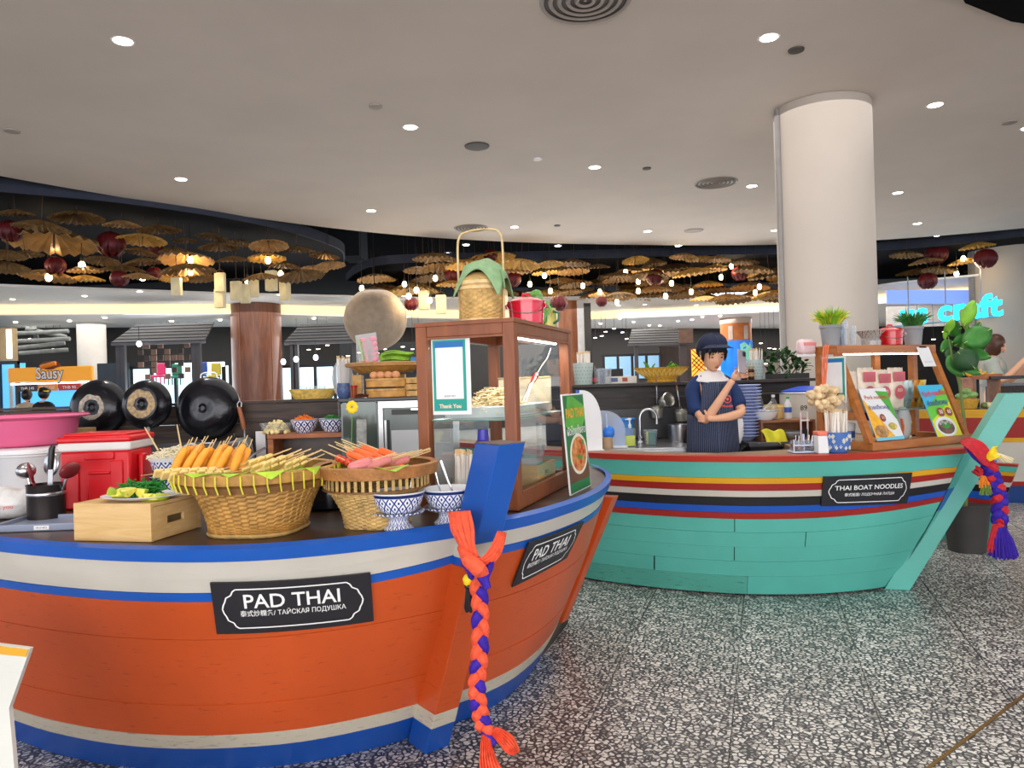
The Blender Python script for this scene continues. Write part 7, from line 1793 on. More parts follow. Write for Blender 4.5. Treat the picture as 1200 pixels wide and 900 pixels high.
for (x0, y0, x1, y1, w_, m_, dd) in ((1130, 382, 1142, 352, .10, FIGL, 0), (1134, 388, 1128, 362, .06, FIGL, .05), (1112, 390, 1116, 374, .07, FIGL, -.05), (1108, 398, 1110, 380, .05, FIGL, 0), (1130, 402, 1162, 385, .17, FIG, -.05), (1128, 410, 1150, 378, .10, FIG, .08), (1125, 408, 1162, 418, .12, FIG, .0), (1122, 412, 1143, 432, .17, FIGD, -.1),
                                     (1118, 405, 1140, 395, .12, FIG, .1), (1115, 415, 1130, 440, .16, FIG, 0), (1120, 420, 1150, 438, .11, FIG, -.05), (1126, 416, 1158, 402, .10, FIGD, .12), (1117, 400, 1104, 412, .10, FIG, .1), (1113, 408, 1122, 425, .12, FIGD, .05), (1110, 392, 1127, 384, .09, FIG, .12), (1124, 395, 1118, 375, .08, FIG, .1)):
    a = P(x0, y0, 5.3+dd)-F0; b = P(x1, y1, 5.25+dd)-F0; leaf(o, a, b, w_, m_, 'large_leaf', up=Vector((.3*sin(x0), -1, .5*cos(y0))), curl=.02)
    MB().tube([a, a.lerp(b, .5), b], .0025, 4).build('leaf_rib', mat('rib_pale', '#b9d07a', .5), o)
# stall 3 goods stand on its deck (z .916) at depth about 7.2
SZ = .9175
def s3(px, d): return Vector((P(px, 470, d).x, d, SZ))
o = thing('dark_counter_riser', 'dark metal counter shelf before the eating woman', 'shelf', s3(1185, 7.45)); box('shelf_top', mat('dark_metal_shelf', '#3a3838', .35, metal=.4), o, (0, 0, .30), (.62, .34, .03), .003)
for x in (-.28, .28): box('shelf_leg', MATS['dark_metal_shelf'], o, (x, .1, .142), (.03, .03, .284))
box('curved_glass', GLASS, o, (0, -.16, .14), (.6, .006, .27))
for i in range(3): 
    q_ = MB().ell((0, 0, 0), (.05, .03, .022), 12, 8).build('roast_sausage', mat('dark_roast', '#7a3a22', .35, var=.3), None, loc=s3(1175+i*7, 7.35)+Vector((0, 0, .024))); tag(q_, ('left', 'middle', 'right')[i]+' dark roasted piece under the curved glass at the right edge', 'food')
o = thing('green_squash_basket', 'small basket of green striped gourds right of the honey case', 'basket', s3(1133, 7.3)); MB().lathe([(.08, 0), (.11, .10), (.105, .10), (.075, .008), (.001, .006)], 30).build('basket_wall', YW, o)
for i, (x, z) in enumerate(((-.04, .11), (.05, .12), (.0, .155))):
    q_ = MB().ell((0, 0, 0), (.075, .035, .033), 18, 10).build('green_gourd', mat('gourd_green', '#7fa860', .4, var=.4, scale=14), None, loc=s3(1133, 7.26)+Vector((x, 0, z+.02)), rot=(0, 0, .3*i)); tag(q_, ('left', 'right', 'top')[i]+' green striped gourd in the small basket', 'vegetable')
for i, (px, z) in enumerate(((1140, .34), (1150, .345), (1160, .335), (1147, .37))):
    q_ = MB().tube([(-.07, 0, .02), (-.03, 0, -.01), (.03, 0, -.01), (.07, 0, .02)], [.010, .02, .02, .008], 8).build('yellow_mango', mat('mango_yellow', '#e8b43a', .4, var=.2), None, loc=s3(px, 7.4)+Vector((0, 0, z)), rot=(0, 0, .2*i)); tag(q_, ('leftmost', 'middle', 'rightmost', 'topmost')[i]+' yellow fruit in the brown tray behind the broad-leaved plant', 'fruit')
o = thing('fruit_tray', 'brown wooden fruit tray on legs behind the broad-leaved plant', 'tray', s3(1150, 7.42)); box('tray_floor', STW, o, (0, 0, .30), (.30, .22, .02)); box('tray_lip', STW, o, (0, -.105, .32), (.30, .012, .04)); 
for x in (-.13, .13): box('tray_leg', STW, o, (x, 0, .145), (.02, .18, .29))
for i, (px, m_, lab) in enumerate(((1158, '#d9c9a0', 'pale garlic head near the curved glass'), (1163, '#e6dcc0', 'second pale garlic head near the curved glass'), (1153, '#6a7a3a', 'small green vegetable by the gourds'))):
    q_ = MB().ell((0, 0, 0), (.035, .03, .03), 12, 8).build('garlic', mat('veg%d' % i, m_, .5, var=.2), None, loc=s3(px, 7.3)+Vector((0, 0, .03))); tag(q_, lab, 'vegetable')
for i in range(4):
    q_ = wbottle(Vector((P(1136+i*6.5, 500, 5.6).x, 5.6, .62)), .9, ('leftmost', 'second', 'third', 'rightmost')[i]+' clear water bottle in the blue pack behind the case', CLEARP, None)
o = thing('bottle_pack_tray', 'blue-bottomed shrink pack tray under the water bottles', 'tray', Vector((P(1146, 500, 5.6).x, 5.6, .55))); box('tray_body', mat('pack_blue', '#1f6fe0', .3), o, (0, 0, .033), (.20, .12, .066), .004); 
o = thing('bottle_stand', 'low dark stand under the blue bottle pack', 'stand', Vector((P(1146, 500, 5.6).x, 5.62, 0))); box('stand_body', BLACK, o, (0, .0, .274), (.30, .2, .548), .003)

# ================================================================ PEOPLE
SKIN = mat('skin', '#e6b08e', .45, var=.05, scale=8, sub=.12); HAIR = mat('black_hair', '#1a1412', .4, var=.3, scale=60); NAVYC = mat('navy_shirt', '#17305f', .8, var=.15, scale=10, bump=.15, bscale=300)


def stripes():
    m, nt, b = _nt('apron_pinstripe'); L = nt.links.new; tc = N(nt, 'ShaderNodeTexCoord'); sp = N(nt, 'ShaderNodeSeparateXYZ'); L(tc.outputs['Object'], sp.inputs[0])
    at_ = N(nt, 'ShaderNodeMath', operation='ARCTAN2'); L(sp.outputs[0], at_.inputs[0]); L(sp.outputs[1], at_.inputs[1])
    s_ = N(nt, 'ShaderNodeMath', operation='MULTIPLY'); L(at_.outputs[0], s_.inputs[0]); s_.inputs[1].default_value = 15
    f = N(nt, 'ShaderNodeMath', operation='FRACT'); L(s_.outputs[0], f.inputs[0])
    L(ramp(nt, [(0, lin('#141c36')), (.84, lin('#141c36')), (.90, lin('#8d99bb')), (1, lin('#8d99bb'))], f.outputs[0]), b.inputs['Base Color']); b.inputs['Roughness'].default_value = .85
    MATS['apron_pinstripe'] = m; return m


APR = stripes()


def skin_mesh(joints, edges, root=0, sub=2):
    me = bpy.data.meshes.new('s'); me.from_pydata([j[:3] for j in joints], edges, []); o = bpy.data.objects.new('s', me); COL.objects.link(o)
    md = o.modifiers.new('sk', 'SKIN'); md.use_smooth_shade = True
    for i, j in enumerate(joints):
        v = me.skin_vertices[0].data[i]; r = j[3]; v.radius = (r, r) if not isinstance(r, tuple) else r; v.use_root = (i == root)
    s_ = o.modifiers.new('su', 'SUBSURF'); s_.levels = sub
    bpy.context.view_layer.update(); dg = bpy.context.evaluated_depsgraph_get(); m2 = o.evaluated_get(dg).to_mesh(); vs = [v.co.copy() for v in m2.vertices]; fs = [list(p.vertices) for p in m2.polygons]
    o.evaluated_get(dg).to_mesh_clear(); bpy.data.objects.remove(o); bpy.data.meshes.remove(me); return vs, fs


def head_geo(c, Rm, s=1):
    """face looks along local -Y; returns verts, faces"""
    vs = []; n, m = 40, 32
    for j in range(m+1):
        ph = pi*j/m; z = -cos(ph); r = sin(ph)
        for i in range(n):
            a = 2*pi*i/n; x = r*cos(a); y = r*sin(a)
            X = x*.073; Y = y*.092; Z = z*.112
            if z < 0: k = 1-.34*(-z)**1.6; X *= k; Y = Y*(1-.15*(-z)) - .012*(-z)*(1 if y < 0 else -1)
            if y < 0:
                g = lambda cx, cz, sx, sz: exp(-((X-cx)/sx)**2-((Z-cz)/sz)**2)*(-y)
                Y -= .020*g(0, -.028, .011, .020)+.007*g(0, -.008, .009, .03)      # nose
                Y += .009*(g(.031, .004, .016, .012)+g(-.031, .004, .016, .012))   # eye sockets
                Y -= .007*g(0, -.062, .022, .008)+.006*g(0, -.098, .022, .014)      # lips, chin
                Y -= .005*(g(.042, -.022, .02, .018)+g(-.042, -.022, .02, .018))+.003*g(0, .028, .05, .012)
            vs.append(Vector((X, Y, Z)))
    fs = [(j*n+i, j*n+(i+1) % n, (j+1)*n+(i+1) % n, (j+1)*n+i) for j in range(m) for i in range(n)]
    return [Vector(c)+Rm @ (v*s) for v in vs], fs


def face_parts(par, c, Rm, s=1, lip='#b0604f'):
    def E(nm, p, r, m, rt=None): mb = MB(); mb.ell((0, 0, 0), [q*s for q in r], 14, 10); mb.v = [Vector(c)+Rm @ (Vector(p)*s+((rt @ v) if rt else v)) for v in mb.v]; mb.build(nm, m, par)
    for sx in (-1, 1):
        E('eye', (sx*.031, -.0765, .001), (.011, .006, .0050), mat('eye_dark', '#1d130f', .2)); E('eyelid', (sx*.031, -.0765, .0080), (.0145, .0065, .0045), mat('eyelid_skin', '#cf9270', .5)); E('eyebrow', (sx*.032, -.083, .022), (.017, .004, .0028), HAIR, Euler((0, sx*.12, 0)).to_matrix())
        E('ear', (sx*.074, .008, -.008), (.008, .016, .026), SKIN)
    E('upper_lip', (0, -.0915, -.0605), (.017, .006, .0038), mat('lip_'+lip[1:], lip, .35)); E('lower_lip', (0, -.0895, -.0675), (.014, .007, .0045), MATS['lip_'+lip[1:]])
    E('nose_tip', (0, -.108, -.034), (.009, .007, .007), SKIN)


# ---- the cook: stands behind the teal boat, looks down at her phone
W0 = Vector((P(836, 500, 4.78).x, 4.78, 0))
ck = thing('person', 'cook in navy cap, navy shirt and pinstripe apron looking at a phone', 'person', W0); ck.scale = (.97,)*3
J = [(0, .02, .90, .115), (0, .01, 1.00, .105), (0, .0, 1.12, .105), (-.005, .0, 1.24, .11), (-.008, .005, 1.315, .075), (-.008, -.012, 1.365, .040), (-.006, -.028, 1.42, .040),
     (-.085, .01, 1.305, .050), (-.135, .0, 1.27, .046), (-.125, -.05, 1.15, .040), (-.088, -.125, 1.055, .034), (-.02, -.185, 1.17, .030), (.055, -.225, 1.30, .021), (.075, -.235, 1.33, .024),
     (.08, .01, 1.30, .050), (.13, .0, 1.265, .046), (.15, -.05, 1.18, .040), (.165, -.10, 1.105, .034), (.06, -.17, 1.085, .031), (-.06, -.175, 1.075, .022), (-.09, -.165, 1.085, .024),
     (-.07, .02, .82, .072), (-.09, .01, .48, .055), (-.09, .03, .09, .038), (-.09, -.06, .04, .035), (.07, .02, .82, .072), (.09, .01, .48, .055), (.09, .03, .09, .038), (.09, -.06, .04, .035)]
Ed = [(0, 1), (1, 2), (2, 3), (3, 4), (4, 5), (5, 6), (4, 7), (7, 8), (8, 9), (9, 10), (10, 11), (11, 12), (12, 13), (4, 14), (14, 15), (15, 16), (16, 17), (17, 18), (18, 19), (19, 20), (0, 21), (21, 22), (22, 23), (23, 24), (0, 25), (25, 26), (26, 27), (27, 28)]
vs, fs = skin_mesh(J, Ed)
HR_ = Euler((radians(15), 0, radians(7))).to_matrix(); HC_ = Vector((-.004, -.045, 1.492))
hv, hf = head_geo(HC_, HR_, .97)
mb = MB(); mb.add(vs, fs); mb.add(hv, hf)


def hand_chain(mb, base, dirs, lens, r):
    """one finger: joints along the given directions"""
    p = Vector(base); js = [(*p, r)]
    for d, l in zip(dirs, lens): p = p+Vector(d).normalized()*l; js.append((*p, r*.88)); r *= .92
    v, f = skin_mesh(js, [(i, i+1) for i in range(len(js)-1)], 0, 1); mb.add(v, f)


ph_c = Vector((.108, -.283, 1.395))   # the phone
pal = Vector((.085, -.250, 1.352)); v, f = skin_mesh([(.068, -.235, 1.322, .020), (.082, -.246, 1.350, .028), (.094, -.256, 1.372, .024)], [(0, 1), (1, 2)], 0, 1); mb.add(v, f)
for k in range(4):   # fingers wrap the far side of the phone
    b_ = pal+Vector((.018+.004*k, .004, .030-.014*k)); hand_chain(mb, b_, [(.9, -.3, .30-.1*k), (.55, -.9, .15), (-.5, -.9, .1)], [.029-.002*(k == 3), .023, .018], .0095)
hand_chain(mb, pal+Vector((-.006, -.014, .012)), [(.15, -.75, .6), (.6, -.5, .6)], [.026, .024], .0095)
for k in range(4):   # the tucked hand round the other arm
    b_ = Vector((-.100, -.165, 1.095-.012*k)); hand_chain(mb, b_, [(-.8, .25, .1), (-.5, .85, .0), (.1, 1, 0)], [.024, .020, .014], .0085)
hand_chain(mb, Vector((-.085, -.175, 1.10)), [(-.5, -.1, .8), (-.3, .1, .9)], [.022, .018], .009)
mb.build('body', SKIN, ck)
face_parts(ck, HC_, HR_, .97)
# shirt
def sel(idx, grow):
    mp_ = {k: i for i, k in enumerate(idx)}; js = [tuple(J[k][:3])+(J[k][3]+grow,) for k in idx]; es = [(mp_[a], mp_[b]) for a, b in Ed if a in mp_ and b in mp_]; return js, es
js, es = sel([0, 1, 2, 3, 4, 7, 8, 9, 14, 15, 16], .018)
js = [list(j) for j in js]
for j in js[:4]: j[3] -= .016
js[4][3] = .084; js[4][2] -= .012
js.append([-.112, -.085, 1.105, .066]); es.append((7, len(js)-1)); js.append([.158, -.085, 1.135, .060]); es.append((10, len(js)-1))
v, f = skin_mesh([tuple(j) for j in js], es, 2); MB().add(v, f).build('shirt', NAVYC, ck)
# trousers below
js, es = sel([0, 21, 22, 23, 25, 26, 27], .016); v, f = skin_mesh(js, es, 0); MB().add(v, f).build('trousers', mat('dark_trousers', '#1a1c24', .8), ck)
for sx in (-1, 1): MB().ell((sx*.09, -.03, .045), (.045, .115, .045), 16, 10).build('shoe', BLACK, ck)
# apron: skirt and bib wrapped over the front
def apr(u, v):
    a = -pi/2+(u-.5)*3.7; z = 1.10-.62*v; r = .146+.036*v+.006*sin(9*a+3*v)*v+(.012*(1-v)); return Vector((cos(a)*r*1.03, .01+sin(a)*r*.92+.01, z))
MB().grid(apr, 60, 16).build('apron_skirt', APR, ck, solid=.004)
def bib(u, v):
    w_ = .155-.045*v; a = (u-.5)*2; z = 1.09+.225*v; return Vector((a*w_*.75-.005, -.150-.0*v+.042*a*a+(.045*max(0, v-.55)), z))
MB().grid(bib, 20, 10).build('apron_bib', APR, ck, solid=.004)
for sx in (-1, 1): MB().tube([(sx*.07-.005, -.098, 1.30), (sx*.075-.005, -.05, 1.355), (sx*.06, .02, 1.372), (sx*.03, .07, 1.35)], .012, 6, flat=.35).build('apron_strap', APR, ck)
MB().tube([(cos(-pi/2+(i/30-.5)*5)*.149, .012+sin(-pi/2+(i/30-.5)*5)*.138, 1.085) for i in range(31)], .010, 6, flat=.4).build('waist_tie', APR, ck)
mb = MB()
for k in range(2):
    for i in range(16):
        a0, a1 = 2*pi*i/16, 2*pi*(i+1)/16; r0, r1 = ((.020, .026), (.0, .010))[k]; c = Vector((.055, -.160, 1.20))
        mb.add([c+Vector((r0*cos(a0), .006, r0*sin(a0))), c+Vector((r1*cos(a0), .006, r1*sin(a0))), c+Vector((r1*cos(a1), .006, r1*sin(a1))), c+Vector((r0*cos(a1), .006, r0*sin(a1)))], [(0, 1, 2, 3)])
text_on(mb, 'Noodle', lambda x, y: Vector((.052+x, -.156, 1.155+y)), .024, width=.07, bold=.02)
mb.build('apron_emblem', mat('emblem_red', '#e05058', .5), ck, smooth=False)
# white towel collar
def tow(u, v):
    a = 2*pi*u; r = .058+.040*v; return Vector((-.008+cos(a)*r*1.12, -.008+sin(a)*r*.98-(.022*v if sin(a) < 0 else 0), 1.385-.052*v-.028*v*max(0, -sin(a))+.004*sin(5*a)))
MB().grid(tow, 36, 7).build('white_neck_towel', mat('towel_white', '#ece6e4', .8, var=.03), ck, solid=.006)
# hair and bouffant cap
mb = MB(); mb.ell((0, 0, 0), (.083, .10, .10), 30, 20); mb.v = [HC_+HR_ @ Vector((v.x, v.y+.014+(.02 if v.y < -.05 and v.z < .03 else 0), v.z+.034)) for v in mb.v]; mb.build('hair', HAIR, ck)
mb = MB(); q = random.Random(2)
for k in range(26):
    x = -.055+.11*k/25; p0_ = Vector((x, -.080, .062)); p1_ = Vector((x*1.12+q.uniform(-.008, .008), -.099+abs(x)*.25, .042)); p2_ = Vector((x*1.15+q.uniform(-.012, .012), -.098+abs(x)*.3, .032+q.uniform(-.006, .010)-(.035 if abs(x) > .045 else 0)))
    mb.tube([HC_+HR_ @ p for p in (p0_, p1_, p2_)], [.005, .0045, .001], 5)
for sx in (-1, 1):
    for k in range(5): mb.tube([HC_+HR_ @ Vector(p) for p in ((sx*.070, -.045+.01*k, .05), (sx*.078, -.045+.01*k, .01), (sx*.074, -.042+.01*k, -.035))], [.006, .005, .001], 5)
mb.build('fringe', HAIR, ck)
mb = MB(); mb.ell((0, 0, 0), (.098, .112, .080), 40, 22)
mb.v = [HC_+HR_ @ (Vector((v.x, v.y+.022, v.z*1.02+.070))+Vector((0, .022, -.085))*max(0, v.y/.11)+Vector((0, 0, .004*sin(14*atan2(v.y, v.x))))) for v in mb.v]
CAPM = mat('navy_cap', '#131c3a', .75, var=.15, bump=.2, bscale=200); mb.build('cap_crown', CAPM, ck)
MB().grid(lambda u, v: HC_+HR_ @ Vector((sin((u-.5)*2.5)*(.085+.028*v), -.052-cos((u-.5)*2.5)*(.030+.055*v)+.0, .072-.012*v+.018*(1-((u-.5)*2)**2))), 20, 5).build('cap_peak', CAPM, ck, solid=.004)
MB().lathe([(.092, -.006), (.097, 0), (.092, .010)], 40, cap=False, M=Matrix.Translation(HC_+HR_ @ Vector((0, .006, .058))) @ HR_.to_4x4() @ Matrix.Diagonal((.93, 1.08, 1.2, 1))).build('cap_band', CAPM, ck)
# phone
o = thing('mobile_phone', 'silver phone held up in the hand of the cook', 'phone', W0+ph_c, rot=(radians(10), radians(-12), radians(212)))
box('phone_body', mat('phone_silver', '#b9b6bf', .25, metal=.5), o, (0, 0, 0), (.072, .008, .148), .004); box('camera_bump', mat('phone_cam', '#3a3a40', .3), o, (-.018, .006, .05), (.026, .005, .03), .002)
for z in (.058, .045): MB().lathe([(.005, 0), (.005, .003), (.001, .003)], 12, M=Matrix.Rotation(-pi/2, 4, 'X')).build('camera_lens', BLACK, o, loc=(-.018, .008, z))
box('phone_screen', mat('phone_screen_glow', '#6a7690', .2, emit=.4), o, (0, -.0045, 0), (.066, .001, .140))


def simple_person(p, rz, lab, shirt, hair, hx=.10, arms=None, sit=.0, s=1, cap=None, hairlen=.0, face=True):
    t_ = thing('person', lab, 'person', p, rz); t_.scale = (s, s, s); zs = -sit
    a = arms or [(-.2, -.02, 1.05), (-.17, -.16, .98), (.2, -.02, 1.05), (.17, -.16, .98)]
    js = [(0, 0, .92+zs, .12), (0, 0, 1.1+zs, .12), (0, 0, 1.28+zs, .13), (0, 0, 1.38+zs, .07), (0, -.01, 1.45+zs, .05), (-.16, 0, 1.34+zs, .06), (a[0][0], a[0][1], a[0][2]+zs, .045), (a[1][0], a[1][1], a[1][2]+zs, .032), (.16, 0, 1.34+zs, .06), (a[2][0], a[2][1], a[2][2]+zs, .045), (a[3][0], a[3][1], a[3][2]+zs, .032)]
    es = [(0, 1), (1, 2), (2, 3), (3, 4), (3, 5), (5, 6), (6, 7), (3, 8), (8, 9), (9, 10)]
    js2 = js+[(-.09, 0, .82+zs, .09), (-.09, -.02-.3*(sit > 0), max(.45, .48+zs*.3), .06), (-.09, -.02-.3*(sit > 0), .042, .04), (.09, 0, .82+zs, .09), (.09, -.02-.3*(sit > 0), max(.45, .48+zs*.3), .06), (.09, -.02-.3*(sit > 0), .042, .04)]
    v, f = skin_mesh(js2, es+[(0, 11), (11, 12), (12, 13), (0, 14), (14, 15), (15, 16)], 0, 2)
    hc = Vector((0, -.03, 1.56+zs)); Rm = Euler((radians(18), 0, 0)).to_matrix(); hv, hf = head_geo(hc, Rm, .95)
    mb = MB(); mb.add(v, f); mb.add(hv, hf)
    for k, e in ((0, 7), (1, 10)):
        b_ = Vector(js[e][:3])
        for i in range(4): mb.tube([b_+Vector((-.02+.013*i, -.02, .0)), b_+Vector((-.02+.013*i, -.06, .015)), b_+Vector((-.018+.013*i, -.075, -.005))], [.009, .008, .006], 6)
        mb.tube([b_+Vector((.03, 0, 0)), b_+Vector((.04, -.04, .02))], [.010, .007], 6)
    mb.build('body', SKIN, t_)
    if face: face_parts(t_, hc, Rm, .95)
    js3 = [list(j) for j in js[:10] if 1]; js3 = [js[i][:3]+(js[i][3]+.02,) for i in (0, 1, 2, 3, 5, 6, 8, 9)]; js3[3] = js[3][:3]+(.08,)
    v, f = skin_mesh(js3, [(0, 1), (1, 2), (2, 3), (3, 4), (4, 5), (3, 6), (6, 7)], 0, 2); MB().add(v, f).build('shirt', shirt, t_)
    mb = MB(); mb.ell((0, 0, 0), (.088, .105, .112), 24, 16); mb.v = [hc+Rm @ Vector((v.x, v.y+.022, v.z+.018-(hairlen*max(0, -v.z/.1)))) for v in mb.v]
    mb.build('hair', hair, t_)
    if cap: mb = MB(); mb.ell((0, 0, 0), (.095, .11, .06), 20, 10); mb.v = [hc+Rm @ Vector((v.x, v.y+.01, v.z+.08)) for v in mb.v]; mb.build('cap', cap, t_); MB().lathe([(.093, 0), (.093, .02)], 24, cap=False, M=Matrix.Translation(hc+Vector((0, .01, .055)))).build('cap_band', YLC, t_)
    return t_


BRN = mat('brown_hair', '#4e2f22', .4, var=.3, scale=60)
wp = P(1170, 430, 8.3)
simple_person(Vector((wp.x+.03, 8.42, 0)), radians(48), 'brown-haired woman in grey top eating at the right edge', mat('grey_top', '#a9b0a8', .8, var=.1), BRN, sit=-.05, s=.98, hairlen=.05,
              arms=[(-.24, -.10, 1.12), (-.12, -.34, 1.40), (.24, -.08, 1.10), (.14, -.34, 1.36)])
o = thing('stall_counter_back', 'dark counter behind which the brown-haired woman sits', 'counter', Vector((wp.x+.1, 7.86, 0))); box('counter_body', mat('brown_counter', '#3c2a22', .5), o, (.3, 0, .56), (1.6, .12, 1.12)); box('counter_top', mat('grey_counter_top', '#77757a', .3), o, (.3, 0, 1.135), (1.7, .16, .03), .003)
# ================================================================ FAR SHOPS
def glow(name, c, e): return mat(name, c, .5, var=0, emit=e)


SHOPW = glow('bright_shopfront', '#d4efff', 1.3); SHOPB = glow('blue_shopfront', '#5fb4ee', .8); CEIL_D = mat('dark_brown_facade', '#2a211c', .6, var=.3); ROOFM = mat('dark_roof_boards', '#28272b', .6, var=.3, scale=3)


def shop_window(lab, d, x0, y0, x1, y1, m, panes=3, frame=BLACK, fh=None):
    a = P(x0, y1, d); b = P(x1, y0, d); W_ = b.x-a.x; H_ = b.z-a.z
    t_ = thing('shop_window', lab, 'window', Vector((a.x, d, a.z)))
    box('lit_backdrop', m, t_, (W_/2, .25, H_/2), (W_, .04, H_))
    for i in range(panes+1): box('mullion', frame, t_, (W_*i/panes, 0, H_/2), (.06, .08, H_+.06))
    for i in range(panes): box('pane', GLASS, t_, (W_*(i+.5)/panes, 0, H_/2), (W_/panes-.06, .012, H_-.02))
    for z in (0, H_): box('rail', frame, t_, (W_/2, 0, z), (W_+.06, .09, .06))
    return t_


shop_window('bright white-blue shopfront behind the leftmost wok', 16.2, 152, 428, 262, 512, SHOPW, 4)
shop_window('narrow lit shopfront right of the reddish-brown column', 17.0, 325, 428, 392, 470, SHOPW, 3)
shop_window('blue lit opening at the left picture edge', 15.6, -20, 425, 20, 500, SHOPB, 2)
shop_window('pale lit windows under the gabled roof behind the cook', 19.5, 708, 415, 774, 446, glow('pale_window', '#8fb6d8', .8), 4)
o = quad('transom_light', glow('transom_white', '#eafaff', 2.0), 16.1, 205, 424, 262, 431); tag(o, 'bright white transom strip above the shopfront behind the woks', 'light')
o = quad('lit_sign_band', glow('dark_shop_blue', '#20507a', .8), 17.2, 440, 418, 498, 432); tag(o, 'dim blue band behind the moon globe', 'sign')
for i, (px, py, c) in enumerate(((187, 441, '#e8407a'), (206, 442, '#2f8a6a'), (236, 440, '#3a5aa8'), (252, 441, '#d8c850'))):
    o = thing('window_chair', ('pink', 'green', 'blue', 'yellow')[i]+' chair shown in the bright shopfront behind the woks', 'chair', P(px, py+9, 16.0)); m_ = mat('chair_%d' % i, c, .5)
    box('backrest', m_, o, (0, .08, .33), (.22, .04, .26), .03); box('seat', m_, o, (0, -.05, .17), (.22, .22, .05), .02)
    for sx in (-1, 1):
        for sy in (-1, 1): box('leg', m_, o, (sx*.09, -.05+sy*.09, .07), (.02, .02, .15))
MON = mat('tv_dark', '#27313a', .3)
# checker screen
o = thing('checker_screen', 'brown checkered hanging screen in the dark pavilion', 'screen', P(196, 412, 15.4))
q = random.Random(9)
for i in range(9):
    for j in range(9):
        if (i+j) % 2 == 0 or q.random() < .15:
            if q.random() < .85: box('screen_tile', mat('tile_%d' % (q.random() < .5), '#8a6a58' if q.random() < .5 else '#4a3a34', .6), o, ((i-4)*.14*1.0, 0, (4-j)*.13), (.11, .03, .11))


def pavilion(lab, d, x0, x1, yt, yb, posts, pb=470, slope=14):
    a = P(x0, yb, d); b = P(x1, yb, d); zt_ = P(x0, yt, d+.8).z
    t_ = thing('pavilion', lab, 'pavilion', Vector((a.x, d, 0))); W_ = b.x-a.x; n = 6; k_ = slope*d/FPX
    for i in range(n):
        f0_, f1_ = i/n, (i+1)/n
        MB().add([(k_*f0_*.5, .8*f0_, a.z+(zt_-a.z)*f0_), (W_-k_*f0_*.5, .8*f0_, a.z+(zt_-a.z)*f0_), (W_-k_*f1_*.5, .8*f1_, a.z+(zt_-a.z)*f1_-.012), (k_*f1_*.5, .8*f1_, a.z+(zt_-a.z)*f1_-.012)], [(0, 1, 2, 3)]).build('roof_board', ROOFM, t_, smooth=False, solid=.03)
    box('eave_beam', mat('eave_grey', '#4a4a50', .5), t_, (W_/2, .02, a.z-.03), (W_, .06, .05))
    for px in posts: box('post', mat('post_grey', '#3c3a3e', .5), t_, (P(px, yb, d).x-a.x, .1, (a.z-.05)/2), (.09, .09, a.z-.06))
    return t_


pavilion('dark-roofed pavilion behind the left woks', 14.6, 130, 240, 381, 402, (136, 141, 225, 230)); pavilion('dark-roofed pavilion right of the reddish-brown column', 15.0, 333, 420, 381, 401, (341, 345, 414))
o = pavilion('brown gabled pavilion roof behind the cook', 18.6, 736, 812, 386, 403, (746, 799, 803), slope=22)
quad('gable_panel', mat('gable_brown', '#5a4336', .6, var=.3), 18.5, 796, 385, 812, 402, parent=None).name = 'gable_panel'
gp = bpy.data.objects['gable_panel']; tag(gp, 'brown boarded gable end left of the cook cap', 'panel')
o = thing('lattice_lantern', 'glowing orange lattice lantern panel left of the cook', 'lamp', P(819, 441, 17.6)); wl2 = 15*17.6/FPX; hl2 = 32*17.6/FPX
box('glow_panel', glow('orange_glow', '#ff9a30', 1.6), o, (0, .04, hl2/2), (wl2, .02, hl2))
for i in range(-4, 9):
    for s_ in (1, -1):
        a = Vector((-wl2/2, 0, i*hl2/6)); b = Vector((wl2/2, 0, i*hl2/6+s_*wl2))
        if min(a.z, b.z) >= -.01 and max(a.z, b.z) <= hl2+.01: MB().tube([a, b], .012, 4).build('lattice_bar', mat('lattice_brown', '#5a3520', .5), o)
for i, (x0, y0, x1, y1, c, lab, d) in enumerate(((700, 432, 730, 447, '#15171a', 'black wall screen seen right of the left chopstick holder', 18.8), (774, 405, 812, 470, '#3a2c26', 'dark boarded stall wall behind the golden woven basket', 19.6), (115, 425, 150, 470, '#1f2a33', 'dark shop glass right of the far white column', 16.0), (400, 400, 500, 470, '#171a1e', 'dark shop interior behind the moon globe', 17.6), (828, 415, 851, 460, '#d8d2cc', 'pale wall strip between the lantern panel and the blue pillar', 22.2), (888, 420, 940, 470, '#8f8578', 'pale stall front left of the white column', 21))):
    o = quad('shop_panel', mat('shop_panel_%d' % i, c, .5, var=.2), d, x0, y0, x1, y1); tag(o, lab, 'panel')
SP = glow('shop_lamp', '#fff3dc', 10)
q = random.Random(21); n_ = 0
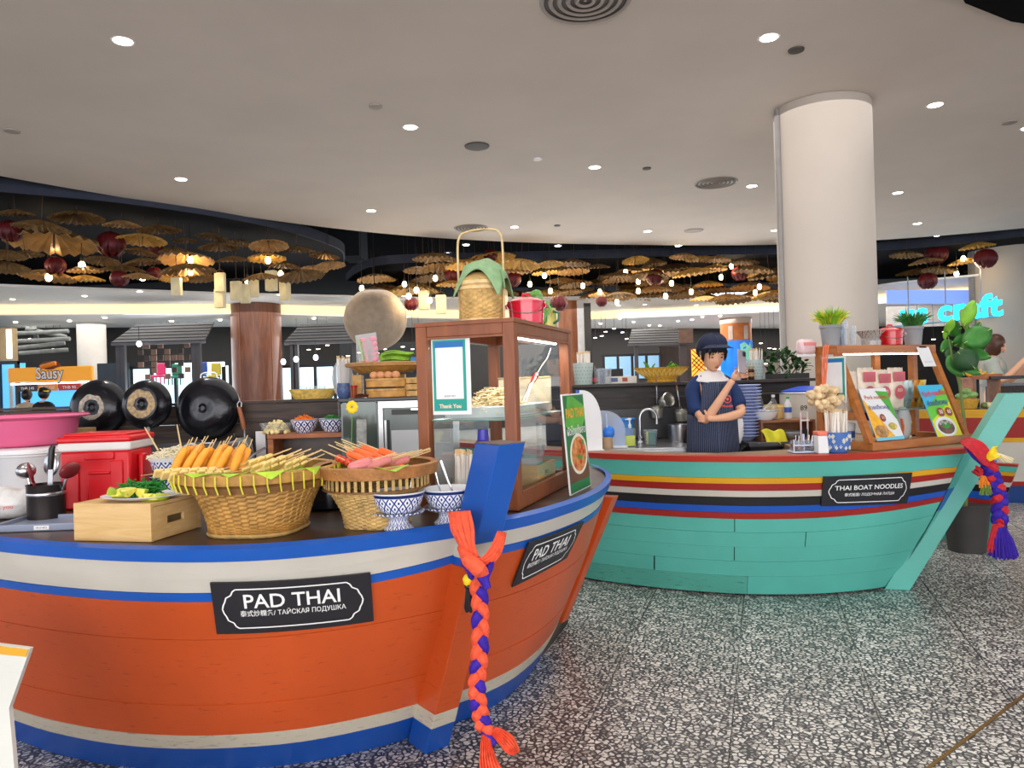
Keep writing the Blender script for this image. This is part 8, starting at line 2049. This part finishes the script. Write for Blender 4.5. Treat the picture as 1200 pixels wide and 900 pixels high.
for (xa_, xb_, ya, yb, n, nm) in ((405, 498, 405, 422, 9, 'dim lamp in the dark shop behind the moon globe'), (692, 740, 383, 400, 6, 'dim lamp in the dark ceiling right of the thin black pole'), (345, 392, 404, 414, 4, 'dim lamp under the pavilion right of the brown column'), (20, 78, 392, 415, 6, 'dim lamp among the ceiling pipes at the left'), (888, 934, 395, 430, 8, 'lamp in the stalls between blue pillar and white column'), (1055, 1165, 385, 405, 7, 'lamp behind the broad-leaved plant'), (700, 850, 368, 382, 9, 'downlight of the far lower ceiling left of the pillar'), (0, 500, 341, 353, 8, 'downlight of the far ring ceiling at the left'), (0, 500, 371, 378, 9, 'downlight of the far lower ceiling at the left'), (700, 930, 355, 358, 5, 'downlight of the far ring ceiling left of the white column')):
    for i in range(n):
        x = xa_+(xb_-xa_)*(i+.2+.5*q.random())/n; y = q.uniform(ya, yb); hor = 450-(x-600)*SR
        d = 17.0 if ya > 382 else ((1.90 if yb < 362 else 1.665)*FPX/(hor-y))
        if xa_ == 692 or xa_ == 888: d = 18.4
        if xa_ == 1055: d = 17.2
        p = P(x, y, d); mb = MB(); mb.lathe([(.001, -.015), (.035, -.012), (.045, 0)], 12); up_ = (3.2 if yb < 362 or xa_ == 1055 else 2.98)-p.z
        if up_ > .08: mb.m = 1; mb.tube([(0, 0, 0), (0, 0, up_)], .004, 4)
        o = mb.build('small_lamp', [SP, BLACK], loc=p); tag(o, nm, 'lamp', nm+' group')
# neon letters
NEO = glow('neon_cyan', '#1ec8f5', 3.2)
a = P(1055, 379, 14.4); b = P(1173, 367, 13.6)
o = thing('neon_sign', 'glowing cyan shop lettering behind the broad-leaved plant', 'sign', a); X = (b-a); Wn = X.length; X.normalize()
vs_, fs_ = text_geo('us craft', 'LEFT', bold=.035)
w0 = min(v.x for v in vs_); w1 = max(v.x for v in vs_); k_ = Wn*1.02/(w1-w0)
U = Vector((0, 0, 1))
for off in (0,):
    v2 = [X*((v.x-w0)*k_)+U*((v.y+.25)*k_*1.02) for v in vs_]; MB().add(v2, fs_).build('letters', NEO, o, smooth=False, solid=.05)
MB().tube([X*(-.2)+U*(-.05)+Vector((0, .1, 0)), X*(Wn*1.0)+U*(-.05)+Vector((0, .1, 0))], .02, 6).build('sign_rail', mat('rail_grey', '#9aa0a8', .4), o); 
for f_ in (.12, .5, .85): MB().tube([X*Wn*f_+Vector((0, .1, -.05)), X*Wn*f_+Vector((0, .1, .9))], .012, 6).build('sign_hanger', MATS['rail_grey'], o)
o = quad('shop_panel', glow('blue_lit_soffit', '#7f9ff0', .7), 15.8, 1040, 340, 1148, 356, d1=15.8); tag(o, 'violet-blue lit fascia above the cyan lettering', 'panel')
o = quad('shop_panel', mat('shop_panel_x', '#c9c3bb', .5, var=.1), 17.5, 1040, 356, 1150, 384); tag(o, 'pale shop wall behind the cyan lettering', 'panel')
# orange snack stall at the left
o = thing('snack_stall', 'orange snack stall with Sausy sign at the far left', 'stall', Vector((P(62, 500, 13).x, 13, 0))); hw = 49*13/FPX
zc = lambda y: P(62, y, 13).z
box('header_board', mat('stall_orange', '#f2a11d', .4, emit=.25, var=.05), o, (0, 0, (zc(430)+zc(447))/2), (hw*2, .10, zc(430)-zc(447)), .02)
box('header_light', glow('stall_strip', '#eaf6ff', 2), o, (0, 0, zc(449)), (hw*1.9, .08, .03))
for sx in (-1, 1): box('stall_post', mat('stall_post', '#c9c5c0', .4), o, (sx*(hw-.03), 0, zc(447)/2), (.05, .05, zc(447)))
box('back_screen', glow('stall_blue', '#4fb0f0', .8), o, (0, .5, (zc(455)+zc(500))/2), (hw*1.9, .04, zc(455)-zc(500)))
box('stall_counter', WHITE, o, (0, .15, .45), (hw*1.9, .4, .9)); 
for i, (x0, x1, c) in enumerate(((24, 46, '#2a1c16'), (47, 70, '#c8781e'), (71, 97, '#a8281e'))): box('menu_board', mat('menu_b%d' % i, c, .4, emit=.3), o, ((((x0+x1)/2)-62)*13/FPX, -.02, (zc(450)+zc(458))/2), ((x1-x0)*13/FPX-.01, .03, zc(450)-zc(458)))
mb = MB(); text_on(mb, 'Sausy', lambda x, y: Vector((x, -.056, zc(438)+y)), .30, 0, 0, width=.50, bold=.05); mb.build('sign_outline', mat('sausy_brown', '#4a2214', .5), o, smooth=False)
mb = MB(); text_on(mb, 'Sausy', lambda x, y: Vector((x, -.062, zc(438)+y)), .28, 0, 0, width=.48, bold=.015); mb.build('sign_lettering', WHITE, o, smooth=False)
for i, s_ in enumerate(('THB 140', 'THB 120', 'THB 90')): mb = MB(); text_on(mb, s_, lambda x, y: Vector((x, -.038, zc(454.5)+y)), .07, (((24+46)/2, (47+70)/2, 84)[i]-62)*13/FPX, 0, width=.24, bold=.02); mb.build('menu_lettering', WHITE, o, smooth=False)
MB().ell((0, -.03, zc(429)), (.20, .03, .09)).build('bun_emblem', mat('bun_brown', '#7a2f1a', .5), o); MB().tube([(-.13, -.07, zc(430)), (0, -.08, zc(428)), (.13, -.07, zc(426))], .04, 8).build('sausage_emblem', mat('sausage_orange', '#f08a2a', .4), o)
simple_person(Vector((P(31, 470, 12.2).x, 12.2, 0)), radians(180), 'person in pale shirt with dark hair before the orange stall', mat('pale_shirt', '#c9b49a', .8), HAIR, s=.86, face=False)
simple_person(Vector((P(51, 470, 12.0).x, 12.0, 0)), radians(170), 'person in black shirt and yellow-banded cap before the orange stall', mat('black_shirt', '#15151a', .8), HAIR, s=.87, cap=BLACK, face=False)
o = quad('gold_post', mat('gold_post', '#a8906a', .4, metal=.3), 14.2, -8, 384, 12, 423, .2); tag(o, 'gold rectangular frame at the left picture edge', 'frame')
o = quad('light_strip', glow('strip_white', '#fff6dc', 3), 14.05, 8, 386, 11, 420); tag(o, 'white vertical light strip on the gold frame', 'light')
PIPE = mat('grey_ceiling_pipe', '#7a7c78', .5, var=.3)
for i, (x0, y0, x1, y1) in enumerate(((15, 391, 80, 388), (20, 400, 82, 397), (18, 408, 76, 402), (30, 385, 78, 395), (22, 414, 80, 410), (40, 384, 44, 400))):
    o = MB().tube([P(x0, y0, 15.5), P(x1, y1, 15.5+.1*i)], .045, 8).build('ceiling_duct', PIPE); tag(o, ('top', 'second', 'third', 'slanting', 'lowest', 'short upright')[i]+' grey pipe run above the orange snack stall', 'pipe')
# filament pendant bulbs right of brown column
for i, (px, py) in enumerate(((332, 424), (347, 421), (370, 419), (921, 412), (163, 403))):
    o = thing('pendant_bulb', ('clear pendant bulb touching the brown column right edge', 'clear pendant bulb left of the pair right of the brown column', 'clear pendant bulb right of the pair right of the brown column', 'round pendant lamp left of the white column', 'pendant lamp under the left pavilion')[i], 'light bulb', P(px, py, 14.4)); MB().ell((0, 0, 0), (.05, .05, .06), 12, 8).build('globe', glow('pendant_glow', '#f4f2ff', 3), o); MB().tube([(0, 0, .05), (0, 0, .35)], .006, 5).build('cord', BLACK, o)

ordinal('wrapped_chopsticks', lambda g: 'paper-wrapped chopsticks, {} from the left in'+g.split(' in', 1)[1])
ordinal('small_lamp', lambda g: g.replace(' group', '')+', {} from left')
for nm, lab in (('stacked_bowl', 'pale blue melamine bowl, {} from the bottom of the stack beside the cook'), ('banana_leaf_strip', 'folded green banana leaf strip, {} from the bottom of the stack on the woven tray')):
    os_ = sorted([o for o in bpy.data.objects if o.parent is None and o.name.split('.')[0] == nm and o.get('group')], key=lambda o: o.location.z)
    for i, o in enumerate(os_): o['label'] = lab.format(ORD[i])
# ================================================================ sub-parts under the part they belong to
SUB = {'lid_knob': 'pot_lid', 'blue_rim_band': 'bowl_wall', 'camera_lens': 'camera_bump', 'sign_border': 'sign_board', 'sign_lettering': 'sign_board', 'rim_lashing': 'rim_band', 'post_end_grain': 'stem_post',
       'cap_peak': 'cap_crown', 'cap_band': 'cap_crown', 'apron_emblem': 'apron_bib', 'apron_strap': 'apron_bib', 'fringe': 'hair', 'poster_lettering': 'poster_panel', 'poster_small_print': 'poster_panel', 'door_handle': 'door_panel', 'wood_grip': 'shank',
       'nozzle': 'pump', 'blade': 'blade', 'grass_tips': 'pot', 'leaf_rib': 'stem', 'poster_map': 'poster_wrap', 'finger_ledge': 'recess_panel', 'lid_step': 'lid', 'ear': 'body', 'eye': 'body', 'eyelid': 'body', 'eyebrow': 'body', 'upper_lip': 'body', 'lower_lip': 'body', 'nose_tip': 'body',
       'pane': 'lit_backdrop', 'sticker_print': 'label_sticker', 'tier_hoop': 'steamer_tier', 'cloth_corner': 'folded_cloth', 'stick_end': 'paper_sleeve', 'packet_print': 'packet_emblem', 'menu_lettering': 'menu_board', 'glazing_bead': 'glass_pane', 'handle_ferrule': 'handle', 'cap': 'canopy', 'burnt_ring': 'pan_body'}
bpy.context.view_layer.update()
base = lambda o: o.name.split('.')[0]
for root in [o for o in bpy.data.objects if o.parent is None]:
    ch = list(root.children)
    for c in ch:
        tgt = SUB.get(base(c))
        if not tgt: continue
        hosts = [h for h in ch if base(h) == tgt and h is not c and h.parent is root]
        if hosts:
            h = hosts[0]; m = h.matrix_basis.inverted() @ c.matrix_basis
            c.parent = h; c.matrix_basis = m
for o_ in list(bpy.data.objects):
    if o_.get('label') == 'x':
        print('UNUSED', o_.name)
        for c in list(o_.children_recursive): bpy.data.objects.remove(c)
        bpy.data.objects.remove(o_)
